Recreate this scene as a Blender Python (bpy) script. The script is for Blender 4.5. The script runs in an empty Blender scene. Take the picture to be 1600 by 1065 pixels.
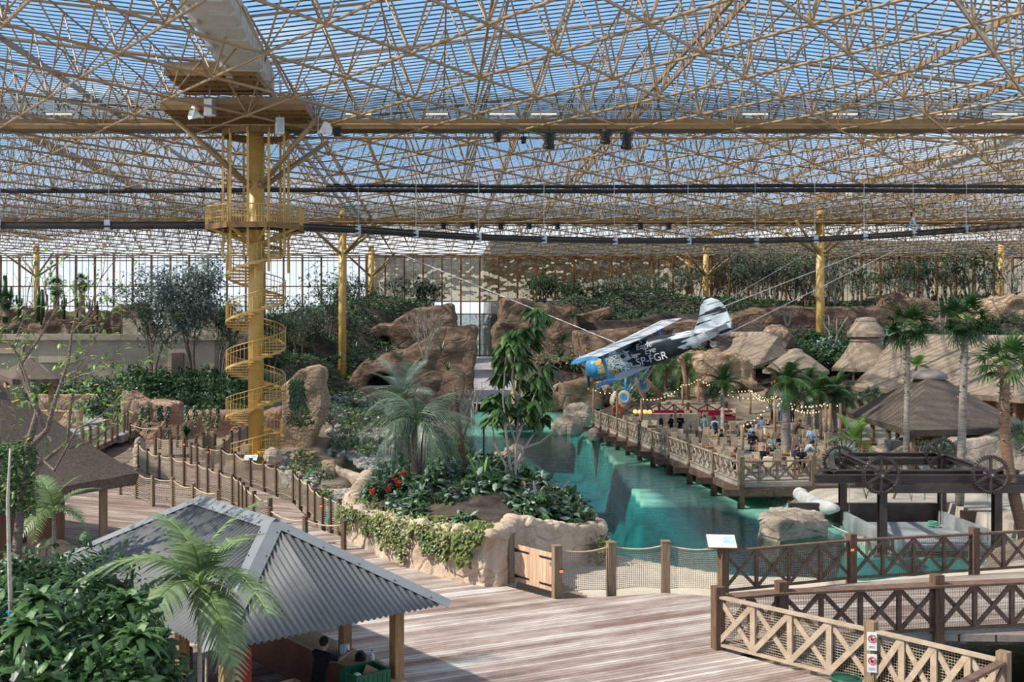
import bpy, bmesh, math, random
from mathutils import Vector, Matrix, noise, Quaternion
random.seed(7)
V = Vector
PI = math.pi
F, CX, HY, H = 1600.0, 685.0, 510.0, 8.0      # focal length (px), principal column, horizon row, eye height (m)
SC = bpy.context.scene
C = SC.collection

# ------------------------------------------------------------------ camera
cam_d = bpy.data.cameras.new('camera')
cam = bpy.data.objects.new('camera', cam_d)
C.objects.link(cam)
cam.location = (0, 0, H)
cam.rotation_euler = (PI / 2, 0, 0)
cam_d.sensor_fit = 'HORIZONTAL'
cam_d.sensor_width = 36.0
cam_d.lens = 36.0
cam_d.shift_x = (800.0 - CX) / 1600.0
cam_d.shift_y = (HY - 532.5) / 1600.0
cam_d.clip_start = 0.3
cam_d.clip_end = 3000
SC.camera = cam

# ------------------------------------------------------------------ colour management
SC.view_settings.view_transform = 'Standard'
SC.view_settings.look = 'None'
SC.view_settings.gamma = 1.0
SC.view_settings.use_curve_mapping = False
SC.view_settings.exposure = 0.34
try:
    SC.cycles.transparent_max_bounces = 16
    SC.cycles.max_bounces = 8
except Exception:
    pass

# ------------------------------------------------------------------ sky
world = bpy.data.worlds.new('sky')
SC.world = world
world.use_nodes = True
wn, wl = world.node_tree.nodes, world.node_tree.links
wn.clear()
w_out = wn.new('ShaderNodeOutputWorld')
w_bg = wn.new('ShaderNodeBackground')
w_tc = wn.new('ShaderNodeTexCoord')
w_sep = wn.new('ShaderNodeSeparateXYZ')
w_ramp = wn.new('ShaderNodeValToRGB')
w_map = wn.new('ShaderNodeMapping')
w_map.inputs['Scale'].default_value = (1.6, 1.6, 5.0)
w_noise = wn.new('ShaderNodeTexNoise')
w_noise.inputs['Scale'].default_value = 2.3
w_noise.inputs['Detail'].default_value = 5
w_cr = wn.new('ShaderNodeValToRGB')
w_mix = wn.new('ShaderNodeMix')
w_mix.data_type = 'RGBA'
e = w_ramp.color_ramp.elements
e[0].position, e[0].color = 0.0, (0.86, 0.92, 1.0, 1)
e[1].position, e[1].color = 1.0, (0.40, 0.48, 0.60, 1)
k = e.new(0.07); k.color = (0.80, 0.88, 1.0, 1)
k = e.new(0.17); k.color = (0.33, 0.60, 0.98, 1)
k = e.new(0.36); k.color = (0.27, 0.48, 0.82, 1)
k = e.new(0.60); k.color = (0.42, 0.50, 0.64, 1)
e = w_cr.color_ramp.elements
e[0].position, e[0].color = 0.50, (0, 0, 0, 1)
e[1].position, e[1].color = 0.72, (0.8, 0.8, 0.8, 1)
wl.new(w_tc.outputs['Generated'], w_sep.inputs[0])
wl.new(w_sep.outputs['Z'], w_ramp.inputs[0])
wl.new(w_tc.outputs['Generated'], w_map.inputs[0])
wl.new(w_map.outputs[0], w_noise.inputs['Vector'])
wl.new(w_noise.outputs[0], w_cr.inputs[0])
wl.new(w_cr.outputs[0], w_mix.inputs['Factor'])
wl.new(w_ramp.outputs[0], w_mix.inputs['A'])
w_mix.inputs['B'].default_value = (0.92, 0.96, 1.0, 1)
wl.new(w_mix.outputs['Result'], w_bg.inputs['Color'])
w_bg.inputs['Strength'].default_value = 1.0
wl.new(w_bg.outputs[0], w_out.inputs['Surface'])

# ------------------------------------------------------------------ sun
sun_d = bpy.data.lights.new('sun', 'SUN')
sun_d.energy = 5.6
sun_d.angle = math.radians(1.2)
sun_d.color = (1.0, 0.93, 0.82)
sun = bpy.data.objects.new('sun', sun_d)
C.objects.link(sun)
SUN_DIR = V((-0.70, -0.16, 0.69)).normalized()
sun.rotation_euler = SUN_DIR.to_track_quat('Z', 'Y').to_euler()
sun.location = (-60, 0, 80)
# ------------------------------------------------------------------ placing: a pixel of the photograph seen at a depth or on a level
def at(px, py, D):
    return V(((px - CX) * D / F, D, H - (py - HY) * D / F))
def G(px, py, z=0.0):
    D = F * (H - z) / (py - HY)
    return V(((px - CX) * D / F, D, z))
UP = V((0, 0, 1))
rnd = random.uniform

# ------------------------------------------------------------------ mesh collector
class MB:
    def __init__(s):
        s.v, s.f, s.m, s.mi = [], [], [], 0
    def add(s, vs, fs):
        b = len(s.v)
        s.v += [tuple(x) for x in vs]
        s.f += [tuple(i + b for i in f) for f in fs]
        s.m += [s.mi] * len(fs)
        return s
    def box(s, c, size, R=None):
        c = V(c); hx, hy, hz = [x / 2 for x in size]
        pts = [V((x, y, z)) for z in (-hz, hz) for y in (-hy, hy) for x in (-hx, hx)]
        if R is not None:
            pts = [R @ p for p in pts]
        return s.add([c + p for p in pts], [(0, 2, 3, 1), (4, 5, 7, 6), (0, 1, 5, 4), (2, 6, 7, 3), (0, 4, 6, 2), (1, 3, 7, 5)])
    def bar(s, p, q, w, h=None, up=None):
        p, q = V(p), V(q); h = w if h is None else h
        d = (q - p).normalized(); u = V(up) if up is not None else (UP if abs(d.z) < .98 else V((0, 1, 0)))
        sd = d.cross(u).normalized(); u = sd.cross(d).normalized()
        a, b = sd * w / 2, u * h / 2
        return s.add([p - a - b, p + a - b, p + a + b, p - a + b, q - a - b, q + a - b, q + a + b, q - a + b],
                     [(0, 1, 2, 3), (7, 6, 5, 4), (0, 4, 5, 1), (1, 5, 6, 2), (2, 6, 7, 3), (3, 7, 4, 0)])
    def path(s, pts, r, n=6, caps=True, flat=1.0):
        pts = [V(p) for p in pts]
        k = len(pts)
        rs = r if isinstance(r, (list, tuple)) else [r] * k
        d0 = (pts[1] - pts[0]).normalized()
        u = UP if abs(d0.z) < .9 else V((1, 0, 0))
        u = (u - d0 * u.dot(d0)).normalized()
        vs = []
        for i in range(k):
            a, b = pts[max(0, i - 1)], pts[min(k - 1, i + 1)]
            d = (b - a)
            d = d.normalized() if d.length > 1e-9 else d0
            u = (u - d * u.dot(d))
            u = u.normalized() if u.length > 1e-6 else d.orthogonal().normalized()
            w = d.cross(u)
            for j in range(n):
                t = 2 * PI * j / n
                vs.append(pts[i] + (u * math.cos(t) * flat + w * math.sin(t)) * rs[i])
        fs = [(i * n + j, i * n + (j + 1) % n, (i + 1) * n + (j + 1) % n, (i + 1) * n + j) for i in range(k - 1) for j in range(n)]
        if caps:
            fs += [tuple(range(n - 1, -1, -1)), tuple((k - 1) * n + j for j in range(n))]
        return s.add(vs, fs)
    def tube(s, p, q, r, r2=None, n=6, caps=True):
        return s.path([p, q], [r, r if r2 is None else r2], n, caps)
    def ell(s, c, rad, nu=12, nv=8, R=None):
        c = V(c); rx, ry, rz = rad if isinstance(rad, (tuple, list)) else (rad,) * 3
        vs = [V((0, 0, rz))]
        for i in range(1, nv):
            a = PI * i / nv
            for j in range(nu):
                t = 2 * PI * j / nu
                vs.append(V((rx * math.sin(a) * math.cos(t), ry * math.sin(a) * math.sin(t), rz * math.cos(a))))
        vs.append(V((0, 0, -rz)))
        if R is not None:
            vs = [R @ p for p in vs]
        fs = [(0, 1 + j, 1 + (j + 1) % nu) for j in range(nu)]
        for i in range(nv - 2):
            a = 1 + i * nu
            fs += [(a + j, a + nu + j, a + nu + (j + 1) % nu, a + (j + 1) % nu) for j in range(nu)]
        a = 1 + (nv - 2) * nu
        fs += [(a + j, len(vs) - 1, a + (j + 1) % nu) for j in range(nu)]
        return s.add([c + p for p in vs], fs)
    def prism(s, poly, vec):
        vec = V(vec); poly = [V(p) for p in poly]; n = len(poly)
        nrm = V((0, 0, 0))
        for i in range(n):
            nrm += poly[i].cross(poly[(i + 1) % n])
        if nrm.dot(vec) > 0:
            poly = poly[::-1]
        return s.add(poly + [p + vec for p in poly],
                     [tuple(range(n)), tuple(range(2 * n - 1, n - 1, -1))] + [((i + 1) % n, i, n + i, n + (i + 1) % n) for i in range(n)])
    def lathe(s, c, prof, n=16, R=None):
        c = V(c); vs, fs = [], []
        for r, z in prof:
            for j in range(n):
                t = 2 * PI * j / n
                p = V((r * math.cos(t), r * math.sin(t), z))
                vs.append(c + (R @ p if R is not None else p))
        for i in range(len(prof) - 1):
            fs += [(i * n + j, i * n + (j + 1) % n, (i + 1) * n + (j + 1) % n, (i + 1) * n + j) for j in range(n)]
        fs += [tuple(range(n - 1, -1, -1)), tuple((len(prof) - 1) * n + j for j in range(n))]
        return s.add(vs, fs)
    def ring(s, c, R0, r, axis=None, n=28, m=6):
        c = V(c); ax = V(axis or (0, 0, 1)).normalized(); a = ax.orthogonal().normalized(); b = ax.cross(a)
        vs, fs = [], []
        for i in range(n):
            t = 2 * PI * i / n; e = a * math.cos(t) + b * math.sin(t)
            for j in range(m):
                q = 2 * PI * j / m
                vs.append(c + e * (R0 + r * math.cos(q)) + ax * r * math.sin(q))
        for i in range(n):
            for j in range(m):
                fs.append((i * m + j, ((i + 1) % n) * m + j, ((i + 1) % n) * m + (j + 1) % m, i * m + (j + 1) % m))
        return s.add(vs, fs)
    simple = False
    def leaf(s, p, d, L, W, up=None, droop=.25):
        p, d = V(p), V(d).normalized()
        u = V(up) if up is not None else UP
        sd = d.cross(u)
        sd = sd.normalized() if sd.length > 1e-4 else d.orthogonal().normalized()
        n = sd.cross(d)
        tip = p + d * L - n * L * droop
        if s.simple:
            m = p + d * L * .45
            return s.add([p, m + sd * W / 2 - n * W * .12, tip, m - sd * W / 2 - n * W * .12, m + n * W * .08], [(0, 1, 4), (1, 2, 4), (4, 2, 3), (0, 4, 3)])
        a, b = p + d * L * .30 - n * L * droop * .08, p + d * L * .70 - n * L * droop * .45
        return s.add([p, a + sd * W * .5 - n * W * .10, a + n * W * .06, a - sd * W * .5 - n * W * .10, b + sd * W * .40 - n * W * .12, b + n * W * .04, b - sd * W * .40 - n * W * .12, tip],
                     [(0, 1, 2), (0, 2, 3), (1, 4, 5, 2), (2, 5, 6, 3), (4, 7, 5), (5, 7, 6)])
    def blade(s, p, d, L, W, droop, k=3, up=None):
        """narrow arching strip"""
        p, d = V(p), V(d).normalized()
        sd = d.cross(V(up) if up is not None else UP)
        sd = sd.normalized() if sd.length > 1e-4 else d.orthogonal().normalized()
        vs = []
        for i in range(k + 1):
            t = i / k
            c = p + d * L * t + V((0, 0, -1)) * droop * L * t * t
            w = W * (1 - t) ** .7 * .5 if i < k else 0
            vs += [c + sd * w, c - sd * w]
        return s.add(vs, [(2 * i, 2 * i + 1, 2 * i + 3, 2 * i + 2) for i in range(k)])
    def build(s, name, mats, parent=None, world=False, smooth=False, off=None):
        me = bpy.data.meshes.new(name)
        o = V(off) if off is not None else (V(parent.location) if (world and parent is not None) else V((0, 0, 0)))
        me.from_pydata([(x - o.x, y - o.y, z - o.z) for x, y, z in s.v], [], s.f)
        mats = mats if isinstance(mats, (list, tuple)) else [mats]
        for m in mats:
            me.materials.append(m)
        if len(mats) > 1:
            me.polygons.foreach_set('material_index', s.m)
        if smooth:
            me.polygons.foreach_set('use_smooth', [True] * len(me.polygons))
        ob = bpy.data.objects.new(name, me)
        C.objects.link(ob)
        if parent is not None:
            ob.parent = parent
        elif off is not None:
            ob.location = o
        return ob

# ------------------------------------------------------------------ objects
def thing(name, label, cat, loc=(0, 0, 0), rotz=0.0, group=None, kind=None):
    o = bpy.data.objects.new(name, None)
    C.objects.link(o)
    o.location = loc; o.rotation_euler = (0, 0, rotz); o.empty_display_size = .2
    return tag(o, label, cat, group, kind)
def tag(o, label, cat, group=None, kind=None):
    o['label'] = label; o['category'] = cat
    if group: o['group'] = group
    if kind: o['kind'] = kind
    return o
def struct(o, label=None, cat=None):
    o['kind'] = 'structure'
    if label: o['label'] = label
    if cat: o['category'] = cat
    return o
KIDS = {}
def kids(o):
    return [c for c in bpy.data.objects if c.parent == o]
def dup(root, loc, rotz=0.0, label=None, group=None, scale=None, children=None):
    r = root.copy(); C.objects.link(r)
    r.location = loc; r.rotation_euler = (0, 0, rotz)
    if scale is not None: r.scale = (scale,) * 3 if not isinstance(scale, (tuple, list)) else scale
    if label: r['label'] = label
    if group: r['group'] = group
    for ch in (children if children is not None else kids(root)):
        c = ch.copy(); C.objects.link(c); c.parent = r
        for g in kids(ch):
            d = g.copy(); C.objects.link(d); d.parent = c
    return r

# ------------------------------------------------------------------ materials
def mat(name, c1, c2=None, scale=4.0, rough=.8, bump=0.0, metal=0.0, detail=4, stretch=None, lo=.35, hi=.65, spec=.3, bscale=None, isl=0.0, coord='Object', transl=0.0):
    m = bpy.data.materials.new(name); m.use_nodes = True
    nt = m.node_tree; N, L = nt.nodes, nt.links
    b = N['Principled BSDF']
    b.inputs['Roughness'].default_value = rough
    b.inputs['Metallic'].default_value = metal
    b.inputs['Specular IOR Level'].default_value = spec
    c1 = tuple(c1) + (1,)
    b.inputs['Base Color'].default_value = c1
    tc = N.new('ShaderNodeTexCoord'); mp = N.new('ShaderNodeMapping')
    L.new(tc.outputs[coord], mp.inputs[0])
    if stretch: mp.inputs['Scale'].default_value = stretch
    col = None
    if c2 is not None:
        c2 = tuple(c2) + (1,)
        nz = N.new('ShaderNodeTexNoise'); nz.inputs['Scale'].default_value = scale; nz.inputs['Detail'].default_value = detail
        L.new(mp.outputs[0], nz.inputs['Vector'])
        r = N.new('ShaderNodeValToRGB'); e = r.color_ramp.elements
        e[0].position, e[0].color, e[1].position, e[1].color = lo, c1, hi, c2
        L.new(nz.outputs[0], r.inputs[0]); col = r.outputs[0]
    if isl:
        g = N.new('ShaderNodeNewGeometry'); mr = N.new('ShaderNodeMapRange')
        mr.inputs['To Min'].default_value = 1 - isl; mr.inputs['To Max'].default_value = 1 + isl
        L.new(g.outputs['Random Per Island'], mr.inputs['Value'])
        hs = N.new('ShaderNodeHueSaturation')
        L.new(mr.outputs[0], hs.inputs['Value'])
        if col is not None: L.new(col, hs.inputs['Color'])
        else: hs.inputs['Color'].default_value = c1
        col = hs.outputs[0]
    if col is not None: L.new(col, b.inputs['Base Color'])
    if bump:
        nb = N.new('ShaderNodeTexNoise'); nb.inputs['Scale'].default_value = bscale or scale * 3; nb.inputs['Detail'].default_value = 6
        L.new(mp.outputs[0], nb.inputs['Vector'])
        bp = N.new('ShaderNodeBump'); bp.inputs['Strength'].default_value = min(1, bump); bp.inputs['Distance'].default_value = .08
        L.new(nb.outputs[0], bp.inputs['Height']); L.new(bp.outputs[0], b.inputs['Normal'])
    if transl:
        t = N.new('ShaderNodeBsdfTranslucent'); mx = N.new('ShaderNodeMixShader'); mx.inputs[0].default_value = transl
        if col is not None: L.new(col, t.inputs['Color'])
        else: t.inputs['Color'].default_value = c1
        o = N['Material Output']
        L.new(b.outputs[0], mx.inputs[1]); L.new(t.outputs[0], mx.inputs[2]); L.new(mx.outputs[0], o.inputs['Surface'])
    return m
def leafmat(name, c1, c2, scale=.8, isl=.45, rough=.38, transl=.22):
    return mat(name, c1, c2, scale=scale, rough=rough, isl=isl, spec=.42, transl=transl)
def glassmat(name, tint, refl=.08, rough=.02, wavy=0.0, wscale=.6, gcol=(.95, .95, .95)):
    m = bpy.data.materials.new(name); m.use_nodes = True
    N, L = m.node_tree.nodes, m.node_tree.links
    N.clear()
    o = N.new('ShaderNodeOutputMaterial'); t = N.new('ShaderNodeBsdfTransparent'); g = N.new('ShaderNodeBsdfGlossy'); mx = N.new('ShaderNodeMixShader')
    t.inputs[0].default_value = tuple(tint) + (1,); g.inputs['Roughness'].default_value = rough
    g.inputs['Color'].default_value = tuple(gcol) + (1,)
    mx.inputs[0].default_value = refl
    if wavy:
        nz = N.new('ShaderNodeTexNoise'); nz.inputs['Scale'].default_value = wscale; nz.inputs['Detail'].default_value = 2
        bp = N.new('ShaderNodeBump'); bp.inputs['Strength'].default_value = wavy; bp.inputs['Distance'].default_value = .3
        tc = N.new('ShaderNodeTexCoord'); L.new(tc.outputs['Object'], nz.inputs['Vector'])
        L.new(nz.outputs[0], bp.inputs['Height']); L.new(bp.outputs[0], g.inputs['Normal'])
    L.new(t.outputs[0], mx.inputs[1]); L.new(g.outputs[0], mx.inputs[2]); L.new(mx.outputs[0], o.inputs['Surface'])
    return m
def emit(name, c, s):
    m = bpy.data.materials.new(name); m.use_nodes = True
    N, L = m.node_tree.nodes, m.node_tree.links
    b = N['Principled BSDF']; b.inputs['Base Color'].default_value = tuple(c) + (1,)
    b.inputs['Emission Color'].default_value = tuple(c) + (1,); b.inputs['Emission Strength'].default_value = s
    return m
def plankmat(name, c1, c2, c3, width, ang, rough=.7, gap=.06):
    """boards of the given width running along the angle; grain, weathering and dark joints"""
    m = bpy.data.materials.new(name); m.use_nodes = True
    N, L = m.node_tree.nodes, m.node_tree.links
    b = N['Principled BSDF']; b.inputs['Roughness'].default_value = rough; b.inputs['Specular IOR Level'].default_value = .3
    tc = N.new('ShaderNodeTexCoord'); mp = N.new('ShaderNodeMapping'); mp.vector_type = 'TEXTURE'
    mp.inputs['Rotation'].default_value = (0, 0, ang)
    L.new(tc.outputs['Object'], mp.inputs[0])
    sp = N.new('ShaderNodeSeparateXYZ'); L.new(mp.outputs[0], sp.inputs[0])
    dv = N.new('ShaderNodeMath'); dv.operation = 'DIVIDE'; dv.inputs[1].default_value = width; L.new(sp.outputs['Y'], dv.inputs[0])
    fl = N.new('ShaderNodeMath'); fl.operation = 'FLOOR'; L.new(dv.outputs[0], fl.inputs[0])
    fr = N.new('ShaderNodeMath'); fr.operation = 'FRACT'; L.new(dv.outputs[0], fr.inputs[0])
    wn_ = N.new('ShaderNodeTexWhiteNoise'); wn_.noise_dimensions = '1D'; L.new(fl.outputs[0], wn_.inputs['W'])
    nz = N.new('ShaderNodeTexNoise'); nz.inputs['Scale'].default_value = .6; nz.inputs['Detail'].default_value = 8; nz.inputs['Roughness'].default_value = .65
    m2 = N.new('ShaderNodeMapping'); m2.inputs['Scale'].default_value = (.55, 1.6, 1); L.new(mp.outputs[0], m2.inputs[0]); L.new(m2.outputs[0], nz.inputs['Vector'])
    g = N.new('ShaderNodeTexNoise'); g.inputs['Scale'].default_value = 3.5; g.inputs['Detail'].default_value = 4
    m3 = N.new('ShaderNodeMapping'); m3.inputs['Scale'].default_value = (.4, 7, 1); L.new(mp.outputs[0], m3.inputs[0]); L.new(m3.outputs[0], g.inputs['Vector'])
    a1 = N.new('ShaderNodeMath'); a1.operation = 'MULTIPLY_ADD'; a1.inputs[1].default_value = .30; L.new(wn_.outputs['Value'], a1.inputs[0]); L.new(nz.outputs[0], a1.inputs[2])
    a2 = N.new('ShaderNodeMath'); a2.operation = 'MULTIPLY_ADD'; a2.inputs[1].default_value = .35; L.new(g.outputs[0], a2.inputs[0]); L.new(a1.outputs[0], a2.inputs[2])
    r = N.new('ShaderNodeValToRGB'); e = r.color_ramp.elements
    e[0].position, e[0].color = .56, tuple(c1) + (1,)
    e[1].position, e[1].color = 1.0, tuple(c3) + (1,)
    k = e.new(.79); k.color = tuple(c2) + (1,)
    e[-1].position = 1.0
    a4 = N.new('ShaderNodeMath'); a4.operation = 'MULTIPLY'; a4.inputs[1].default_value = .9; L.new(a2.outputs[0], a4.inputs[0]); a2 = a4
    L.new(a2.outputs[0], r.inputs[0])
    lt = N.new('ShaderNodeMath'); lt.operation = 'LESS_THAN'; lt.inputs[1].default_value = gap; L.new(fr.outputs[0], lt.inputs[0])
    mx = N.new('ShaderNodeMix'); mx.data_type = 'RGBA'; L.new(lt.outputs[0], mx.inputs['Factor']); L.new(r.outputs[0], mx.inputs['A'])
    mx.inputs['B'].default_value = tuple(x * .25 for x in c1) + (1,)
    L.new(mx.outputs['Result'], b.inputs['Base Color'])
    bp = N.new('ShaderNodeBump'); bp.inputs['Strength'].default_value = .5; bp.inputs['Distance'].default_value = .03
    iv = N.new('ShaderNodeMath'); iv.operation = 'MULTIPLY_ADD'; iv.inputs[1].default_value = -1; L.new(lt.outputs[0], iv.inputs[0]); L.new(g.outputs[0], iv.inputs[2])
    L.new(iv.outputs[0], bp.inputs['Height']); L.new(bp.outputs[0], b.inputs['Normal'])
    return m
def rockmat(name, c1, c2, c3, strata=3.0, scale=.5, bump=.8):
    m = bpy.data.materials.new(name); m.use_nodes = True
    N, L = m.node_tree.nodes, m.node_tree.links
    b = N['Principled BSDF']; b.inputs['Roughness'].default_value = .9; b.inputs['Specular IOR Level'].default_value = .15
    tc = N.new('ShaderNodeTexCoord')
    n1 = N.new('ShaderNodeTexNoise'); n1.inputs['Scale'].default_value = scale; n1.inputs['Detail'].default_value = 7; n1.inputs['Roughness'].default_value = .65
    L.new(tc.outputs['Object'], n1.inputs['Vector'])
    mp = N.new('ShaderNodeMapping'); mp.inputs['Scale'].default_value = (.35, .35, strata); L.new(tc.outputs['Object'], mp.inputs[0])
    n2 = N.new('ShaderNodeTexNoise'); n2.inputs['Scale'].default_value = 1; n2.inputs['Detail'].default_value = 5; L.new(mp.outputs[0], n2.inputs['Vector'])
    vo = N.new('ShaderNodeTexVoronoi'); vo.feature = 'DISTANCE_TO_EDGE'; vo.inputs['Scale'].default_value = scale * 1.4
    mv = N.new('ShaderNodeMapping'); mv.inputs['Scale'].default_value = (1, 1, 1.8); L.new(tc.outputs['Object'], mv.inputs[0]); L.new(mv.outputs[0], vo.inputs['Vector'])
    cr = N.new('ShaderNodeValToRGB'); ee = cr.color_ramp.elements; ee[0].position, ee[1].position = 0, .06
    ee[0].color = (.35, .35, .35, 1); ee[1].color = (1, 1, 1, 1); L.new(vo.outputs['Distance'], cr.inputs[0])
    ad = N.new('ShaderNodeMath'); ad.operation = 'ADD'; L.new(n1.outputs[0], ad.inputs[0]); L.new(n2.outputs[0], ad.inputs[1])
    hf = N.new('ShaderNodeMath'); hf.operation = 'MULTIPLY'; hf.inputs[1].default_value = .5; L.new(ad.outputs[0], hf.inputs[0])
    r = N.new('ShaderNodeValToRGB'); e = r.color_ramp.elements
    e[0].position, e[0].color = .36, tuple(c1) + (1,)
    e[1].position, e[1].color = .66, tuple(c3) + (1,)
    k = e.new(.5); k.color = tuple(c2) + (1,)
    L.new(hf.outputs[0], r.inputs[0]); L.new(r.outputs[0], b.inputs['Base Color'])
    n3 = N.new('ShaderNodeTexNoise'); n3.inputs['Scale'].default_value = scale * 9; n3.inputs['Detail'].default_value = 6; L.new(tc.outputs['Object'], n3.inputs['Vector'])
    h1 = N.new('ShaderNodeMath'); h1.operation = 'MULTIPLY_ADD'; h1.inputs[1].default_value = 1.2; L.new(n2.outputs[0], h1.inputs[0]); L.new(n3.outputs[0], h1.inputs[2])
    h2 = N.new('ShaderNodeMath'); h2.operation = 'MULTIPLY_ADD'; h2.inputs[1].default_value = .7; L.new(cr.outputs[0], h2.inputs[0]); L.new(h1.outputs[0], h2.inputs[2])
    bp = N.new('ShaderNodeBump'); bp.inputs['Strength'].default_value = bump; bp.inputs['Distance'].default_value = .18
    L.new(h2.outputs[0], bp.inputs['Height']); L.new(bp.outputs[0], b.inputs['Normal'])
    return m

GOLD = mat('yellow_paint', (.58, .365, .10), (.50, .31, .08), scale=2, rough=.42, spec=.5)
TRUSS = mat('ochre_paint', (.29, .19, .095), (.24, .155, .075), scale=.6, rough=.35, spec=.5)
BROWN = mat('brown_steel', (.22, .125, .045), (.17, .095, .035), scale=1, rough=.5)
MULL = mat('rust_brown_mullion', (.20, .085, .025), (.15, .065, .02), scale=.5, rough=.5)
STEEL = mat('galvanised_steel', (.45, .47, .48), (.36, .38, .39), scale=3, rough=.4, metal=.6)
DKST = mat('dark_brown_steel', (.045, .030, .024), (.075, .048, .036), scale=2, rough=.45, spec=.5)
BLACK = mat('black_plastic', (.012, .012, .013), (.02, .02, .02), scale=5, rough=.5)
RIB = mat('dark_flashing', (.10, .12, .15), (.08, .10, .12), scale=.5, rough=.5)
CONC = mat('grey_concrete', (.36, .37, .36), (.26, .28, .28), scale=1.2, rough=.8, bump=.2)
WHITE = mat('white_paint', (.75, .75, .74), (.68, .68, .68), scale=3, rough=.5)
DUCT = mat('pale_duct_metal', (.46, .44, .39), (.38, .37, .33), scale=.8, rough=.55)
GLZ = glassmat('clear_glazing', (.95, .98, 1.0), refl=.05)
GLW = glassmat('facade_glass', (.93, .96, .97), refl=.10, wavy=.25)
GLM = glassmat('solar_mirror_glass', (.30, .28, .24), refl=.66, rough=.03, wavy=.5, wscale=.35, gcol=(.62, .54, .38))
POST = mat('dark_timber_post', (.085, .048, .030), (.15, .092, .058), scale=3, rough=.75, stretch=(6, 6, .6), bump=.3)
POSTL = mat('weathered_timber_post', (.17, .115, .07), (.26, .19, .12), scale=3, rough=.8, stretch=(6, 6, .6), bump=.3)
RAIL = mat('shade_darkened_rail', (.105, .060, .042), (.16, .10, .07), scale=4, rough=.7, bump=.2)  # colour darkened to stand for the backlit footbridge fences
PALEW = mat('pale_weathered_sunlit_wood', (.42, .33, .24), (.33, .25, .18), scale=4, rough=.8, bump=.2)  # weathered wood, colour also lightened for sunlight on the near right fence
ROPE = mat('manila_rope', (.52, .42, .30), (.42, .33, .22), scale=18, rough=.9)
NET = mat('beige_netting', (.36, .29, .21), (.29, .23, .165), scale=9, rough=.9)
THATCH = mat('grey_brown_thatch', (.45, .355, .265), (.27, .205, .15), scale=2.6, rough=.95, stretch=(5, 5, 1.2), bump=1.0, bscale=5, detail=8, lo=.3, hi=.7)
THATCH_SHADED = mat('shaded_thatch', (.20, .155, .12), (.11, .084, .065), scale=2.6, rough=.95, stretch=(5, 5, 2.5), bump=1.0, bscale=7, detail=8, lo=.3, hi=.7)  # thatch with shade put into its colour, for the roofs out of the sun
RIDGE = mat('pale_ridge_cap', (.40, .31, .25), (.32, .25, .2), scale=2, rough=.9, bump=.3)
SAND = mat('pale_sand', (.50, .45, .37), (.40, .35, .28), scale=.7, rough=.95, bump=.4, bscale=4)
SOIL = mat('dark_soil', (.045, .035, .027), (.085, .065, .05), scale=2, rough=1, bump=.9, bscale=5)
GRAVEL = mat('pale_gravel', (.45, .42, .37), (.27, .25, .22), scale=3, rough=.9, bump=1, bscale=6, isl=.3)
ROCKB = rockmat('tan_rock', (.24, .15, .09), (.42, .29, .19), (.54, .40, .28), strata=1.4, scale=.6)
ROCKC = rockmat('brown_canyon_rock', (.095, .060, .042), (.20, .132, .092), (.29, .205, .148), strata=1.1, scale=.28)
ROCKP = rockmat('pink_rock_render', (.28, .17, .12), (.38, .24, .17), (.46, .31, .23), strata=.6, scale=.4)
ROCKG = rockmat('pale_boulder_rock', (.28, .22, .16), (.45, .36, .28), (.58, .49, .40), strata=1.2, scale=.5)
ROCKI = rockmat('beige_rock_render', (.36, .27, .195), (.49, .38, .285), (.58, .47, .36), strata=.6, scale=.5, bump=.6)
BARK = mat('grey_brown_bark', (.13, .10, .075), (.24, .19, .15), scale=3, rough=.95, stretch=(3, 3, 8), bump=.8, bscale=5)
BARKP = mat('pale_bark', (.30, .26, .21), (.42, .37, .31), scale=3, rough=.95, bump=.5)
BARKR = mat('red_brown_palm_bark', (.23, .13, .08), (.36, .23, .15), scale=2, rough=.95, stretch=(2, 2, 14), bump=.8)
BARKG = mat('ringed_grey_palm_bark', (.19, .16, .13), (.36, .32, .27), scale=2, rough=.9, stretch=(1, 1, 9), bump=.6)
LFD = leafmat('dark_green_leaf', (.018, .050, .014), (.048, .108, .028))
LFM = leafmat('mid_green_leaf', (.040, .090, .028), (.090, .175, .045))
LFB = leafmat('bright_green_leaf', (.10, .21, .03), (.20, .33, .06))
LFG = leafmat('grey_green_leaf', (.085, .135, .085), (.17, .23, .15), transl=.15)
LFY = leafmat('ivy_leaf', (.075, .12, .03), (.20, .21, .06))
LFS = leafmat('silver_green_leaf', (.15, .21, .17), (.27, .33, .27), transl=.15)
LFK = leafmat('pale_palm_leaf', (.11, .17, .07), (.23, .31, .14), transl=.3)
LFBR = leafmat('dry_brown_leaf', (.20, .13, .07), (.34, .25, .15))
DECK = plankmat('weathered_deck_boards', (.185, .122, .10), (.375, .315, .28), (.60, .57, .535), .145, math.radians(24), gap=.1)
DECK2 = plankmat('walkway_boards', (.15, .085, .065), (.30, .225, .185), (.48, .42, .37), .145, math.radians(-22))
DECK3 = plankmat('bridge_boards', (.16, .108, .088), (.30, .25, .22), (.45, .42, .39), .145, math.radians(7))
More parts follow.
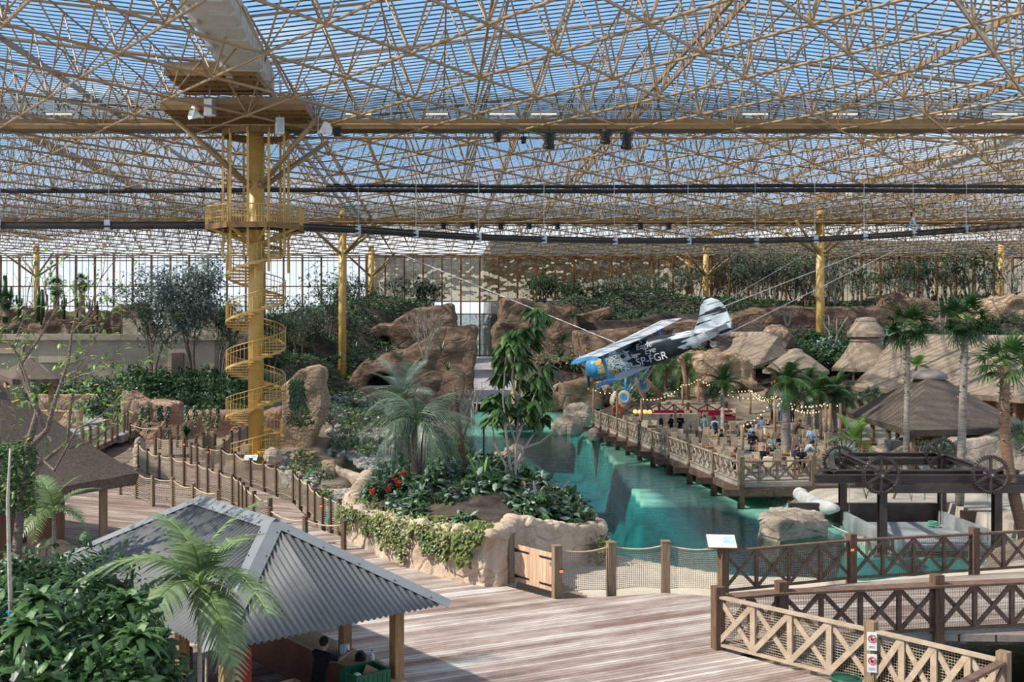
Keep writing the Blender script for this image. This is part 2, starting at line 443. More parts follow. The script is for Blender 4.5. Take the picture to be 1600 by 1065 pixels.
# ================================================================== terrain
CTRL = []
def cp(X, Y, z): CTRL.append((X, Y, z))
def cpp(px, py, D): p = at(px, py, D); CTRL.append((p.x, p.y, p.z))
for X in (-40, -28, -18, -10, 0, 10, 20, 32, 45):
    for Y in (14, 26, 38): cp(X, Y, -.35)
for X in (-25, -16, -8, 0, 8, 16, 24, 34, 46): cp(X, 52, -.3); cp(X, 64, -.3)
for X in (14, 20, 26, 34, 44, 56): cp(X, 76, -.25); cp(X, 88, 0)
for X in (-6, 0, 6, 10): cp(X, 80, -.6); cp(X, 95, -.8); cp(X, 108, -.8)
for X in (3.2, 7, 9.5): cp(X, 118, -.6); cp(X, 130, .4); cp(X, 150, 1.8); cp(X, 166, 3)
for a in ((-40, 60, -.3), (-32, 75, -.3), (-20, 76, -.2), (-12, 78, .2), (-50, 85, .5), (-34, 95, .5), (-60, 110, 2), (-75, 130, 5), (-60, 150, 7), (-75, 165, 8), (-45, 165, 8),
          (-40, 125, 3.5), (-30, 110, 1.5)): cp(*a)
for a in ((455, 600, 100), (455, 560, 112), (460, 520, 125), (500, 490, 140), (560, 478, 150), (610, 465, 158), (680, 470, 162), (590, 600, 115), (640, 560, 128), (690, 540, 138), (715, 510, 150),
          (560, 560, 122), (535, 622, 105), (480, 640, 88)): cpp(*a)
for a in ((800, 500, 152), (850, 500, 150), (800, 560, 132), (850, 560, 128), (830, 600, 118), (900, 560, 122), (940, 600, 108), (960, 500, 148), (900, 470, 160), (1000, 455, 165), (1000, 530, 130), (1060, 490, 148), (1060, 560, 115),
          (1120, 470, 162), (1200, 475, 163), (1300, 478, 162), (1400, 478, 163), (1500, 470, 165), (1600, 465, 165), (1750, 465, 165),
          (1150, 505, 142), (1300, 515, 138), (1420, 510, 138), (1560, 500, 138), (1700, 500, 138), (1300, 545, 118), (1450, 535, 118), (1600, 530, 118), (1200, 560, 112), (1250, 590, 98), (1400, 590, 100), (1600, 590, 100),
          (960, 620, 96), (1040, 620, 95), (1120, 610, 98)): cpp(*a)
def terrain(X, Y):
    n = d = 0.0
    for a, b, z in CTRL:
        q = (X - a) ** 2 + (Y - b) ** 2 + .6
        w = 1.0 / (q * q)
        n += w * z; d += w
    z = n / d
    if Y > 108 and -8 < X < 22:
        dd = max(3.2 - X, X - 10.6, 0); z = min(z, -.95 + 3.45 * (Y - 112) / 58 + 2.2 * dd)
    return z + (.16 + min(1, max(0, (Y - 60) / 60)) * .5) * noise.noise(V((X * .13, Y * .13, 0))) * (1 if Y > 40 else .3)

def inside(poly, x, y):
    c = False; n = len(poly)
    for i in range(n):
        x1, y1 = poly[i][:2]; x2, y2 = poly[(i + 1) % n][:2]
        if (y1 > y) != (y2 > y) and x < (x2 - x1) * (y - y1) / (y2 - y1) + x1: c = not c
    return c
def edge_d(poly, x, y):
    best = 1e9; n = len(poly)
    for i in range(n):
        x1, y1 = poly[i][:2]; x2, y2 = poly[(i + 1) % n][:2]
        dx, dy = x2 - x1, y2 - y1
        t = max(0, min(1, ((x - x1) * dx + (y - y1) * dy) / (dx * dx + dy * dy + 1e-9)))
        best = min(best, math.hypot(x - x1 - t * dx, y - y1 - t * dy))
    return best
WZ = -1.0
def gw(l, z=WZ): return [tuple(G(a, b, z)[:2]) for a, b in l]
POOL = gw([(925, 868), (1006, 886), (1075, 900), (1150, 912), (1330, 918), (1520, 902), (1545, 868), (1556, 852), (1360, 852), (1330, 846), (1318, 818), (1296, 800), (1240, 786), (1205, 777), (1188, 766), (1240, 740), (1210, 735), (1110, 700),
           (1000, 668), (945, 660), (930, 648), (950, 630), (1010, 622), (1010, 612), (930, 614), (880, 617), (790, 622), (735, 625), (738, 660), (700, 690), (640, 712), (628, 735), (640, 752), (790, 762), (880, 800), (938, 850)])
SHELF = gw([(935, 692), (1000, 786), (1102, 785), (1215, 812), (1330, 850), (1310, 800), (1240, 775), (1180, 760), (1240, 730), (1110, 695), (1000, 665)], -1.3)
OLIVE = gw([(560, 722), (822, 722), (815, 770), (800, 800), (600, 800)], -1.5)
FARSH = gw([(640, 676), (900, 670), (925, 690), (935, 660), (1010, 610), (740, 600), (640, 660)])
CHAN = gw([(1345, 925), (1500, 925), (1760, 900), (1760, 1180), (1640, 1180), (1400, 1092), (1150, 1018), (1200, 985), (1345, 960)])
POND = gw([(510, 712), (560, 716), (640, 745), (618, 775), (560, 800), (545, 790), (556, 765), (510, 740)])
FISH = []   # extra little pools
def shore(poly, X, Y, z, lvl, bed, s_in, s_out):
    d = edge_d(poly, X, Y)
    if inside(poly, X, Y): return max(bed, min(z, lvl - s_in * d))
    return min(z, lvl + .03 + s_out * d)
def ground_z(X, Y):
    z = terrain(X, Y)
    if 25 < Y < 145 and -12 < X < 34:
        if inside(SHELF, X, Y): bed, k = -1.3, 1.0
        elif inside(OLIVE, X, Y): bed, k = -1.5, 1.0
        elif inside(FARSH, X, Y): bed, k = -1.4, 1.0
        elif inside(POOL, X, Y): bed, k = -1.5 - 3.1 * min(1, min(edge_d(q, X, Y) for q in (SHELF, OLIVE, FARSH)) / .45), 3.0
        else: bed, k = -4.6, 1.4
        z = shore(POOL, X, Y, z, WZ, bed, k, .45)
        if X < 0: z = shore(POND, X, Y, z, WZ + .12, -1.5, 1.5, 1.5)
    if 17.9 < X < 24.1 and 41.6 < Y < 49: z = min(z, -1.5)
    if 14 < Y < 34 and 3 < X < 26: z = shore(CHAN, X, Y, z, WZ - .25, -1.9, .8, .9)
    return z
g = MB()
NU, NVR = 330, 330
rows = []
Y = 9.0
ys = [9.0 * (172.0 / 9.0) ** (i / (NVR - 1.0)) for i in range(NVR)]
for y in ys:
    for j in range(NU):
        x = (-.66 + 1.44 * j / (NU - 1)) * y
        g.v.append((x, y, ground_z(x, y)))
for i in range(NVR - 1):
    for j in range(NU - 1):
        a = i * NU + j
        g.f.append((a, a + 1, a + NU + 1, a + NU)); g.m.append(0)
# ground materials are chosen by what the ground is there: sand, soil, or a pool bed tinted by depth
GROUND = mat('dry_earth', (.30, .235, .17), (.19, .14, .10), scale=.35, rough=.95, bump=.6, bscale=3)
DEPTH_TINT = mat('pool_depth_tint', (.30, .55, .46), rough=.8)
_N, _L = DEPTH_TINT.node_tree.nodes, DEPTH_TINT.node_tree.links       # light lost with water depth painted in: pale shelf, teal basin below
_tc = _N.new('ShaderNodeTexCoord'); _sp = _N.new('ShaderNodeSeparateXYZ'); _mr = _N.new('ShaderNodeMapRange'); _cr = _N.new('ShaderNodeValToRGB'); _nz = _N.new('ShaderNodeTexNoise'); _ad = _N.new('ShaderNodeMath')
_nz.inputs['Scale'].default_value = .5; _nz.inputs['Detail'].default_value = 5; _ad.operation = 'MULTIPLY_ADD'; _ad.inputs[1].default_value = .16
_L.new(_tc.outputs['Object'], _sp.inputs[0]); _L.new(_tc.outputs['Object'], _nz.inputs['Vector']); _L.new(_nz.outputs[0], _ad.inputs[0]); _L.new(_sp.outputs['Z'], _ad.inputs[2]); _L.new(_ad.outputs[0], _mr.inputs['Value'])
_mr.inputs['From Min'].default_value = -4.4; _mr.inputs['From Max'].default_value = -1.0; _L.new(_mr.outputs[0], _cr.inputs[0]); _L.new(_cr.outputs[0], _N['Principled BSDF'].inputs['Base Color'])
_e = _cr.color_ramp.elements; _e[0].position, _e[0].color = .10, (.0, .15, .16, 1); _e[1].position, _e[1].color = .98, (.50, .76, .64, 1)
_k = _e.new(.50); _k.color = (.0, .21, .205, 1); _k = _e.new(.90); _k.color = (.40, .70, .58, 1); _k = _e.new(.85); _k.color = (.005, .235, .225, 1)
DEPTH_TINT_SH = DEPTH_TINT
LINOL = mat('olive_pool_bed', (.035, .065, .05), (.08, .105, .07), scale=.6, rough=.9)
SANDS = gw([(1180, 755), (1250, 745), (1600, 700), (1750, 700), (1750, 850), (1330, 850), (1300, 800), (1220, 775)])
BEACH = gw([(870, 880), (930, 858), (1075, 880), (1160, 900), (1600, 900), (1760, 1200), (1000, 1010), (860, 930)])
TERR = gw([(1160, 772), (1240, 770), (1330, 745), (1330, 660), (920, 650)])
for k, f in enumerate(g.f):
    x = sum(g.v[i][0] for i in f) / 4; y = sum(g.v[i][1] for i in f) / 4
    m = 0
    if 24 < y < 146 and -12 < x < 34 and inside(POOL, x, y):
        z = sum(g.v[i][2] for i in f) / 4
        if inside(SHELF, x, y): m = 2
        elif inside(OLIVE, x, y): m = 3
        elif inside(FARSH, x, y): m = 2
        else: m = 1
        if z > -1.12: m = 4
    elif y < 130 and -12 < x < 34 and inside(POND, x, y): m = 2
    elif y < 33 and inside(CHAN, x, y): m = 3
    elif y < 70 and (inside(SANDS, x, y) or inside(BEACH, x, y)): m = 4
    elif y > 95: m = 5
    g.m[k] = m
ground = struct(g.build('ground', [GROUND, DEPTH_TINT, DEPTH_TINT_SH, LINOL, SAND, SOIL], smooth=True), 'sandy ground, pool basin and planted slopes of the hall', 'ground')

# ------------------------------------------------------------------ water
WATER = bpy.data.materials.new('clear_pool_water'); WATER.use_nodes = True
N, L = WATER.node_tree.nodes, WATER.node_tree.links; N.clear()
_o = N.new('ShaderNodeOutputMaterial'); _t = N.new('ShaderNodeBsdfTransparent'); _g = N.new('ShaderNodeBsdfGlossy'); _m = N.new('ShaderNodeMixShader'); _f = N.new('ShaderNodeFresnel')
_t.inputs[0].default_value = (.80, .97, .95, 1); _g.inputs['Roughness'].default_value = .03; _f.inputs['IOR'].default_value = 1.24
_n = N.new('ShaderNodeTexNoise'); _n.inputs['Scale'].default_value = 1.6; _n.inputs['Detail'].default_value = 4; _tc = N.new('ShaderNodeTexCoord')
_mp = N.new('ShaderNodeMapping'); _mp.inputs['Scale'].default_value = (.8, 1.4, 1); L.new(_tc.outputs['Object'], _mp.inputs[0]); L.new(_mp.outputs[0], _n.inputs['Vector'])
_b = N.new('ShaderNodeBump'); _b.inputs['Strength'].default_value = .25; _b.inputs['Distance'].default_value = .12
L.new(_n.outputs[0], _b.inputs['Height']); L.new(_b.outputs[0], _g.inputs['Normal']); L.new(_b.outputs[0], _f.inputs['Normal'])
L.new(_f.outputs[0], _m.inputs[0]); L.new(_t.outputs[0], _m.inputs[1]); L.new(_g.outputs[0], _m.inputs[2]); L.new(_m.outputs[0], _o.inputs['Surface'])
def water(name, poly, z, label):
    w = MB(); w.add([(x, y, z) for x, y in poly], [tuple(range(len(poly)))])
    o = w.build(name, WATER)
    if o.data.polygons[0].normal.z < 0: o.data.flip_normals()
    return struct(o, label, 'water')
water('lagoon_water', POOL, WZ, 'clear turquoise lagoon water beside the timber terrace')
water('channel_water', CHAN, WZ - .25, 'shallow green water under the near footbridge')
water('basin_water', POND, WZ + .12, 'pale water in the curved rock basin')

# ------------------------------------------------------------------ decks (boards are the floor)
def slab(name, pts, z, th, m, label):
    b = MB(); b.prism([(p[0], p[1], z - th) for p in pts], (0, 0, th)); return struct(b.build(name, m), label, 'deck')
def g0(l, z=0): return [tuple(G(a, b, z)[:2]) for a, b in l]
slab('floor', g0([(542, 842), (600, 872), (660, 893), (720, 911), (790, 915), (870, 936), (960, 931), (1040, 926), (1130, 932), (1122, 1014), (1250, 1048), (1400, 1092), (1700, 1180)]) + [(12, 12), (-8, 12), (-9, 17), (-10, 26)] + g0([(340, 815), (422, 800)]), 0, .16, DECK, 'broad weathered timber deck in front of the planter')
slab('deck_walkway', g0([(542, 842), (530, 836), (505, 829), (480, 808), (459, 786), (413, 768), (345, 742), (299, 731), (286, 722), (240, 716), (217, 731), (249, 748), (288, 759), (325, 774), (364, 790), (384, 800), (340, 815), (422, 800), (470, 842)]), -.01, .16, DECK2, 'curving timber boardwalk between the net fences')
slab('deck_terrace_left', g0([(217, 733), (249, 750), (288, 761), (364, 793), (384, 803), (422, 834)]) + [(-6.5, 27.5), (-9.5, 24), (-22, 24), (-30, 40)] + g0([(-200, 702), (60, 712), (190, 720)]), -.02, .16, DECK2, 'dark timber deck beside the thatched pavilion')
slab('deck_bridge', g0([(1130, 932), (1330, 910), (1522, 897), (1800, 880)]) + [(28, 26.2)] + g0([(1464, 990), (1221, 1004), (1122, 1014)]), -.005, .18, DECK3, 'timber footbridge between two cross braced fences')
# ================================================================== roof: glazing, flashings and space frame
ZB = 19.6
XC = [-118.85, -64.85, -10.85, 43.15, 97.15]      # column lines (roof valleys)
YC = [60.9, 115.7, 165.2]
def zt(X):
    t = ((X + 10.85) / 27.0) % 2.0
    return 22.5 + 3.1 * (t if t < 1 else 2 - t)
YA, YB = 31.0, 171.0
def xlim(Y): return -.47 * Y - 9, .61 * Y + 11
gl, rb, pu = MB(), MB(), MB()
fold = [-10.85 + 27 * k for k in range(-4, 5)]
for a, b in zip(fold[:-1], fold[1:]):
    if b < -85 or a > 112: continue
    za, zb = zt(a), zt(b)
    gl.add([(a, YA, za + .2), (b, YA, zb + .2), (b, YB, zb + .2), (a, YB, za + .2)], [(0, 1, 2, 3)])
    y = YA
    while y < YB:
        lo, hi = xlim(y)
        x0, x1 = max(a, lo), min(b, hi)
        if x1 > x0: rb.bar((x0, y, zt(x0 + 1e-4) + .26), (x1, y, zt(x1 - 1e-4) + .23), .19, .02)
        y += .74
    y = YA + 1
    while y < YB:
        lo, hi = xlim(y)
        x0, x1 = max(a, lo), min(b, hi)
        if x1 > x0: pu.path([(x0, y, zt(x0 + 1e-4) + .06), (x1, y, zt(x1 - 1e-4) + .06)], .075, 6)
        y += 8.4
ceiling = struct(gl.build('ceiling', GLZ), 'folded glazed roof over the hall', 'roof')
struct(rb.build('glazing_bars', RIB, ceiling)); struct(pu.build('purlins', TRUSS, ceiling))
# beams along the folds
bm_ = MB()
for x in fold:
    if -90 < x < 112:
        for dx in (-.45, .45):
            y0 = max(YA, (x - 11) / .61 if x > 0 else (-x - 9) / .47)
            if y0 < YB: bm_.bar((x + dx, y0, zt(x) + .0), (x + dx, YB, zt(x) + .0), .14, .42)
for x in (16.15 - 13.5, 16.15 + 13.5, 16.15 + 20, 70.15 - 13.5, 70.15 + 13.5, -37.85 - 13.5, -37.85 + 13.5):
    y0 = max(YA, (x - 11) / .61 if x > 0 else (-x - 9) / .47)
    bm_.bar((x, y0, zt(x) + .02), (x, YB, zt(x) + .02), .14, .34)
struct(bm_.build('roof_beams', TRUSS, ceiling))

# space frame, one object per structural bay
bays = {}
def bay(X, Y):
    i = min(range(len(XC) - 1), key=lambda k: abs((XC[k] + XC[k + 1]) / 2 - X))
    j = 0 if Y < YC[0] else 1 if Y < YC[1] else 2
    return bays.setdefault((i, j), (MB(), MB(), MB()))
BX = lambda j, k: -4.28 + 6.2 * k + (3.1 if j % 2 else 0)
for j in range(-6, 28):
    Yj = 56.1 + 4.2 * j
    lo, hi = xlim(Yj)
    n6 = 6 if Yj < 90 else 4
    for k in range(-14, 20):
        X = BX(j, k)
        if X < lo or X > hi: continue
        p = V((X, Yj, ZB)); B = bay(X, Yj)
        for sx in (-1, 1):
            if Yj + 4.2 < YB: B[0].tube(p, (X + 3.1 * sx, Yj + 4.2, ZB), .074, n=n6, caps=False)
            for sy in (-1, 1):
                yt, xt = Yj + 2.1 * sy, X + 1.55 * sx
                if YA < yt < YB: B[2].tube(p, (xt, yt, zt(xt) - .05), .047, n=n6, caps=False)
        if Yj < 110: B[0].ell(p, .15, 8, 5)
m = -30
while True:
    x = -4.28 + 1.55 + 3.1 * m; m += 1
    if x > 112: break
    if x < -88: continue
    y = 56.1 + 2.1 - 4.2 * 6
    while y + 4.2 < YB:
        lo, hi = xlim(y)
        if lo < x < hi: bay(x, y)[1].tube((x, y, zt(x) - .05), (x, y + 4.2, zt(x) - .05), .054, n=5, caps=False)
        y += 4.2
# two straight tie tubes under the near catwalk, repeated along each column row
for Yr in YC:
    for dy in (-1.9, 2.2):
        lo, hi = xlim(Yr)
        x = lo
        while x < hi:
            bay(x + 4, Yr + dy)[0].tube((x, Yr + dy, ZB + .02), (min(hi, x + 9), Yr + dy, ZB + .02), .08, n=6, caps=False); x += 9
for (i, j), (a, b, c) in sorted(bays.items()):
    root = thing('roof_truss', 'bay of ochre tubular space frame under the glazed roof', 'roof truss', ((XC[i] + XC[i + 1]) / 2, 60 + 50 * j - 15, ZB), group='space frame bays', kind='structure')
    for nm, q in (('lower_chords', a), ('upper_chords', b), ('web_struts', c)):
        if q.v: struct(q.build(nm, TRUSS, root, world=True, smooth=True))
# ------------------------------------------------------------------ catwalk along the first column row
GAUZE = glassmat('fine_guard_mesh', (.72, .70, .66), refl=.02)
def catwalk(Y, lo, hi, nm, label, lamps):
    root = thing(nm, label, 'catwalk', (0, Y, ZB), kind='structure')
    b = MB(); b.box((( lo + hi) / 2, Y, ZB + .30), (hi - lo, .1, .58)); b.box(((lo + hi) / 2, Y + 1.4, ZB + .30), (hi - lo, .1, .58))
    struct(b.build('fascia_beam', BROWN, root, world=True))
    b = MB(); b.box(((lo + hi) / 2, Y + .7, ZB + .05), (hi - lo, 1.3, .1))
    x = lo
    while x < hi: b.box((x, Y + .7, ZB + .17), (.12, 1.3, .14)); x += 1.5
    struct(b.build('walking_deck', DKST, root, world=True))
    b = MB()
    x = lo
    while x < hi:
        for yy in (Y, Y + 1.4): b.box((x, yy, ZB + 1.35), (.06, .06, 1.6))
        x += 2.2
    for yy in (Y, Y + 1.4):
        for z in (1.05, 1.5, 2.1): b.bar((lo, yy, ZB + z), (hi, yy, ZB + z), .045)
    struct(b.build('guard_rail', STEEL, root, world=True))
    b = MB()
    for yy in (Y + .02, Y + 1.38): b.add([(lo, yy, ZB + .6), (hi, yy, ZB + .6), (hi, yy, ZB + 2.1), (lo, yy, ZB + 2.1)], [(0, 1, 2, 3)])
    struct(b.build('guard_mesh', GAUZE, root, world=True))
    return root
catwalk(60.2, -38, 48, 'near_catwalk', 'brown steel catwalk with mesh guard crossing beside the stair column', 1)
catwalk(115.0, -64, 82, 'distant_catwalk', 'distant brown catwalk through the second row of columns', 0)
LAMPM = emit('fluorescent_tube', (1.0, .80, .62), 1.5)
for i, px in enumerate((92, 283, 560, 680, 785, 850, 1180, 1320, 1475, 1570)):
    p = at(px, 178, 61.0)
    t = thing('fluorescent_lamp', 'slim fluorescent lamp fixed along the near catwalk guard', 'lamp', p, group='fluorescent lamps on the catwalk')
    b = MB(); b.box((0, 0, 0), (1.5, .08, .07)); b.build('tube', LAMPM, t)
    b = MB(); b.box((0, .0, .07), (1.6, .14, .07)); b.build('housing', STEEL, t)
# service pipes hung under the frame
for Yp, zp, r, nm in ((82.0, 19.25, .15, 'upper'), (85.5, 19.35, .19, 'lower')):
    lo, hi = (-9 if nm == 'upper' else -46), 64
    pts = [(x, Yp + .004 * x, zp - .05 * math.sin(x * .15)) for x in range(lo, hi, 4)]
    b = MB(); b.path(pts, r, 10)
    o = b.build('service_pipe', BLACK, smooth=True, off=pts[0])
    tag(o, 'long black service pipe under the roof, ' + ('the higher of the two' if nm == 'upper' else 'the lower and longer of the two'), 'pipe', kind='structure')
# duct in the valley above the stair column
def duct(px0, py0, px1, py1, D0, D1, w, h, label, cols=True):
    p, q = at(px0, py0, D0), at(px1, py1, D1)
    root = thing('ventilation_duct', label, 'duct', p)
    b = MB(); b.bar(p, q, w, h); 
    o = b.build('casing', DUCT, root, world=True); o.modifiers.new('bev', 'BEVEL').width = .18
    b = MB(); n = 9
    for i in range(1, n):
        b = MB(); c = p.lerp(q, i / n); d = (q - p).normalized() * .05; b.bar(c - d, c + d, w + .08, h + .08)
        b.build('seam_flange', DUCT, root, world=True)
    for i in range(0, n):
        b = MB(); c = p.lerp(q, (i + .5) / n) + V((-w * .42, 0, -h * .5)); b.box(c, (.35, .7, .3))
        b.build('outlet', DUCT, root, world=True)
duct(315, -30, 402, 128, 41, 59.5, 2.0, 1.5, 'large pale ventilation duct running down to the stair column')
def round_duct(px0, py0, px1, py1, D0, D1, r, label):
    p, q = at(px0, py0, D0), at(px1, py1, D1)
    root = thing('round_duct', label, 'duct', p)
    b = MB(); b.path([p + (q - p) * (i / 12) for i in range(13)], [r * .35, r * .85] + [r] * 9 + [r * .85, r * .35], 14)
    b.build('casing', DUCT, root, world=True, smooth=True)
    for i in range(2, 11):
        b = MB(); b.ring(p.lerp(q, i / 12), r, .05, (q - p)); b.build('seam_flange', DUCT, root, world=True)
round_duct(1462, 258, 1595, 208, 86, 74, .55, 'round pale duct at the far right under the roof')
round_duct(1322, 306, 1356, 298, 100, 97, .5, 'short round pale duct high above the tall thatched tower')
# ------------------------------------------------------------------ suspended track
TR = [(-60, 352, 61), (0, 352, 61), (170, 352, 61), (330, 352, 61), (405, 353, 59), (480, 355, 62), (560, 359, 64), (650, 365, 67), (748, 371, 70), (850, 374, 73), (960, 376, 76), (1075, 376, 78), (1180, 376, 80), (1273, 374, 80), (1350, 370, 80), (1427, 365, 79.5), (1510, 359, 77), (1620, 350, 72)]
tp = [at(*a) for a in TR]
root = thing('suspended_track', 'dark suspended monorail track curving across the hall', 'track', tp[0], kind='structure')
b = MB()
for a, c in zip(tp[:-1], tp[1:]): b.bar(a, c, .34, .42)
struct(b.build('rail_beam', DKST, root, world=True))
b = MB(); b.path([p + V((0, -.3, -.1)) for p in tp], .09, 6); b.path([p + V((0, -.3, .16)) for p in tp], .05, 6)
struct(b.build('supply_cable', BLACK, root, world=True))
b = MB()
for a, c in zip(tp[:-1], tp[1:]):
    for k in (0,):
        p = a.lerp(c, k)
        if -15 < p.x < -7: continue
        b.tube(p, (p.x, p.y, ZB), .022, n=5); b.box(p + V((0, -.1, 0)), (.35, .5, .6))
struct(b.build('hanger_rods', STEEL, root, world=True))
# ================================================================== columns
def column(X, Y, z0, r, label, zj=16.3, reach=3.9):
    root = thing('steel_column', label, 'column', (X, Y, z0), kind='structure')
    b = MB(); b.lathe((X, Y, 0), [(r, z0), (r, ZB + 1.5)], 24); struct(b.build('shaft', GOLD, root, world=True, smooth=False)).data.polygons.foreach_set('use_smooth', [True] * 26 if False else [len(f) == 4 for f in b.f])
    b = MB()
    for k in range(8): 
        b.ring((X, Y, z0 + 2 + k * 2.6), r, .012, n=20, m=4)
    struct(b.build('weld_seam', GOLD, root, world=True))
    for sx in (-1, 1):
        for sy in (-1, 1):
            b = MB(); b.tube((X + sx * r * .7, Y + sy * r * .7, zj), (X + sx * reach, Y + sy * reach * .85, ZB), .155, n=10); b.ell((X + sx * r * .8, Y + sy * r * .8, zj + .1), .24, 8, 6)
            struct(b.build('strut', TRUSS, root, world=True, smooth=True))
    return root
COLX, COLY = -10.85, 60.9
column(COLX, COLY, -1.0, .46, 'thick yellow steel column inside the spiral staircase')
column(-10.85, 115.7, -.8, .44, 'tall yellow steel column in front of the left rock slope')
column(43.15, 115.7, 1.0, .46, 'tall yellow steel column rising behind the thatched roofs')
column(-10.85, 165.2, 4, .46, 'far yellow column at the corner of the glazed wall')
column(43.15, 165.2, 6, .46, 'far yellow column seen behind the aeroplane tail')
column(-64.85, 165.2, 4, .46, 'far yellow column at the left end of the glazed wall')
column(89.0, 162.0, 6, .46, 'far yellow column at the right end of the glazed wall')

# ------------------------------------------------------------------ spiral staircase round the first column
st = thing('spiral_staircase', 'yellow spiral staircase with railings winding up the thick column', 'staircase', (COLX, COLY, -.4))
PITCH, RO = 2.8, 1.75
def zz(th): return 8.9 + PITCH * (th + PI / 2) / (2 * PI)
def th_of(z): return (z - 8.9) / PITCH * 2 * PI - PI / 2
def pol(th, r, z): return V((COLX + r * math.cos(th), COLY + r * math.sin(th), z))
NT = 78
t0, t1 = th_of(.15), th_of(13.75)
for i in range(NT):
    a = t0 + (t1 - t0) * i / NT; a2 = a + (t1 - t0) / NT * 1.12; z = zz(a)
    b = MB()
    q = [pol(a, .46, z), pol(a, RO, z), pol((a + a2) / 2, RO * 1.002, z), pol(a2, RO, z), pol(a2, .46, z)]
    b.prism([p - V((0, 0, .045)) for p in q], (0, 0, .045))
    b.prism([pol(a, .46, z - .1), pol(a, RO, z - .1), pol(a + .02, RO, z - .1), pol(a + .03, .46, z - .1)], (0, 0, .1))
    b.build('tread', GOLD, st, world=True)
b = MB(); n = 240
vs, fs = [], []
for i in range(n + 1):
    a = t0 + (t1 - t0) * i / n
    for rr, dz in ((RO, -.12), (RO + .03, -.12), (RO + .03, .03), (RO, .03)): vs.append(pol(a, rr, zz(a) + dz))
for i in range(n):
    for j in range(4): fs.append((4 * i + j, 4 * i + (j + 1) % 4, 4 * i + 4 + (j + 1) % 4, 4 * i + 4 + j))
b.add(vs, fs); b.build('outer_stringer', GOLD, st, world=True)
for lv, nm in ((1.02, 'handrail'), (.72, 'mid_rail')):
    b = MB(); b.path([pol(t0 + (t1 - t0) * i / 200, RO, zz(t0 + (t1 - t0) * i / 200) + lv) for i in range(201)], .032 if lv > 1 else .02, 5)
    b.build(nm, GOLD, st, world=True, smooth=True)
turns = int((t1 - t0) / (2 * PI)) + 1
for k in range(turns):
    b = MB()
    for i in range(44):
        a = t0 + 2 * PI * k + 2 * PI * i / 44
        if a > t1: break
        r = .024 if i % 6 == 0 else .012
        b.tube(pol(a, RO, zz(a)), pol(a, RO, zz(a) + 1.02), r, n=4, caps=False)
    if b.v: b.build('balusters', GOLD, st, world=True)
# octagonal landing and the cage that hangs it
ZP = 13.9
b = MB(); R8 = [pol(PI / 8 + i * PI / 4, 2.95, ZP) for i in range(8)]; r8 = [pol(PI / 8 + i * PI / 4, .5, ZP) for i in range(8)]
for i in range(8):
    j = (i + 1) % 8
    if i == 1: continue
    b.prism([R8[i], R8[j], r8[j], r8[i]], (0, 0, .08)); b.bar(R8[i] - V((0, 0, .1)), R8[j] - V((0, 0, .1)), .1, .3)
b.build('landing', BROWN, st, world=True)
b = MB()
for i in range(8):
    j = (i + 1) % 8
    for h, r in ((1.1, .035), (.75, .02), (.4, .02)): b.tube(R8[i] + V((0, 0, h)), R8[j] + V((0, 0, h)), r, n=5)
    for k in range(14):
        p = R8[i].lerp(R8[j], k / 14); b.tube(p, p + V((0, 0, 1.1)), .028 if k == 0 else .013, n=4, caps=False)
b.build('landing_railing', GOLD, st, world=True)
b = MB()
for i in range(8):
    a = PI / 8 + i * PI / 4; b.bar(pol(a, .45, ZP - .95), pol(a, 2.85, ZP - .12), .1, .16)
b.build('landing_brackets', GOLD, st, world=True)
for i in range(10):
    a = i * 2 * PI / 10 + .25
    zb = 11.2 + (.9 if i % 2 else 0)
    b = MB(); b.bar(pol(a, 1.92, zb), pol(a, 1.92, ZB - .1), .13, .13); b.build('hanger_post', GOLD, st, world=True)
b = MB()
for i in range(20):
    a, a2 = 2 * PI * i / 20, 2 * PI * (i + 1) / 20
    b.bar(pol(a, 1.92, ZB - .2), pol(a2, 1.92, ZB - .2), .16, .34); 
b.build('top_ring', BROWN, st, world=True)
# platforms under the roof round the column head
pf = thing('column_head_platform', 'dark brown maintenance platform round the head of the stair column', 'platform', (COLX, COLY, ZB + .2), kind='structure')
def plat(x0, x1, y0, y1, z, rail, nm):
    b = MB(); b.box(((x0 + x1) / 2, (y0 + y1) / 2, z - .05), (x1 - x0, y1 - y0, .12))
    k = x0
    while k < x1: b.box((k, (y0 + y1) / 2, z - .2), (.1, y1 - y0, .2)); k += .7
    k = y0
    while k < y1: b.box(((x0 + x1) / 2, k, z - .25), (x1 - x0, .12, .3)); k += 1.1
    struct(b.build(nm, BROWN, pf, world=True))
    b = MB(); cs = [(x0, y0), (x1, y0), (x1, y1), (x0, y1)]
    for i in range(4):
        p, q = V((*cs[i], z)), V((*cs[(i + 1) % 4], z)); b.bar(p, q, .06, .62)
        if rail:
            n = max(2, int((q - p).length / 1.2))
            for h in (.55, 1.15): b.bar(p + V((0, 0, h)), q + V((0, 0, h)), .05)
            for t in range(n): s_ = p.lerp(q, t / n); b.bar(s_, s_ + V((0, 0, 1.15)), .05)
    struct(b.build('edge_beam', TRUSS, pf, world=True))
plat(-14.3, -9.6, 53.5, 58.0, 21.5, True, 'upper_deck')
plat(-15.4, -7.4, 56.8, 63.5, 20.4, True, 'lower_deck')
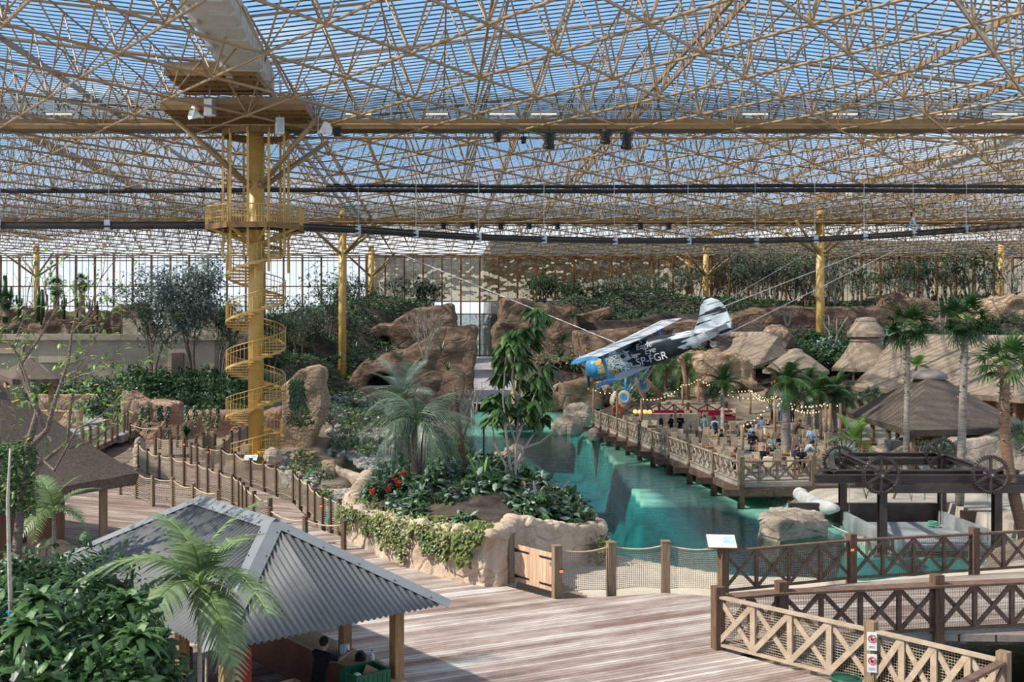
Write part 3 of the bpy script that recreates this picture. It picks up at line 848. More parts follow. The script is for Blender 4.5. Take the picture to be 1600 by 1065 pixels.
# speakers hanging below the platforms
for px, py, D, yaw, lab in ((328, 168, 56.5, 1.2, 'white box loudspeaker hanging above the sloping white horn'), (437, 197, 58, .3, 'white box loudspeaker hanging right of the column head')):
    p = at(px, py, D); t = thing('loudspeaker', lab, 'speaker', p, yaw)
    b = MB(); b.box((0, 0, 0), (.45, .5, .9)); b.build('cabinet', WHITE, t)
    b = MB(); b.box((0, -.26, 0), (.36, .02, .8)); b.build('grille', STEEL, t)
    b = MB(); b.tube((0, 0, .45), (0, 0, 3.0 if px > 400 else 2.8), .03); b.build('hanger_rod', STEEL, t)
for px, py, D, yaw, lab in ((318, 183, 57, -.9, 'white horn loudspeaker pointing left under the column head'), (497, 207, 58, .9, 'small white horn loudspeaker at the right end of the platform')):
    p = at(px, py, D); t = thing('horn_loudspeaker', lab, 'speaker', p, yaw)
    b = MB(); b.lathe((0, 0, 0), [(.08, 0), (.12, .25), (.4, .75), (.36, .72), (.08, .3)], 14, Matrix.Rotation(PI / 2.3, 3, 'X')); b.build('horn', WHITE, t, smooth=True)
    b = MB(); b.tube((0, 0, 0), (0, 0, ZB + .3 - p.z), .03); b.build('bracket', STEEL, t)
# stage lights under the catwalks
def stage_light(px, py, D, label, s=1.0, ztop=ZB, group=None):
    p = at(px, py, D); t = thing('stage_light', label, 'stage light', p, group=group)
    b = MB(); b.tube((0, 0, .35 * s), (0, 0, max(.5, ztop - p.z)), .03); b.bar((-.3 * s, 0, .35 * s), (.3 * s, 0, .35 * s), .06); b.bar((-.3 * s, 0, .35 * s), (-.3 * s, 0, -.05 * s), .05); b.bar((.3 * s, 0, .35 * s), (.3 * s, 0, -.05 * s), .05); b.build('yoke', BLACK, t)
    R = Matrix.Rotation(.35, 3, 'X')
    b = MB(); b.lathe((0, 0, 0), [(.12 * s, .4 * s), (.25 * s, .3 * s), (.25 * s, -.25 * s), (.3 * s, -.3 * s), (.3 * s, -.45 * s)], 14, R); b.build('lamp_body', BLACK, t, smooth=False)
    b = MB(); b.lathe(R @ V((0, 0, -.452 * s)), [(.25 * s, 0), (.2 * s, -.02)], 14, R); b.build('lens', STEEL, t)
for a in ((858, 218, 59.5, 'black moving stage light, first of three big ones under the near catwalk', 1.15), (946, 212, 59.5, 'black moving stage light, second of three big ones under the near catwalk', 1.0),
          (979, 219, 59.5, 'black moving stage light, last of three big ones under the near catwalk', 1.1), (777, 212, 60, 'small black floodlight left of the big stage lights', .75), (818, 218, 62, 'tiny black spotlight left of the first big stage light', .5),
          (527, 204, 59.5, 'black floodlight right of the column head under the catwalk', .7)): stage_light(*a)
for px in (693, 738, 783, 827, 871, 1001, 1045): stage_light(px, 351, 115.1, 'far black spotlight hanging under the distant catwalk', 1.0, group='far spotlights on the distant catwalk')

# ================================================================== back facade
WY = 171.0
def facade(x0, x1, nm, label, step, thin, zbands, mid, lo_z, glass):
    root = struct(thing(nm, label, 'wall', ((x0 + x1) / 2, WY, 0)))
    b, c, d = MB(), MB(), MB()
    x = x0
    while x <= x1 + .01:
        b.box((x, WY, (20 + lo_z) / 2), (.26, .5, 20 - lo_z))
        for k in range(1, thin): c.box((x + step * k / thin, WY, (20 + lo_z) / 2), (.07, .12, 20 - lo_z))
        x += step
    for z in zbands: d.box(((x0 + x1) / 2, WY, z), (x1 - x0, .2, .17))
    for z in mid:
        x = x0
        while x < x1:
            c.box((x + step / 2, WY, z), (step, .1, .06)); x += step
    struct(b.build('mullions', MULL, root, world=True)); struct(c.build('glazing_bars', MULL, root, world=True)); struct(d.build('transoms', MULL, root, world=True))
    for za, zb_, gm, gn in glass:
        x = x0
        q = MB(); q.add([(x0, WY - .03, za), (x1, WY - .03, za), (x1, WY - .03, zb_), (x0, WY - .03, zb_)], [(0, 1, 2, 3)])
        struct(q.build(gn, gm, root, world=True))
facade(-92, -12, 'wall_back_left', 'clear glazed end wall with rust brown mullions', 3.15, 3, (14.7, 11.4, 6.5, 19.5, 19.0), (13.1,), 0, ((0, 20, GLW, 'clear_panes'),))
facade(-12, 36, 'wall_back_centre', 'mirrored glazed end wall reflecting the roof', 3.15, 2, (12.2, 10.1, 19.6, 3.2), (16, 5), 0, ((0, 10.1, glassmat('dark_tinted_glass', (.16, .21, .20), refl=.25, wavy=.3), 'dark_panes'), (10.1, 12.2, GLW, 'clear_panes'), (12.2, 20, GLM, 'mirror_panes')))
facade(36, 118, 'wall_back_right', 'dim glazed end wall behind the trees on the right', 3.15, 4, (12.2, 7.4, 19.6), (16,), 0, ((0, 20, GLM, 'mirror_panes'),))
# outside: pale yard and the neighbouring dark hall
b = MB(); b.add([(-600, 172, -.5), (600, 172, -.5), (600, 900, -.5), (-600, 900, -.5)], [(0, 1, 2, 3)])
YARD = mat('pale_yard', (.62, .62, .62), (.5, .5, .5), scale=.1, rough=.9)
struct(b.build('ground_outside', YARD), 'pale yard outside the glass wall', 'ground')
b = MB(); b.box((75, 212, 12), (130, 30, 25)); 
struct(b.build('neighbour_hall', mat('dark_cladding', (.10, .105, .10), (.14, .14, .13), scale=.3, rough=.7)), 'dark neighbouring hall outside the glass', 'building')
# ================================================================== net fences
def sagline(p, q, top, sag, n=8):
    return [p.lerp(q, i / n) + V((0, 0, top - sag * 4 * (i / n) * (1 - i / n))) for i in range(n + 1)]
def net_panel(p, q, top, sag, bot, rise, cell, r, slack=1.0):
    b = MB(); L_ = (q - p).length; nv = max(3, int(L_ / cell)); nh = max(3, int((top - bot) / cell))
    def P(t, s):
        zt_ = top - sag * 4 * t * (1 - t); zb = bot + rise * 4 * t * (1 - t)
        return p.lerp(q, t) + V((0, 0, zb + (zt_ - zb) * s))
    for i in range(1, nv): b.tube(P(i / nv, 0), P(i / nv, 1), r, n=3, caps=False)
    m = 6
    for j in range(1, nh): b.path([P(k / m, j / nh) for k in range(m + 1)], r, 3, caps=False)
    return b
def net_fence(label, base, h=1.35, cell=.085, r=.009, post=.15, m=POST, nets=True, skip=(), z=None):
    base = [V(p) for p in base]
    root = thing('net_fence', label, 'fence', base[0])
    for i, p in enumerate(base):
        b = MB(); a = base[min(i + 1, len(base) - 1)] - base[max(i - 1, 0)]
        R = Matrix.Rotation(math.atan2(a.y, a.x), 3, 'Z')
        b.box(p + V((0, 0, h / 2 - .1)), (post, post, h + .2), R); b.box(p + V((0, 0, h + .015)), (post * 1.12, post * 1.12, .03), R)
        b.build('post', m, root, world=True)
    for i in range(len(base) - 1):
        if i in skip: continue
        p, q = base[i], base[i + 1]; L_ = (q - p).length; sg = min(.16, .07 * L_)
        b = MB(); b.path(sagline(p, q, h - .1, sg), .026, 6); b.build('rope', ROPE, root, world=True, smooth=True)
        if nets:
            net_panel(p, q, h - .1, sg, .07, .08, cell, r).build('netting', NET, root, world=True)
            b = MB(); b.path(sagline(p, q, .07, -.08), .012, 5); b.build('foot_rope', ROPE, root, world=True)
    return root
g2 = lambda l, z=0: [G(a, b, z) for a, b in l]
net_fence('net fence with dark posts along the rocky side of the curved boardwalk', g2([(299, 729), (308, 732), (325, 735.5), (346, 738), (367, 745), (392, 758), (413, 764), (432, 772), (459, 782), (469.5, 792), (482, 801), (493, 815), (505, 825), (517, 830), (530, 835)]))
net_fence('net fence with dark posts along the pavilion side of the curved boardwalk', g2([(217, 729), (231, 740), (249, 748), (269, 752), (288, 759), (309, 765), (325, 772), (343, 780), (364, 788), (374, 795), (380, 803), (386, 812), (397, 820), (422, 832)]))
net_fence('rope fence with low brown posts ending at the rock planter', g2([(422, 834), (477, 850), (537, 858)]), nets=False, h=1.0)
net_fence('net fence with posts beside the thatched pavilion deck', g2([(188, 772), (213, 778), (239, 790), (270, 794), (302, 806), (340, 818)]), cell=.1, m=POSTL)
net_fence('net fence zigzagging behind the curved boardwalk near the stair foot', g2([(243, 716), (267, 719), (288, 720), (306, 716), (318, 713), (325, 703), (336, 712)]), cell=.13, r=.013)
net_fence('short net fence between stair foot and pink planter wall', g2([(332, 730), (350, 722), (362, 706), (374, 700), (386, 690)]), cell=.13, r=.013)
net_fence('rope fence strung in front of the pink rock planter', g2([(203, 690), (250, 697), (277, 694)]), nets=False, h=1.3)
# the raised bridge on the left
bz = .55
bb = g2([(129, 706), (141, 702), (153, 696), (164, 691), (175, 686), (183, 681), (194, 676), (199, 673)], bz)
net_fence('net fence along the raised footbridge at the left', bb, h=1.4, cell=.13, r=.013)
b = MB()
q = [p + V((-3.2, 1.0, 0)) for p in bb]
for i in range(len(bb) - 1): b.prism([bb[i] - V((0, 0, .35)), bb[i + 1] - V((0, 0, .35)), q[i + 1] - V((0, 0, .35)), q[i] - V((0, 0, .35))], (0, 0, .33))
struct(b.build('deck_left_bridge', DECK2), 'raised timber footbridge at the left', 'bridge')
for i in (0, 3, 6):
    b = MB(); p = bb[i] + V((-.3, .3, 0)); b.box((p.x, p.y, -.3), (.28, .28, 1.3)); tag(b.build('bridge_pile', POST, off=(p.x, p.y, -.9)), 'dark timber pile carrying the raised footbridge', 'pile', 'piles of the left footbridge')
net_fence('net fence with square posts between gate and information board', g2([(870, 932), (955, 925), (1040, 923), (1130, 927)]), h=1.5, cell=.062, r=.0075, post=.24, m=POSTL)
# ================================================================== cross braced fences
def cross_fence(label, base, h, nx, post, m_post, m_rail, rail_w=.11, mesh=True, cell=.06, top=None, bow=0.0, posts=None, brace=.075, zb=.12, verts=True, mr=.005, capw=None):
    base = [V(p) for p in base]
    root = thing('cross_fence', label, 'fence', base[0]); T = top or h * .86
    for i, p in enumerate(base):
        if posts is not None and i not in posts: continue
        a = base[min(i + 1, len(base) - 1)] - base[max(i - 1, 0)]; R = Matrix.Rotation(math.atan2(a.y, a.x), 3, 'Z')
        b = MB(); b.box(p + V((0, 0, h / 2 - .15)), (post, post, h + .3), R); b.build('post', m_post, root, world=True)
    for i in range(len(base) - 1):
        p, q = base[i], base[i + 1]
        b = MB(); b.bar(p + V((0, 0, T)), q + V((0, 0, T)), capw or rail_w * 1.5, .06); b.build('top_rail', m_rail, root, world=True)
        b = MB(); b.bar(p + V((0, 0, zb)), q + V((0, 0, zb)), rail_w * .8, .07); b.build('bottom_rail', m_rail, root, world=True)
        n = nx[i] if isinstance(nx, (list, tuple)) else nx
        for k in range(n):
            a, c = p.lerp(q, k / n), p.lerp(q, (k + 1) / n); nd = (q - p).normalized().cross(UP) * .025
            for s_, (u, w) in ((1, ((a, zb + .03), (c, T - .03))), (-1, ((a, T - .03), (c, zb + .03)))):
                b = MB()
                if bow:
                    side = V((0, 0, 1)) * 0
                    mid = (u[0] + w[0]) / 2
                    pts = []
                    for j in range(7):
                        t = j / 6; x = u[0].lerp(w[0], t) + (q - p).normalized() * (bow * math.sin(PI * t) * s_)
                        pts.append(x + nd * s_ + V((0, 0, u[1] + (w[1] - u[1]) * t)))
                    b.path(pts, brace * .55, 4)
                else: b.bar(u[0] + V((0, 0, u[1])) + nd * s_, w[0] + V((0, 0, w[1])) + nd * s_, .04, brace * 1.25)
                b.build('brace', m_rail, root, world=True)
            if verts and 0 < k < n:
                b = MB(); b.bar(a + V((0, 0, zb)), a + V((0, 0, T)), .08, brace * 1.3, up=(q - p)); b.build('upright', m_rail, root, world=True)
        if mesh:
            net_panel(p + (q - p).normalized().cross(UP) * -.06, q + (q - p).normalized().cross(UP) * -.06, T, 0, zb, 0, cell, mr).build('wire_mesh', NET, root, world=True)
    return root
X1 = g2([(1130, 929), (1330, 908), (1522, 896)]); X1.append(X1[2] * 2 - X1[1] + V((0, .1, 0)))
cross_fence('dark cross braced fence on the far side of the footbridge, by the water', X1, 1.5, 4, .24, POST, RAIL, cell=.07)
X2 = g2([(1122, 1013), (1221, 1003), (1464, 990)]); X2.append(X2[2] * 2 - X2[1]); 
cross_fence('dark cross braced fence on the near side of the footbridge', X2, 1.55, [2, 4, 4], .26, POST, RAIL, cell=.07, top=1.27, capw=.42, brace=.09)
X3 = g2([(1122, 1013.5), (1361, 1076), (1568, 1134)])
cross_fence('pale sunlit cross braced fence at the near right with netting', X3, 1.5, [4, 4], .22, POSTL, PALEW, cell=.06, top=1.3, brace=.1, posts=(1, 2), mr=.0075)
X4 = [X3[2], G(1440, 1215, 0), G(1330, 1290, 0)]
cross_fence('short dark fence returning at the bottom right corner', X4, 1.5, 2, .2, POSTL, RAIL, posts=(1,), top=1.3, mesh=False)
# warning plates on the middle post of the pale fence
SIGNR = mat('red_sign_paint', (.55, .03, .03), rough=.5)
for k, (dz, lab) in enumerate(((1.10, 'white warning plate with red ring on fence post, the upper one'), (.62, 'white warning plate with red ring on fence post, the lower one'))):
    p = X3[1] + V((-.045, -.155, dz))
    t = thing('warning_plate', lab, 'sign', p, math.radians(-14))
    b = MB(); b.box((0, 0, 0), (.20, .015, .40)); b.build('plate', WHITE, t)
    b = MB(); b.ring((0, -.012, .06), .075, .011, (0, 1, 0), 24, 5); b.bar((-.052, -.014, .112), (.052, -.014, .008), .012, .02, up=(0, 1, 0)); b.build('prohibition_ring', SIGNR, t)
    b = MB(); b.ell((.0, -.01, .04), (.035, .006, .03), 10, 6); b.ell((-.012, -.01, .085), (.016, .006, .016), 8, 6); b.bar((.01, -.011, .05), (.055, -.011, .075), .01, .014); b.build('pictogram', BLACK, t)
    b = MB(); [b.box((0, -.009, -.11 - i * .03), (.13, .003, .008)) for i in range(2)]; b.build('caption_lines', BLACK, t)
# orange marker lamps on posts
ORNG = emit('orange_marker', (1.0, .22, .04), .5)
for p, lab in ((X1[1] + V((-.02, -.135, 1.02)), 'small orange marker lamp on the footbridge post'), (G(870, 932) + V((.12, -.1, .78)), 'small orange marker lamp on the gate post'),
               (G(505, 825) + V((-.08, -.08, .9)), 'small orange marker lamp on a boardwalk post'), (G(325, 735.5) + V((0, -.085, 1.05)), 'small orange marker lamp on a post below the staircase'), (G(288, 720) + V((0, -.085, 1.0)), 'small orange marker lamp on a post of the zigzag net fence')):
    t = thing('marker_lamp', lab, 'lamp', p); b = MB(); b.box((0, 0, 0), (.1, .04, .08)); b.build('lens', ORNG, t); b = MB(); b.box((0, .01, .05), (.13, .05, .03)); b.build('hood', BLACK, t)
# ------------------------------------------------------------------ timber gate
ga, gb = G(796, 908), G(872, 930)
t = thing('timber_gate', 'pale boarded double gate with black strap hinges beside the planter', 'gate', ga)
d = (gb - ga); Lg = d.length; dn = d.normalized(); nn = V((dn.y, -dn.x, 0));
if nn.y > 0: nn = -nn
b = MB(); b.box(ga + V((0, 0, .72)), (.24, .24, 1.5), Matrix.Rotation(math.atan2(d.y, d.x), 3, 'Z')); b.box(ga + V((0, 0, 1.5)), (.27, .27, .05), Matrix.Rotation(math.atan2(d.y, d.x), 3, 'Z')); b.build('gate_post', POSTL, t, world=True)
GATEW = mat('pale_red_cedar', (.56, .37, .25), (.42, .26, .17), scale=2.5, rough=.7, stretch=(6, 6, .5), isl=.2)
for s0, s1 in ((.17, .5), (.5, .9)):
    b = MB(); n = 6
    for k in range(n):
        u = Lg * (s0 + (s1 - s0) * (k + .5) / n); b.bar(ga + dn * u + V((0, 0, .08)), ga + dn * u + V((0, 0, 1.22)), .045, Lg * (s1 - s0) / n * .94, up=dn)
    leaf_ = b.build('gate_leaf', GATEW, t, world=True)
    e0 = s0 if s0 < .3 else s1; sg = 1 if s0 < .3 else -1
    for z in (.25, 1.05):
        b = MB(); p = ga + dn * (Lg * e0) + nn * .035 + V((0, 0, z)); b.bar(p - dn * .05 * sg, p + dn * .55 * sg, .02, .05); b.box(p - dn * .02 * sg, (.1, .06, .1), Matrix.Rotation(math.atan2(d.y, d.x), 3, 'Z')); o = b.build('strap_hinge', BLACK, None); o.parent = leaf_
        o.location = -V(ga) + V(ga) - V(t.location)
b = MB(); p = gb + nn * .14 - dn * .1 + V((0, 0, .95)); b.lathe(p, [(.09, -.06), (.09, .06)], 14, Matrix.Rotation(PI / 2, 3, 'X')); tag(b.build('door_buzzer', STEEL, off=p), 'round metal fitting on the right gate post', 'fitting')
# ------------------------------------------------------------------ information boards
def info_board(p, yaw, label, s=1.0, hp=1.5, frame=RAIL):
    t = thing('information_board', label, 'sign', p, yaw); R = Matrix.Rotation(-math.radians(58), 3, 'X')
    R = Matrix.Rotation(math.radians(32), 3, 'X')
    c = V((0, 0, hp + .06)); b = MB(); b.box(c, (.86 * s, .58 * s, .035), R); b.build('board', frame, t)
    b = MB(); b.box(c + R @ V((0, 0, .02)), (.82 * s, .54 * s, .008), R); fc = b.build('printed_face', WHITE, t)
    b = MB(); b.box(c + R @ V((.21 * s, .05 * s, .026)), (.34 * s, .3 * s, .004), R); o = b.build('picture', mat('blue_print', (.18, .36, .50), (.45, .62, .70), scale=7), None); o.parent = fc
    b = MB(); [b.box(c + R @ V((-.19 * s, (.17 - i * .05) * s, .026)), ((.34 if i % 3 else .26) * s, .014 * s, .003), R) for i in range(8)]; o = b.build('text_lines', mat('grey_print', (.42, .42, .42)), None); o.parent = fc
    return t
info_board(G(1128, 929) + V((0, .05, 0)), -.1, 'tilted white information board with blue picture on the fence post', 1.0, 1.52)
info_board(at(392, 717, 52) , 0, 'small tilted white information board at the foot of the staircase', .8, 0.0)
t = thing('tall_sign', 'narrow blue green sign leaning on the boardwalk fence', 'sign', G(517, 829) + V((-.02, -.16, .35))); R = Matrix.Rotation(.32, 3, 'Y')
b = MB(); b.box((.0, 0, .5), (.14, .03, 1.1), R); b.build('plate', mat('teal_sign', (.18, .33, .33), (.24, .4, .38), scale=4), t)
b = MB(); [b.box(R @ V((0, -.018, .12 + i * .09)) + V((.0, 0, .0)), (.08, .004, .035), R) for i in range(9)]; b.build('lettering', WHITE, t)
for p, lab in ((G(537, 857) + V((-.02, -.09, .72)), 'small green plate on the short post by the planter'), (G(476, 850) + V((0, -.09, .6)), 'small green plate on the low rope fence post')):
    b = MB(); b.box(p, (.07, .015, .2)); tag(b.build('green_plate', mat('green_sign', (.05, .35, .22)), off=p), lab, 'sign')
# green bin near the pale fence
t = thing('litter_bin', 'dark green round bin at the bottom edge by the pale fence', 'bin', G(1322, 1105, 0) + V((0, 0, 0)))
b = MB(); b.lathe((0, 0, 0), [(.22, 0), (.28, .5), (.30, .62)], 20); b.build('body', mat('dark_green_plastic', (.01, .06, .035), rough=.4), t, smooth=True)
b = MB(); b.ring((0, 0, .62), .30, .025, None, 24, 6); b.build('rim', mat('green_rim', (.02, .09, .05), rough=.35), t, smooth=True)

# ================================================================== terrace railing over the water
tc, te = G(1158, 755), G(926, 660)
tb = [tc]
for y in (737.5, 722, 709, 698.5, 690, 682.5, 676, 670.5, 665.5, 661):
    k = (y - 755) / (660 - 755); 
    Yd = F * H / (y - HY); s = (Yd - tc.y) / (te.y - tc.y); tb.append(tc.lerp(te, s))
cross_fence('weathered railing of bowed crosses along the terrace edge over the lagoon', tb, 1.25, [5] * 3 + [4] * 7, .2, POSTL, PALEW, mesh=False, top=1.08, bow=.07, verts=False, zb=.1)
tf = [tc, G(1270, 752), G(1390, 750)]
cross_fence('brown cross braced railing along the front of the terrace', tf, 1.35, [4, 4], .26, POSTL, mat('brown_rail', (.21, .14, .10), (.29, .21, .15), scale=4, rough=.8), mesh=False, top=1.1, brace=.09)
slab('deck_terrace', [tuple(tc[:2]), tuple(tf[2][:2]), (46, 56), (46, 92), tuple(te[:2])], 0, .22, mat('terrace_floor', (.30, .25, .21), (.40, .35, .30), scale=.8, rough=.9, bump=.2), 'timber terrace floor under the tables')
# piles and beams carrying the terrace edge
dirn = (te - tc).normalized(); nrm = V((dirn.y, -dirn.x, 0))
if nrm.x > 0: nrm = -nrm
for i, p in enumerate(tb):
    t = thing('terrace_pile', 'square timber pile carrying the terrace edge above the water', 'pile', (p.x, p.y, -2.2), group='piles under the terrace edge')
    b = MB(); b.box((0, 0, 1.0), (.28, .28, 2.3), Matrix.Rotation(math.atan2(dirn.y, dirn.x), 3, 'Z')); b.build('pile', POST, t)
    b = MB(); q = p - V(t.location); b.bar(V((0, 0, 1.75)) + nrm * .95, V((0, 0, 1.75)) - nrm * 1.6, .3, .34); b.build('cross_beam', RAIL, t)
b = MB(); b.bar(tc + V((0, 0, -.42)), te + V((0, 0, -.42)), .2, .38); struct(b.build('edge_beam', RAIL), 'timber beam under the terrace edge', 'beam')
b = MB(); b.bar(tc + V((0, 0, -.45)), tf[2] + V((0, 0, -.45)), .2, .5); struct(b.build('front_edge_beam', RAIL), 'timber beam under the terrace front', 'beam')
# ================================================================== rocks
TEX = {}
def tex(kind, s):
    k = (kind, s)
    if k not in TEX:
        t = bpy.data.textures.new('%s_%s' % (kind.lower(), s), kind); t.noise_scale = s
        if kind == 'CLOUDS': t.noise_depth = 4
        TEX[k] = t
    return TEX[k]
def rockify(o, voxel, d1, s1, d2=0, s2=1, smooth=0):
    m = o.modifiers.new('remesh', 'REMESH'); m.mode = 'VOXEL'; m.voxel_size = voxel; m.use_smooth_shade = True
    if smooth: q = o.modifiers.new('smooth', 'SMOOTH'); q.iterations = smooth; q.factor = .5
    for d, s, kind in ((d1, s1, 'CLOUDS'), (d2, s2, 'VORONOI')):
        if d:
            q = o.modifiers.new('disp', 'DISPLACE'); q.texture = tex(kind, s); q.texture_coords = 'GLOBAL'; q.strength = d; q.mid_level = .5
    return o
def trace_rock(label, pts, D, T, m, voxel=.3, d1=.8, s1=2.2, d2=.7, s2=2.6, smooth=1, cat='rock', name='rock_formation', group=None, lean=0.0):
    """outline met at depth D, given a real thickness T behind it; the foot goes into the ground"""
    q = [at(x, y, D) for x, y in pts]
    b = MB(); b.prism(q, (0, T, 0))
    z0 = min(p.z for p in q); c = sum(q, V((0, 0, 0))) / len(q)
    if lean:
        b.v = [(x, y + lean * (z - z0), z) for x, y, z in b.v]
    o = b.build(name, m, off=(c.x, D + T / 2, z0), smooth=True)
    rockify(o, voxel, d1, s1, d2, s2, smooth)
    return tag(o, label, cat, group)
def blob_rock(label, px0, px1, py0, py1, D, m, depth=None, voxel=None, name='boulder', group=None, cat='rock', flat=1.0, d=None, seed=0):
    p, q = at(px0, py1, D), at(px1, py0, D); w, h = q.x - p.x, q.z - p.z; dep = depth or w * .8
    c = V(((p.x + q.x) / 2, D + dep * .3, p.z)); R_ = random.Random(seed + px0)
    b = MB(); b.ell(c + V((0, 0, h * .35)), (w * .5, dep * .5, h * .68), 14, 10)
    for k in range(5):
        a = R_.uniform(0, 6.28); b.box(c + V((math.cos(a) * w * .22, math.sin(a) * dep * .22, h * R_.uniform(.15, .42))), (w * R_.uniform(.35, .55), dep * R_.uniform(.35, .55), h * R_.uniform(.5, .95)), Matrix.Rotation(R_.uniform(0, 3), 3, 'Z') @ Matrix.Rotation(R_.uniform(-.2, .2), 3, 'X'))
    v = voxel or max(w, h, .6) / 22
    o = b.build(name, m, off=c, smooth=True)
    dd = d if d is not None else min(w, h) * .13
    rockify(o, v, dd, max(w, h) * .22, dd * .7, max(w, h) * .3, 1)
    return tag(o, label, cat, group)
HOLLOW_SHADE = mat('opening_shade', (.10, .07, .055), (.14, .10, .08), scale=.5, rough=1)  # shade inside hollows and openings, put into the colour
trace_rock('brown rock wall with arched cave mouth at the left of the passage', [(538, 660), (538, 626), (546, 600), (556, 578), (564, 566), (580, 562), (610, 552), (630, 546), (656, 534), (680, 517), (710, 510), (742, 509), (746, 514), (746, 552), (740, 580), (744, 670), (640, 670), (636, 600), (628, 588), (600, 583), (578, 586), (568, 598), (566, 625), (564, 660)], 112, 8, ROCKC, lean=.25)
trace_rock('brown stepped rock ridge above the cave, left of the passage', [(548, 570), (556, 532), (578, 512), (590, 506), (610, 508), (620, 500), (644, 484), (660, 481), (698, 477), (708, 474), (712, 500), (716, 580), (612, 580), (608, 528), (590, 528), (586, 580)], 136, 9, ROCKC, lean=.2)
trace_rock('big brown layered cliff at the right of the passage', [(787, 464), (800, 465), (830, 468), (852, 476), (880, 479), (904, 480), (908, 520), (900, 560), (850, 565), (800, 600), (785, 640), (774, 640), (776, 560), (774, 512), (786, 500)], 142, 10, ROCKC, lean=.15)
trace_rock('low brown rock ramp right of the layered cliff', [(902, 492), (930, 487), (954, 480), (957, 494), (930, 510), (904, 540)], 146, 5, ROCKC, d1=.8, d2=.5)
trace_rock('brown rock shelf behind the nose of the aeroplane', [(908, 519), (978, 517), (1060, 508), (1105, 499), (1110, 540), (1000, 570), (930, 600), (915, 560)], 126, 7, ROCKC, lean=.3)
trace_rock('tan rock outcrop low at the right of the passage', [(800, 640), (808, 590), (826, 560), (838, 570), (850, 600), (880, 620), (900, 640)], 112, 5, ROCKB, voxel=.3)
trace_rock('tan rock band sloping behind the palm behind the nose', [(870, 640), (880, 605), (920, 590), (940, 605), (945, 640)], 110, 5, ROCKC, voxel=.3)
trace_rock('long tan rock retaining wall behind the thatched roofs', [(1138, 530), (1143, 496), (1170, 488), (1198, 481), (1276, 479), (1330, 480), (1400, 482), (1425, 486), (1430, 520), (1330, 530), (1290, 512), (1200, 530)], 136, 6, ROCKC, d1=1.0, d2=.6)
trace_rock('pointed brown rock mound below the far right trees', [(1345, 500), (1362, 482), (1385, 469), (1404, 457), (1418, 463), (1440, 466), (1470, 470), (1480, 500)], 152, 9, ROCKC, d1=1.0)
trace_rock('pale pitted rock outcrop at the far right edge', [(1535, 520), (1540, 492), (1560, 474), (1585, 464), (1610, 462), (1660, 470), (1660, 520)], 132, 7, ROCKB, d1=2.4, s1=2.0)
trace_rock('brown rock ledge behind the fan palms at the right', [(1425, 520), (1440, 500), (1470, 494), (1500, 500), (1540, 498), (1545, 524)], 130, 5, ROCKC, d1=1.0)
blob_rock('round rock planter behind the small thatched roofs', 1193, 1240, 508, 540, 116, ROCKB, d=.5)
trace_rock('big domed layered rock with cave behind the terrace', [(1088, 650), (1092, 600), (1094, 566), (1108, 555), (1140, 552), (1166, 558), (1177, 574), (1178, 600), (1200, 606), (1222, 626), (1230, 655), (1172, 655), (1170, 622), (1164, 609), (1154, 606), (1146, 614), (1144, 655)], 95, 9, ROCKB, voxel=.22, d1=1.3, s1=1.6, d2=.8, s2=1.6)
b = MB(); p = at(1157, 632, 99.5); b.box(p, (4.2, 2.5, 5)); tag(b.build('cave_shade_block', HOLLOW_SHADE, off=p), 'dark block for the shaded cave hollow in the domed rock', 'cave')  # solid block coloured dark as the shade in the cave
for i, a in enumerate(((872, 930, 609, 628, 112, 'flat pale boulder farthest back in the lagoon'), (880, 930, 630, 652, 98, 'angular pale boulder in the lagoon behind the railing end'), (862, 918, 651, 672, 86, 'low pale boulder by the far end of the terrace railing'),
                       (888, 926, 643, 658, 92, 'small grey boulder between two pale boulders in the lagoon'), (918, 940, 668, 681, 80, 'small wet boulder at the far end of the terrace railing'), (918, 960, 597, 622, 112, 'tilted boulder behind the lower left wing tip'),
                       (955, 1030, 604, 634, 102, 'large pale boulder behind the aeroplane wheels'), (1020, 1096, 612, 640, 98, 'broad brown boulder behind the fenced rear of the terrace'), (862, 900, 598, 615, 122, 'pale boulder beyond the lagoon under the bank'),
                       (1100, 1150, 630, 650, 92, 'flat pale rock at the foot of the domed rock'))):
    blob_rock(a[5], a[0], a[1], a[2], a[3] + 4, a[4], ROCKG, seed=i, voxel=.18)
# foreground boulders at the water
q = [G(1182, 842, -1.05), G(1215, 848, -1.05), G(1290, 838, -1.05), G(1280, 822, -1.05), G(1200, 815, -1.05)]
b = MB(); b.prism([V((p.x, p.y, -1.6)) for p in q], (0, 0, 1.25)); b.v = [(x + (.12 if z > -1 else 0), y, z + (.25 if z > -1 and x < q[1].x + .7 else 0)) for x, y, z in b.v]
o = rockify(b.build('boulder', ROCKG, off=(q[0].x + 1.2, q[0].y, -1.6), smooth=True), .07, .28, .6, .2, .8, 2); tag(o, 'square brown boulder standing in the lagoon before the gantry', 'rock')
trace_rock('big pale rock mass at the right behind the gantry', [(1498, 790), (1500, 706), (1530, 690), (1560, 694), (1600, 688), (1680, 690), (1690, 800)], 53, 5, ROCKG, voxel=.14, d1=.5, s1=1.2, d2=.5, s2=1.6, lean=.35)
trace_rock('pale flat rock ledge behind the right rear gantry wheel', [(1395, 712), (1420, 700), (1470, 694), (1510, 690), (1520, 740), (1400, 738)], 57, 3, ROCKG, voxel=.12, d1=.6, s1=1, lean=.3)
blob_rock('brown wet rock at the right end of the platform', 1560, 1640, 800, 850, 44, ROCKG, seed=3, voxel=.1)
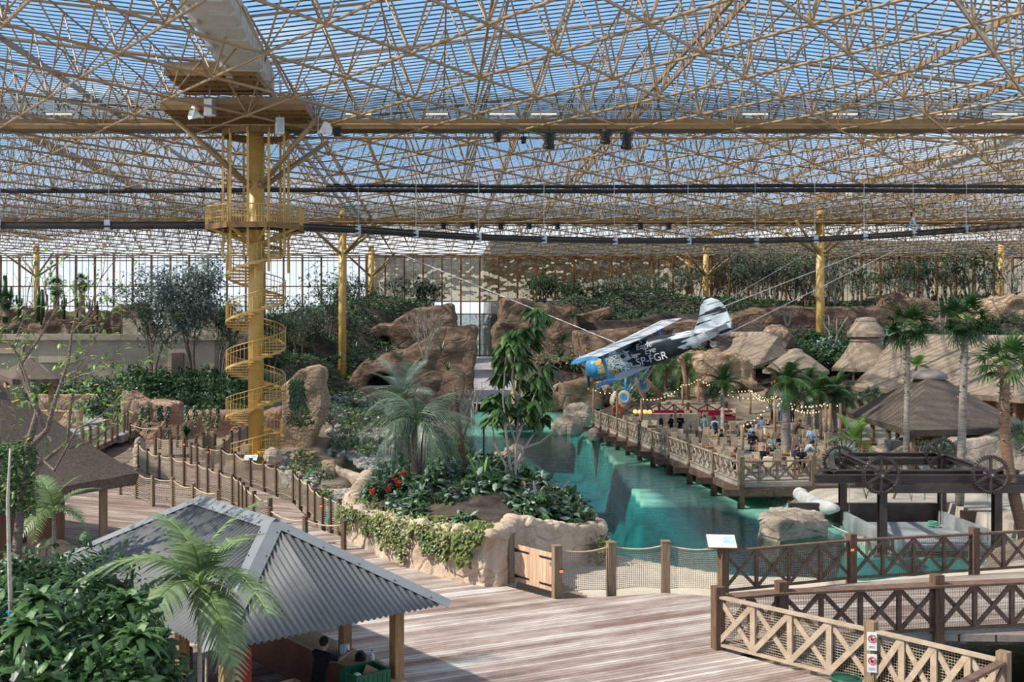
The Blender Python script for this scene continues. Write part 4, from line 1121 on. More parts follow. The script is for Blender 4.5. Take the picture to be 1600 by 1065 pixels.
# left side
trace_rock('tall tan rock block behind the spiral staircase', [(438, 710), (440, 604), (456, 590), (470, 577), (488, 574), (500, 578), (504, 620), (501, 662), (492, 676), (480, 710)], 70, 4.5, ROCKB, voxel=.16, d1=.3, s1=1.2, d2=.25, s2=1.2)
trace_rock('pink rock retaining wall of the shrub planter left of the staircase', [(188, 715), (190, 612), (205, 620), (222, 628), (270, 632), (273, 648), (300, 645), (350, 643), (388, 648), (440, 640), (442, 715)], 74, 3.0, ROCKP, voxel=.18, d1=.5, s1=1.2, d2=.35, s2=1.5)
trace_rock('dark red rock shelf far left below the glass wall', [(-80, 530), (-80, 480), (0, 484), (60, 482), (110, 490), (160, 486), (164, 530)], 140, 7, ROCKC, d1=1.2)
trace_rock('dark red rock block beside the gap in the far left wall', [(173, 530), (175, 484), (185, 478), (216, 474), (222, 530)], 130, 6, ROCKC, d1=.9)
# curved walls of the rock basins
def rock_wall(label, pts, hs, w, m=ROCKI, voxel=.1, name='rock_wall', d1=.18, zb=-1.6):
    b = MB(); ps = [V(p) for p in pts]
    for i in range(len(ps) - 1):
        n = 5
        for k in range(n + 1):
            p = ps[i].lerp(ps[i + 1], k / n); h = hs[i] + (hs[i + 1] - hs[i]) * k / n
            b.ell((p.x, p.y, (zb + h) / 2), (w * .62, w * .62, (h - zb) / 2 * 1.05), 8, 6)
        for k in range(n):
            p, q_ = ps[i].lerp(ps[i + 1], k / n), ps[i].lerp(ps[i + 1], (k + 1) / n); h = hs[i] + (hs[i + 1] - hs[i]) * (k + .5) / n
            b.bar(V((p.x, p.y, (zb + h) / 2 - .05)), V((q_.x, q_.y, (zb + h) / 2 - .05)), w, (h - zb) * .97)
    o = b.build(name, m, off=(ps[0].x, ps[0].y, zb), smooth=True); rockify(o, voxel, d1, .9, d1 * .6, .8, 2)
    return tag(o, label, 'rock wall')
rock_wall('pale curved rock wall behind the little basin', [G(515, 724), G(535, 735), G(560, 741), (G(590, 747)), G(618, 758)], [.1, .12, .1, .1, .05], .5)
rock_wall('rounded rock rim of the gravel bed by the boardwalk', [G(478, 770), G(505, 765), G(540, 764), G(556, 772), G(552, 795), G(535, 820)], [-.2, 0, .1, .2, .25, .2], .5)
rock_wall('curved tan rock trough right of the staircase foot', [G(466, 712), G(480, 705), G(500, 716), G(514, 722), G(512, 738)], [.2, .35, .3, .3, .1], .8, m=ROCKB)
rock_wall('rounded rock rim behind the gravel bed under the drooping palm', [G(520, 722), G(545, 712), G(580, 706), G(600, 705)], [.2, .3, .3, .2], .6, m=ROCKB)
rock_wall('low tan rock edge beside the left shrubs', [G(-80, 880), G(0, 872), G(60, 876), G(120, 882), G(165, 886)], [.55, .75, .8, .6, .35], .9, m=ROCKB, zb=-.5)
blob_rock('round boulder among the stones near the staircase', 410, 440, 700, 720, 58, ROCKG, seed=8)
blob_rock('mossy stone pillar beside the raised footbridge', 207, 227, 682, 722, 62, ROCKG, seed=2, d=.15)
# pale stone piles (far too many stones to count)
def stone_pile(label, poly, zf, n, s0, s1, m=GRAVEL):
    b = MB(); xs = [p[0] for p in poly]; ys_ = [p[1] for p in poly]; k = 0
    while k < n:
        x, y = rnd(min(xs), max(xs)), rnd(min(ys_), max(ys_))
        if not inside(poly, x, y): continue
        r = rnd(s0, s1); b.ell((x, y, zf(x, y) + r * .4), (r * rnd(.8, 1.3), r * rnd(.7, 1.1), r * rnd(.5, .9)), 6, 4, Matrix.Rotation(rnd(0, 3), 3, 'Z') @ Matrix.Rotation(rnd(-.5, .5), 3, 'X')); k += 1
    o = b.build('gravel', m); return tag(o, label, 'gravel', kind='stuff')
stone_pile('heap of pale stones in the rock rim by the boardwalk', g0([(490, 772), (550, 768), (550, 790), (530, 815), (510, 800)]), lambda x, y: .0, 420, .09, .2)
stone_pile('bank of white stones above the little basin', g0([(540, 712), (600, 708), (640, 735), (625, 748), (560, 733)]), lambda x, y: .05, 520, .12, .26)
stone_pile('pale stones around the foot of the staircase', g0([(430, 708), (480, 700), (500, 745), (470, 768), (440, 745)]), lambda x, y: ground_z(x, y), 380, .1, .26)
stone_pile('white pebbles at the back of the planter near the lagoon', g0([(600, 745), (690, 712), (740, 735), (690, 760)]), lambda x, y: ground_z(x, y) + .05, 300, .1, .22)
stone_pile('pale stones under the far yellow column', g0([(505, 640), (600, 632), (620, 690), (520, 700)]), lambda x, y: ground_z(x, y), 420, .15, .4)
# ------------------------------------------------------------------ island planter
ISL = g0([(543, 838), (600, 866), (660, 888), (720, 906), (765, 914), (790, 905), (800, 884), (860, 876), (935, 858), (930, 838), (885, 795), (800, 765), (700, 757), (640, 752), (575, 770)])
isl_h = lambda x, y: 1.15 + .45 * max(0, min(1, (x + 4) / 6)) - .24 * max(0, x - 2.0) - .03 * max(0, y - 38)
b = MB(); nI = len(ISL)
for i in range(nI):
    p, q_ = ISL[i], ISL[(i + 1) % nI]; n = max(2, int(math.hypot(p[0] - q_[0], p[1] - q_[1]) / .5))
    for k in range(n):
        x, y = p[0] + (q_[0] - p[0]) * k / n, p[1] + (q_[1] - p[1]) * k / n; x2, y2 = p[0] + (q_[0] - p[0]) * (k + 1) / n, p[1] + (q_[1] - p[1]) * (k + 1) / n
        h = isl_h(x, y) + .1 + .12 * noise.noise(V((x * .6, y * .6, 2)))
        b.bar((x, y, h / 2 - .75), (x2, y2, h / 2 - .75), .55, h + 1.5); b.ell((x, y, h - .1), (.36, .36, .22), 8, 6)
isl = thing('rock_planter', 'rounded beige rock planter island beside the deck', 'planter', (ISL[4][0], ISL[4][1], -1))
o = b.build('rock_wall', ROCKI, isl, world=True, smooth=True); rockify(o, .08, .20, .7, .16, .9, 4)
b = MB(); xs = [p[0] for p in ISL]; ys_ = [p[1] for p in ISL]; nx, ny = 60, 60; idx = {}
for i in range(nx):
    for j in range(ny):
        x = min(xs) + (max(xs) - min(xs)) * i / (nx - 1); y = min(ys_) + (max(ys_) - min(ys_)) * j / (ny - 1)
        if inside(ISL, x, y):
            idx[i, j] = len(b.v); b.v.append((x, y, isl_h(x, y) - .08 + min(.5, .25 * edge_d(ISL, x, y)) + .12 * noise.noise(V((x, y, 5)))))
for (i, j) in list(idx):
    if all(k in idx for k in ((i + 1, j), (i, j + 1), (i + 1, j + 1))): b.f.append((idx[i, j], idx[i + 1, j], idx[i + 1, j + 1], idx[i, j + 1])); b.m.append(0)
b.build('soil', SOIL, isl, world=True, smooth=True)
def isl_z(x, y): return isl_h(x, y) - .08 + min(.5, .25 * edge_d(ISL, x, y))
# stepped block ruin and flat slab in the lagoon
b = MB(); D = 67.5
for x0, x1, y0, y1 in ((764, 818, 716, 724), (774, 819, 709, 717), (790, 819, 703, 711), (802, 818, 698, 705)):
    p, q = at(x0, y1, D), at(x1, y0, D); b.box(((p.x + q.x) / 2, D + .5, (p.z + q.z) / 2), (q.x - p.x, 1.5, q.z - p.z + .05))
p, q = at(800, 760, D), at(819, 722, D); b.box(((p.x + q.x) / 2, D + .6, (p.z + q.z) / 2), (q.x - p.x, 1.4, q.z - p.z + .1))
o = b.build('stone_ruin', ROCKI, off=(at(795, 720, D).x, D, -1.5), smooth=True); rockify(o, .08, .12, .6, .1, .7, 1); tag(o, 'stepped tan stone blocks rising from the lagoon behind the broadleaf tree', 'rock')
blob_rock('flat tan rock ledge crossing the lagoon behind the broadleaf tree', 762, 862, 648, 668, 88, ROCKG, depth=5, voxel=.16, seed=5)
# ================================================================== kiosk with the corrugated hip roof
KB = V((-3.84, 17.3, 0)); ku = V((math.cos(math.radians(127.5)), math.sin(math.radians(127.5)), 0)); kv = V((ku.y, -ku.x, 0))
KL, KW, KZ, KR = 8.6, 5.15, 2.5, 1.55
def K(u, v, z): return KB + ku * u + kv * v + V((0, 0, z))
kiosk = thing('kiosk', 'snack kiosk with grey corrugated hip roof on timber posts', 'kiosk', KB)
CORR = mat('grey_corrugated_metal', (.120, .128, .130), (.095, .102, .105), scale=1.4, rough=.55, spec=.25)
CAPM = mat('grey_ridge_metal', (.19, .205, .215), (.16, .175, .185), scale=2, rough=.5, spec=.3)
def slope(f, Ls, nm):
    """corrugated sheet: f(s, inset) gives the point at eave coordinate s and horizontal inset"""
    b = MB(); pit = .135; n = int(Ls / pit * 6); prev = None
    for i in range(n + 1):
        s = Ls * i / n; m = min(s, Ls - s, KW / 2); w = .022 * math.cos(2 * PI * s / pit)
        p, q = f(s, -.02) + V((0, 0, w)), f(s, m) + V((0, 0, w))
        b.v += [tuple(p), tuple(q)]
        if prev is not None: b.f.append((prev, 2 * i, 2 * i + 1, prev + 1)); b.m.append(0)
        prev = 2 * i
    o = b.build(nm, CORR, kiosk, world=True, smooth=True)
    md = o.modifiers.new('sheet', 'SOLIDIFY'); md.thickness = .008
tz = lambda m: KZ + max(0, m) * KR / (KW / 2)
slope(lambda s, m: K(s, m, tz(m)), KL, 'roof_sheet'); slope(lambda s, m: K(s, KW - m, tz(m)), KL, 'roof_sheet')
slope(lambda s, m: K(m, s, tz(m)), KW, 'roof_sheet'); slope(lambda s, m: K(KL - m, s, tz(m)), KW, 'roof_sheet')
R1, R2 = K(KL - KW / 2, KW / 2, KZ + KR), K(KW / 2, KW / 2, KZ + KR)
def cap(p, q, nA, nB, w=.23, nm='ridge_cap'):
    d = (q - p).normalized(); b = MB(); A = nA.cross(d).normalized(); B_ = nB.cross(d).normalized()
    mid = (nA + nB).normalized()
    if A.dot(mid) > 0: A = -A
    if B_.dot(mid) > 0: B_ = -B_
    if A.dot(B_) > 0.3: B_ = -B_
    o = mid * .05
    b.add([p + A * w + nA * .035, p + o, p + B_ * w + nB * .035, q + A * w + nA * .035, q + o, q + B_ * w + nB * .035], [(0, 1, 4, 3), (1, 2, 5, 4)])
    ob = b.build(nm, CAPM, kiosk, world=True); md = ob.modifiers.new('sheet', 'SOLIDIFY'); md.thickness = .01
    b = MB(); n = int((q - p).length / .7)
    for i in range(n):
        c = p.lerp(q, (i + .5) / n)
        for D_, N_ in ((A, nA), (B_, nB)): b.ell(c + D_ * w * .75 + N_ * .045, .016, 6, 4)
    o2 = b.build('rivets', BLACK, None); o2.parent = ob; o2.location = -KB + V((0, 0, 0))
    for v_ in (): pass
    o2.location = V((0, 0, 0)); me = o2.data
    me.transform(Matrix.Translation(-KB))
sl = KR / (KW / 2)
nL = (UP - kv * sl).normalized(); nR = (UP + kv * sl).normalized(); nF = (UP - ku * sl).normalized(); nBk = (UP + ku * sl).normalized()
cap(K(0, 0, KZ), R2, nL, nF); cap(K(0, KW, KZ), R2, nF, nR); cap(K(KL, 0, KZ), R1, nL, nBk); cap(K(KL, KW, KZ), R1, nR, nBk); cap(R2 - ku * .1, R1 + ku * .1, nL, nR, .27)
TIMB = mat('honey_timber', (.30, .175, .075), (.20, .11, .05), scale=3, rough=.7, stretch=(6, 6, .7), bump=.2)
for u in (.45, 2.35, 4.8, 8.1):
    for v in (.5, 4.15):
        b = MB(); p = K(u, v, 0); b.box(p + V((0, 0, 1.32)), (.21, .21, 2.64), Matrix.Rotation(math.radians(37.5), 3, 'Z')); b.build('post', TIMB, kiosk, world=True)
b = MB()
for v in (.5, 4.15): b.bar(K(.3, v, 2.55), K(8.3, v, 2.55), .12, .2)
for u in (.45, 8.1): b.bar(K(u, .4, 2.5), K(u, 4.3, 2.5), .12, .2)
b.build('eave_beam', TIMB, kiosk, world=True)
COUNT = mat('red_brown_board', (.22, .075, .04), (.16, .055, .03), scale=2, rough=.6)
PLY = mat('pale_ply', (.42, .30, .18), (.36, .25, .15), scale=2, rough=.7)
INOX = mat('dark_inox', (.07, .075, .08), (.10, .10, .11), scale=3, rough=.35, metal=.7)
b = MB(); b.bar(K(.55, 2.6, .52), K(.55, 4.1, .52), .5, 1.04); b.build('counter_front', COUNT, kiosk, world=True)
b = MB(); b.bar(K(.5, 2.5, 1.07), K(.5, 4.2, 1.07), .62, .05); b.build('counter_top', PLY, kiosk, world=True)
b = MB(); b.bar(K(1.3, 4.1, 1.07), K(7.8, 4.1, 1.07), .7, .05); b.build('bar_top', PLY, kiosk, world=True)
b = MB(); b.bar(K(1.3, 4.0, .52), K(7.8, 4.0, .52), .1, 1.04); b.build('bar_front', COUNT, kiosk, world=True)
b = MB(); b.bar(K(2.6, .5, .5), K(8.0, .5, .5), .1, 1.0); b.build('side_wall', COUNT, kiosk, world=True)
b = MB(); b.bar(K(2.5, .62, 1.02), K(8.0, .62, 1.02), .7, .05); b.build('side_counter', INOX, kiosk, world=True)
RED = mat('red_board', (.28, .018, .016), (.22, .015, .014), scale=3, rough=.6)
b = MB(); p = K(.62, .95, 1.15); b.bar(p + kv * -.16 - V((0, 0, 1.1)), p + kv * -.16 + V((0, 0, 1.1)), .04, .55, up=kv); tag(b.build('red_board', RED, off=p), 'upright red board beside the front kiosk post', 'board')
# things in the kiosk
def obox(name, label, cat, c, size, m, rot=math.radians(37.5), group=None, bev=0):
    b = MB(); b.box((0, 0, size[2] / 2), size); o = b.build(name, m, off=None); o.location = c; o.rotation_euler = (0, 0, rot)
    if bev: o.modifiers.new('bev', 'BEVEL').width = bev
    return tag(o, label, cat, group)
KA = math.radians(37.5)
CARD = mat('cardboard', (.40, .26, .16), (.35, .22, .135), scale=3, rough=.85)
t = thing('cardboard_box', 'open brown cardboard box beside the red board', 'box', K(.55, 1.75, .85), KA)
b = MB()
for c, s in (((0, -.27, .28), (.62, .015, .56)), ((0, .27, .28), (.62, .015, .56)), ((-.31, 0, .28), (.015, .54, .56)), ((.31, 0, .28), (.015, .54, .56)), ((0, 0, .01), (.62, .54, .015))): b.box(c, s)
b.build('carton', CARD, t)
b = MB(); b.box((-.44, 0, .50), (.27, .54, .012), Matrix.Rotation(-.7, 3, 'Y')); b.box((0, -.36, .47), (.6, .2, .012), Matrix.Rotation(1.0, 3, 'X')); b.build('flap', CARD, t)
obox('prep_table', 'dark low work table under the cardboard box', 'table', K(.55, 1.75, 0), (1.0, .6, .848), INOX, KA)
t = thing('crate', 'green plastic crate of packaging on the kiosk counter', 'crate', K(.52, 3.45, 1.1), KA)
GRN = mat('green_crate_plastic', (.012, .10, .045), (.010, .08, .04), scale=4, rough=.45)
for c, s in (((0, -.29, .14), (.78, .02, .28)), ((0, .29, .14), (.78, .02, .28)), ((-.38, 0, .14), (.02, .58, .28)), ((.38, 0, .14), (.02, .58, .28))):
    b = MB(); b.box(c, s); ax = 0 if s[0] > s[1] else 1
    for k in range(7):
        e = (k - 3) * s[ax] / 7.3; q_ = V(c); q_[ax] += e; sz = [.025, .025, .28]; sz[1 - ax] = .045; b.box(q_, sz)
    sz = list(s); sz[2] = .035; sz[1 - ax] = .05
    b.box((c[0], c[1], .27), sz); b.box((c[0], c[1], .02), sz); b.build('side', GRN, t)
b = MB(); b.box((0, 0, .012), (.76, .57, .02)); b.build('bottom', GRN, t)
b = MB(); b.box((.05, -.312, .05), (.2, .01, .035)); b.build('handle_label', WHITE, t)
for i, (dx, dy, s, m, lab) in enumerate(((-.15, .05, (.22, .2, .2), WHITE, 'crumpled clear packaging in the green crate'), (.16, .08, (.26, .18, .24), CARD, 'folded cardboard sleeve in the green crate'), (.02, -.12, (.2, .15, .22), STEEL, 'grey foil packet in the green crate'))):
    b = MB(); b.ell((0, 0, 0), (s[0] / 2, s[1] / 2, s[2] / 2), 7, 5) if m is not CARD else b.box((0, 0, 0), s, Matrix.Rotation(.4, 3, 'Y'))
    o = b.build('packet', m); o.location = K(.52, 3.45, 1.23) + kv * dx + ku * dy; tag(o, lab, 'packaging')
def bottle(c, label, h=.24, r=.035, m=WHITE, cap_=BLACK, name='bottle', group=None):
    t = thing(name, label, 'bottle', c, group=group); b = MB(); b.lathe((0, 0, 0), [(r, 0), (r, h * .6), (r * .4, h * .8), (r * .35, h * .93)], 12); b.build('body', m, t, smooth=True)
    b = MB(); b.lathe((0, 0, h * .93), [(r * .42, 0), (r * .42, h * .08)], 10); b.build('cap', cap_, t)
BLUEP = mat('blue_label', (.05, .16, .42)); CLEARP = mat('clear_plastic', (.55, .62, .68), rough=.2)
bottle(K(1.4, 4.2, 1.1), 'small clear bottle with blue label on the bar beside the crate', .28, .05, CLEARP, BLUEP)
bottle(K(1.0, .9, .85), 'tall blue and white bottle behind the man', .42, .055, CLEARP, BLUEP)
for i, (u, v, lab) in enumerate(((2.5, 4.15, 'first glass jug on the far bar by the hand of the man'), (2.2, 4.05, 'second glass jug on the far bar held by the man'))):
    b = MB(); p = K(u, v, 1.1); b.lathe((0, 0, 0), [(.08, 0), (.11, .1), (.1, .22), (.07, .24)], 14); o = b.build('jug', CLEARP, smooth=True); o.location = p; tag(o, lab, 'jug')
b = MB(); b.lathe((0, 0, 0), [(.11, 0), (.12, .1), (.06, .18)], 14); o = b.build('black_pot', BLACK); o.location = K(1.75, 4.15, 1.1); tag(o, 'black round pot on the bar just behind the crate', 'pot')
for i, (u, v, s, lab) in enumerate(((3.6, .7, (.9, .6, .5), 'dark steel fryer on the side counter'), (5.0, .7, (.8, .6, .7), 'tall dark oven on the side counter'), (6.4, .7, (.9, .6, .45), 'low dark grill at the back of the side counter'))):
    obox('appliance', lab, 'appliance', K(u, v, 1.05), s, INOX, KA, bev=.02)
obox('chest_freezer', 'white chest freezer behind the kiosk posts', 'freezer', K(2.0, 1.9, 0), (1.3, .7, .9), INOX, KA + PI / 2, bev=.03)

# ================================================================== thatched roofs
def loft(b, eave, top, n, zc=1.0, jit=.05):
    rings = []
    for k in range(n + 1):
        t = k / n; ring = []
        for e_, a in zip(eave, top):
            p = e_.lerp(a, t); p.z = e_.z + (a.z - e_.z) * t ** zc
            p += V((noise.noise(p * .9), noise.noise(p * .9 + V((9, 0, 0))), noise.noise(p * 1.3 + V((0, 9, 0))))) * jit
            ring.append(p)
        rings.append(ring)
    m = len(eave); vs = [p for r in rings for p in r]
    fs = [(k * m + j, k * m + (j + 1) % m, (k + 1) * m + (j + 1) % m, (k + 1) * m + j) for k in range(n) for j in range(m)]
    fs.append(tuple(n * m + j for j in range(m)))
    b.add(vs, fs)
def dense(poly, n):
    out = []
    for i in range(len(poly)):
        p, q = V(poly[i]), V(poly[(i + 1) % len(poly)]); out += [p.lerp(q, k / n) for k in range(n)]
    return out
def thatch(name, label, poly, ridge, m=THATCH, thick=.32, nseg=10, zc=1.15, capr=None, posts=(), zg=0, post_r=.14, cat='hut', walls=(), wallm=None, capm=RIDGE, topw=.05):
    """eave polygon, ridge line (or a single point); posts and walls stand under it"""
    poly = [V(p) for p in poly]; ridge = [V(r) for r in ridge]
    c = sum(poly, V((0, 0, 0))) / len(poly)
    root = thing(name, label, cat, (c.x, c.y, zg)); ev = dense(poly, nseg)
    def near(p):
        if len(ridge) == 1: return ridge[0] + (p - ridge[0]) * topw * V((1, 1, 0)).length * 0 + V(((p.x - ridge[0].x) * topw, (p.y - ridge[0].y) * topw, 0))
        a, q = ridge; d = q - a; t = max(0, min(1, (p - a).dot(d) / d.length_squared))
        r = a.lerp(q, t); w = V((p.x - r.x, p.y - r.y, 0)); return r + (w * topw if w.length > .01 else w)
    top = [near(p) for p in ev]
    b = MB(); loft(b, ev, top, 12, zc)
    ev2 = [p - V((0, 0, thick)) + (V((c.x, c.y, p.z)) - p).normalized() * .15 for p in ev]; mid = [p.lerp(V((c.x, c.y, p.z)), .9) + V((0, 0, (ridge[0].z - p.z) * .75)) for p in ev2]
    n = len(ev); b.add(ev + ev2, [(j, n + j, n + (j + 1) % n, (j + 1) % n) for j in range(n)])
    b.add(ev2 + mid, [(j, n + j, n + (j + 1) % n, (j + 1) % n) for j in range(n)])
    b.build('thatched_roof', m, root, world=True, smooth=True)
    b = MB()
    if len(ridge) == 2:
        a, q = ridge; b.path([a + V((0, 0, .0)), q + V((0, 0, .0))], .34, 10)
    else:
        r = capr or .6; b.lathe(ridge[0] - V((0, 0, .35)), [(r * 1.15, 0), (r, .3), (r * .55, .55), (.05, .62)], 14)
    b.build('ridge_cap', capm, root, world=True, smooth=True)
    for p in posts:
        b = MB(); b.path([(p[0], p[1], zg - .1), (p[0], p[1], p[2])], post_r, 10); b.build('post', mat_post, root, world=True, smooth=True)
    for (a, q, z0, z1) in walls:
        b = MB(); b.bar(V((a[0], a[1], (z0 + z1) / 2)), V((q[0], q[1], (z0 + z1) / 2)), .12, z1 - z0); b.build('wall_panel', wallm, root, world=True)
    return root
mat_post = mat('peeled_log', (.26, .155, .085), (.36, .23, .14), scale=2, rough=.8, stretch=(3, 3, .8), bump=.2)
WOODW = mat('brown_board_wall', (.14, .07, .035), (.20, .105, .055), scale=1.2, rough=.75, stretch=(5, 5, .4))
# pavilion at the left edge
h0 = V((-10.97, 37.6, 2.6)); ha = V((-.51, -.86, 0)); hb = V((-.86, .51, 0)); hc = h0 + (ha + hb) * 4.5
thatch('thatched_pavilion', 'large dark thatched pavilion roof cut by the left edge', [h0, h0 + ha * 9, h0 + (ha + hb) * 9, h0 + hb * 9], [V((hc.x, hc.y, 6.9))], m=THATCH_SHADED, nseg=14, zc=1.05, thick=.4,
       posts=[], walls=[(h0 + ha * 2.4 + hb * 1.2, h0 + ha * 8 + hb * 1.2, 0, 2.4), (h0 + hb * 3.5 + ha * .9, h0 + hb * 8 + ha * .9, 0, 2.4)], wallm=WOODW, zg=0)
t_ = [o for o in bpy.data.objects if o.name.startswith('thatched_pavilion')][0]
for p in (h0 + ha * .9 + hb * .9, h0 + ha * 4 + hb * .9, h0 + hb * 4 + ha * .9):
    b = MB(); b.box((p.x, p.y, 1.3), (.26, .26, 2.7), Matrix.Rotation(.5, 3, 'Z')); b.build('post', mat_post, t_, world=True)
# small roof behind it
q = at(70, 600, 52)
thatch('thatched_shelter', 'small dark thatched roof peeping over the left pavilion', [at(20, 592, 50), at(95, 592, 52), at(70, 584, 60), at(-5, 584, 58)], [at(45, 560, 55)], m=THATCH_SHADED, capr=.3, thick=.3, zg=0, posts=[(at(80, 592, 53).x, 53, 5.2), (at(10, 590, 56).x, 56, 5.2)])
# long restaurant roof on the right
rl, rr = at(1402, 527, 97), at(1760, 532, 78); fl, fr = at(1335, 604, 91), at(1770, 633, 69)
bl, br = rl * 2 - fl, rr * 2 - fr; bl.z, br.z = fl.z, fr.z
bl = V((fl.x + 6, 106, fl.z)); 
thatch('thatched_restaurant', 'long sunlit thatched roof with pale ridge, the largest on the right', [fl, fr, br, bl], [rl, rr], nseg=16, zc=1.1, zg=0, thick=.4, posts=[(fl.lerp(fr, k).x + .5, fl.lerp(fr, k).y + 1.6, fl.lerp(fr, k).z + .3) for k in (.03, .12, .22, .3, .6, .66, .72, .8)],
       walls=[(fl.lerp(fr, .16) + V((1, 4, 0)), fl.lerp(fr, .98) + V((1, 4, 0)), -.2, 3.3)], wallm=WOODW)
# hexagonal bar pavilion in front of it
hp = [V((25.4, 55.3, 2.4)), V((30.5, 56.3, 2.4)), V((34.2, 59.4, 2.4)), V((35, 66, 2.4)), V((31, 70, 2.4)), V((26.8, 67.2, 2.4))]
hcx = V((29.7, 62, 0)); inn = lambda p, k: p.lerp(V((hcx.x, hcx.y, p.z)), k)
thatch('thatched_bar', 'broad brown thatched bar roof with grey cap and board walls', hp, [V((29.7, 62, 5.2))], m=THATCH_SHADED, nseg=8, zc=1.12, capr=.95, zg=0, thick=.36, capm=mat('grey_cap', (.20, .17, .15), (.26, .22, .2), scale=2, rough=.9),
       posts=[tuple(inn(p, .17)[:2]) + (2.3,) for p in hp] + [tuple(inn(hp[5].lerp(hp[0], k), .15)[:2]) + (2.3,) for k in (.3, .6)], walls=[(inn(hp[0], .22), inn(hp[1], .16), 0, 2.3), (inn(hp[1], .16), inn(hp[2], .16), 0, 2.3), (inn(hp[2], .16), inn(hp[3], .16), 0, 2.3)], wallm=WOODW)
# gabled roof behind the aeroplane tail
a, q = at(1140, 523, 112), at(1219, 523, 104)
thatch('thatched_longhouse', 'sunlit thatched roof with open gable behind the aeroplane tail', [at(1116, 556, 106), at(1181, 571, 97), at(1243, 548, 104), at(1170, 535, 117)], [a, q], nseg=12, zc=1.08, zg=2.0, posts=[(at(1181, 571, 98).x, 98.5, 4.4), (at(1125, 558, 106).x, 106.6, 4.4)])
b = MB(); w = .9; g_ = q + V((.25, -.3, -.2)); b.prism([g_ + V((-.7, -.5, -1.1)), g_ + V((.9, .5, -1.1)), g_ + V((.1, 0, .1))], (.5, -.6, 0)); tag(b.build('gable_shade', HOLLOW_SHADE, off=g_), 'dark triangular block for the shaded opening at the ridge end of the gabled thatch', 'opening')  # solid prism coloured dark as the shade inside the gable
def round_hut(name, label, c, prof, m, zg, posts=6, pr=1.6, n=18):
    root = thing(name, label, 'hut', (c[0], c[1], zg)); b = MB()
    ev = [V((c[0] + prof[0][0] * math.cos(2 * PI * i / n), c[1] + prof[0][0] * math.sin(2 * PI * i / n), prof[0][1])) for i in range(n)]
    for k in range(len(prof) - 1):
        loft(b, [V((c[0] + prof[k][0] * math.cos(2 * PI * i / n), c[1] + prof[k][0] * math.sin(2 * PI * i / n), prof[k][1])) for i in range(n)], [V((c[0] + prof[k + 1][0] * math.cos(2 * PI * i / n), c[1] + prof[k + 1][0] * math.sin(2 * PI * i / n), prof[k + 1][1])) for i in range(n)], 5, 1, .05)
    b.add([p - V((0, 0, .3)) for p in ev], [tuple(range(n - 1, -1, -1))]); b.add(ev + [p - V((0, 0, .3)) for p in ev], [(j, n + j, n + (j + 1) % n, (j + 1) % n) for j in range(n)])
    b.build('thatched_roof', m, root, world=True, smooth=True)
    b = MB(); b.lathe((c[0], c[1], prof[-1][1] - .15), [(prof[-1][0] * 1.2, 0), (prof[-1][0], .3), (.1, .4)], 14); b.build('ridge_cap', RIDGE, root, world=True)
    for i in range(posts):
        a_ = 2 * PI * (i + .3) / posts; b = MB(); b.path([(c[0] + pr * math.cos(a_), c[1] + pr * math.sin(a_), zg), (c[0] + pr * math.cos(a_), c[1] + pr * math.sin(a_), prof[0][1] + .2)], .13, 8); b.build('post', mat_post, root, world=True)
    return root
p = at(1353, 520, 100)
round_hut('thatched_tower', 'lower tier of the thatched tower with the flat cap', (p.x, p.y), [(3.1, 4.0), (2.0, 5.4), (1.3, 6.75)], THATCH, 1.0, 7, 2.5)
round_hut('thatched_lantern', 'small thatched cap roof raised above the thatched tower', (p.x, p.y), [(1.75, 7.3), (1.35, 8.0), (.85, 8.7)], THATCH, 6.6, 6, 1.2)
p = at(1243, 560, 94)
round_hut('thatched_cone', 'small conical thatched hut behind the terrace palms', (p.x, p.y), [(2.9, 4.0), (1.8, 4.9), (.6, 5.75)], THATCH, .6, 6, 2.2)

# ================================================================== stone building at the back left
STONE = mat('cream_stone', (.38, .31, .22), (.46, .385, .285), scale=.5, rough=.9, bump=.25)
t = thing('stone_temple', 'cream stone temple front with cornices among the left trees', 'building', (-38, 118, 1), kind='structure')
def tb_(x0, y0, x1, y1, D, T, nm): p, q = at(x0, y1, D), at(x1, y0, D); b = MB(); b.box(((p.x + q.x) / 2, D + T / 2, (p.z + q.z) / 2), (q.x - p.x, T, q.z - p.z)); struct(b.build(nm, STONE, t, world=True))
tb_(-60, 530, 335, 640, 112, 6, 'front_wall'); tb_(-60, 522, 345, 531, 111.4, 7, 'cornice'); tb_(255, 488, 338, 523, 114, 6, 'upper_block'); tb_(250, 484, 342, 490, 113.6, 7, 'upper_cornice'); tb_(192, 497, 222, 523, 114, 4, 'side_block')
tb_(262, 545, 292, 620, 111.6, .5, 'door_frame'); tb_(60, 556, 118, 566, 111.6, .5, 'string_course'); tb_(-40, 536, 35, 552, 111.6, .5, 'sign_panel')
b = MB(); p, q = at(268, 620, 111.3), at(286, 551, 111.3); b.box(((p.x + q.x) / 2, 111.5, (p.z + q.z) / 2), (q.x - p.x, .3, q.z - p.z)); struct(b.build('dark_doorway', HOLLOW_SHADE, t, world=True))
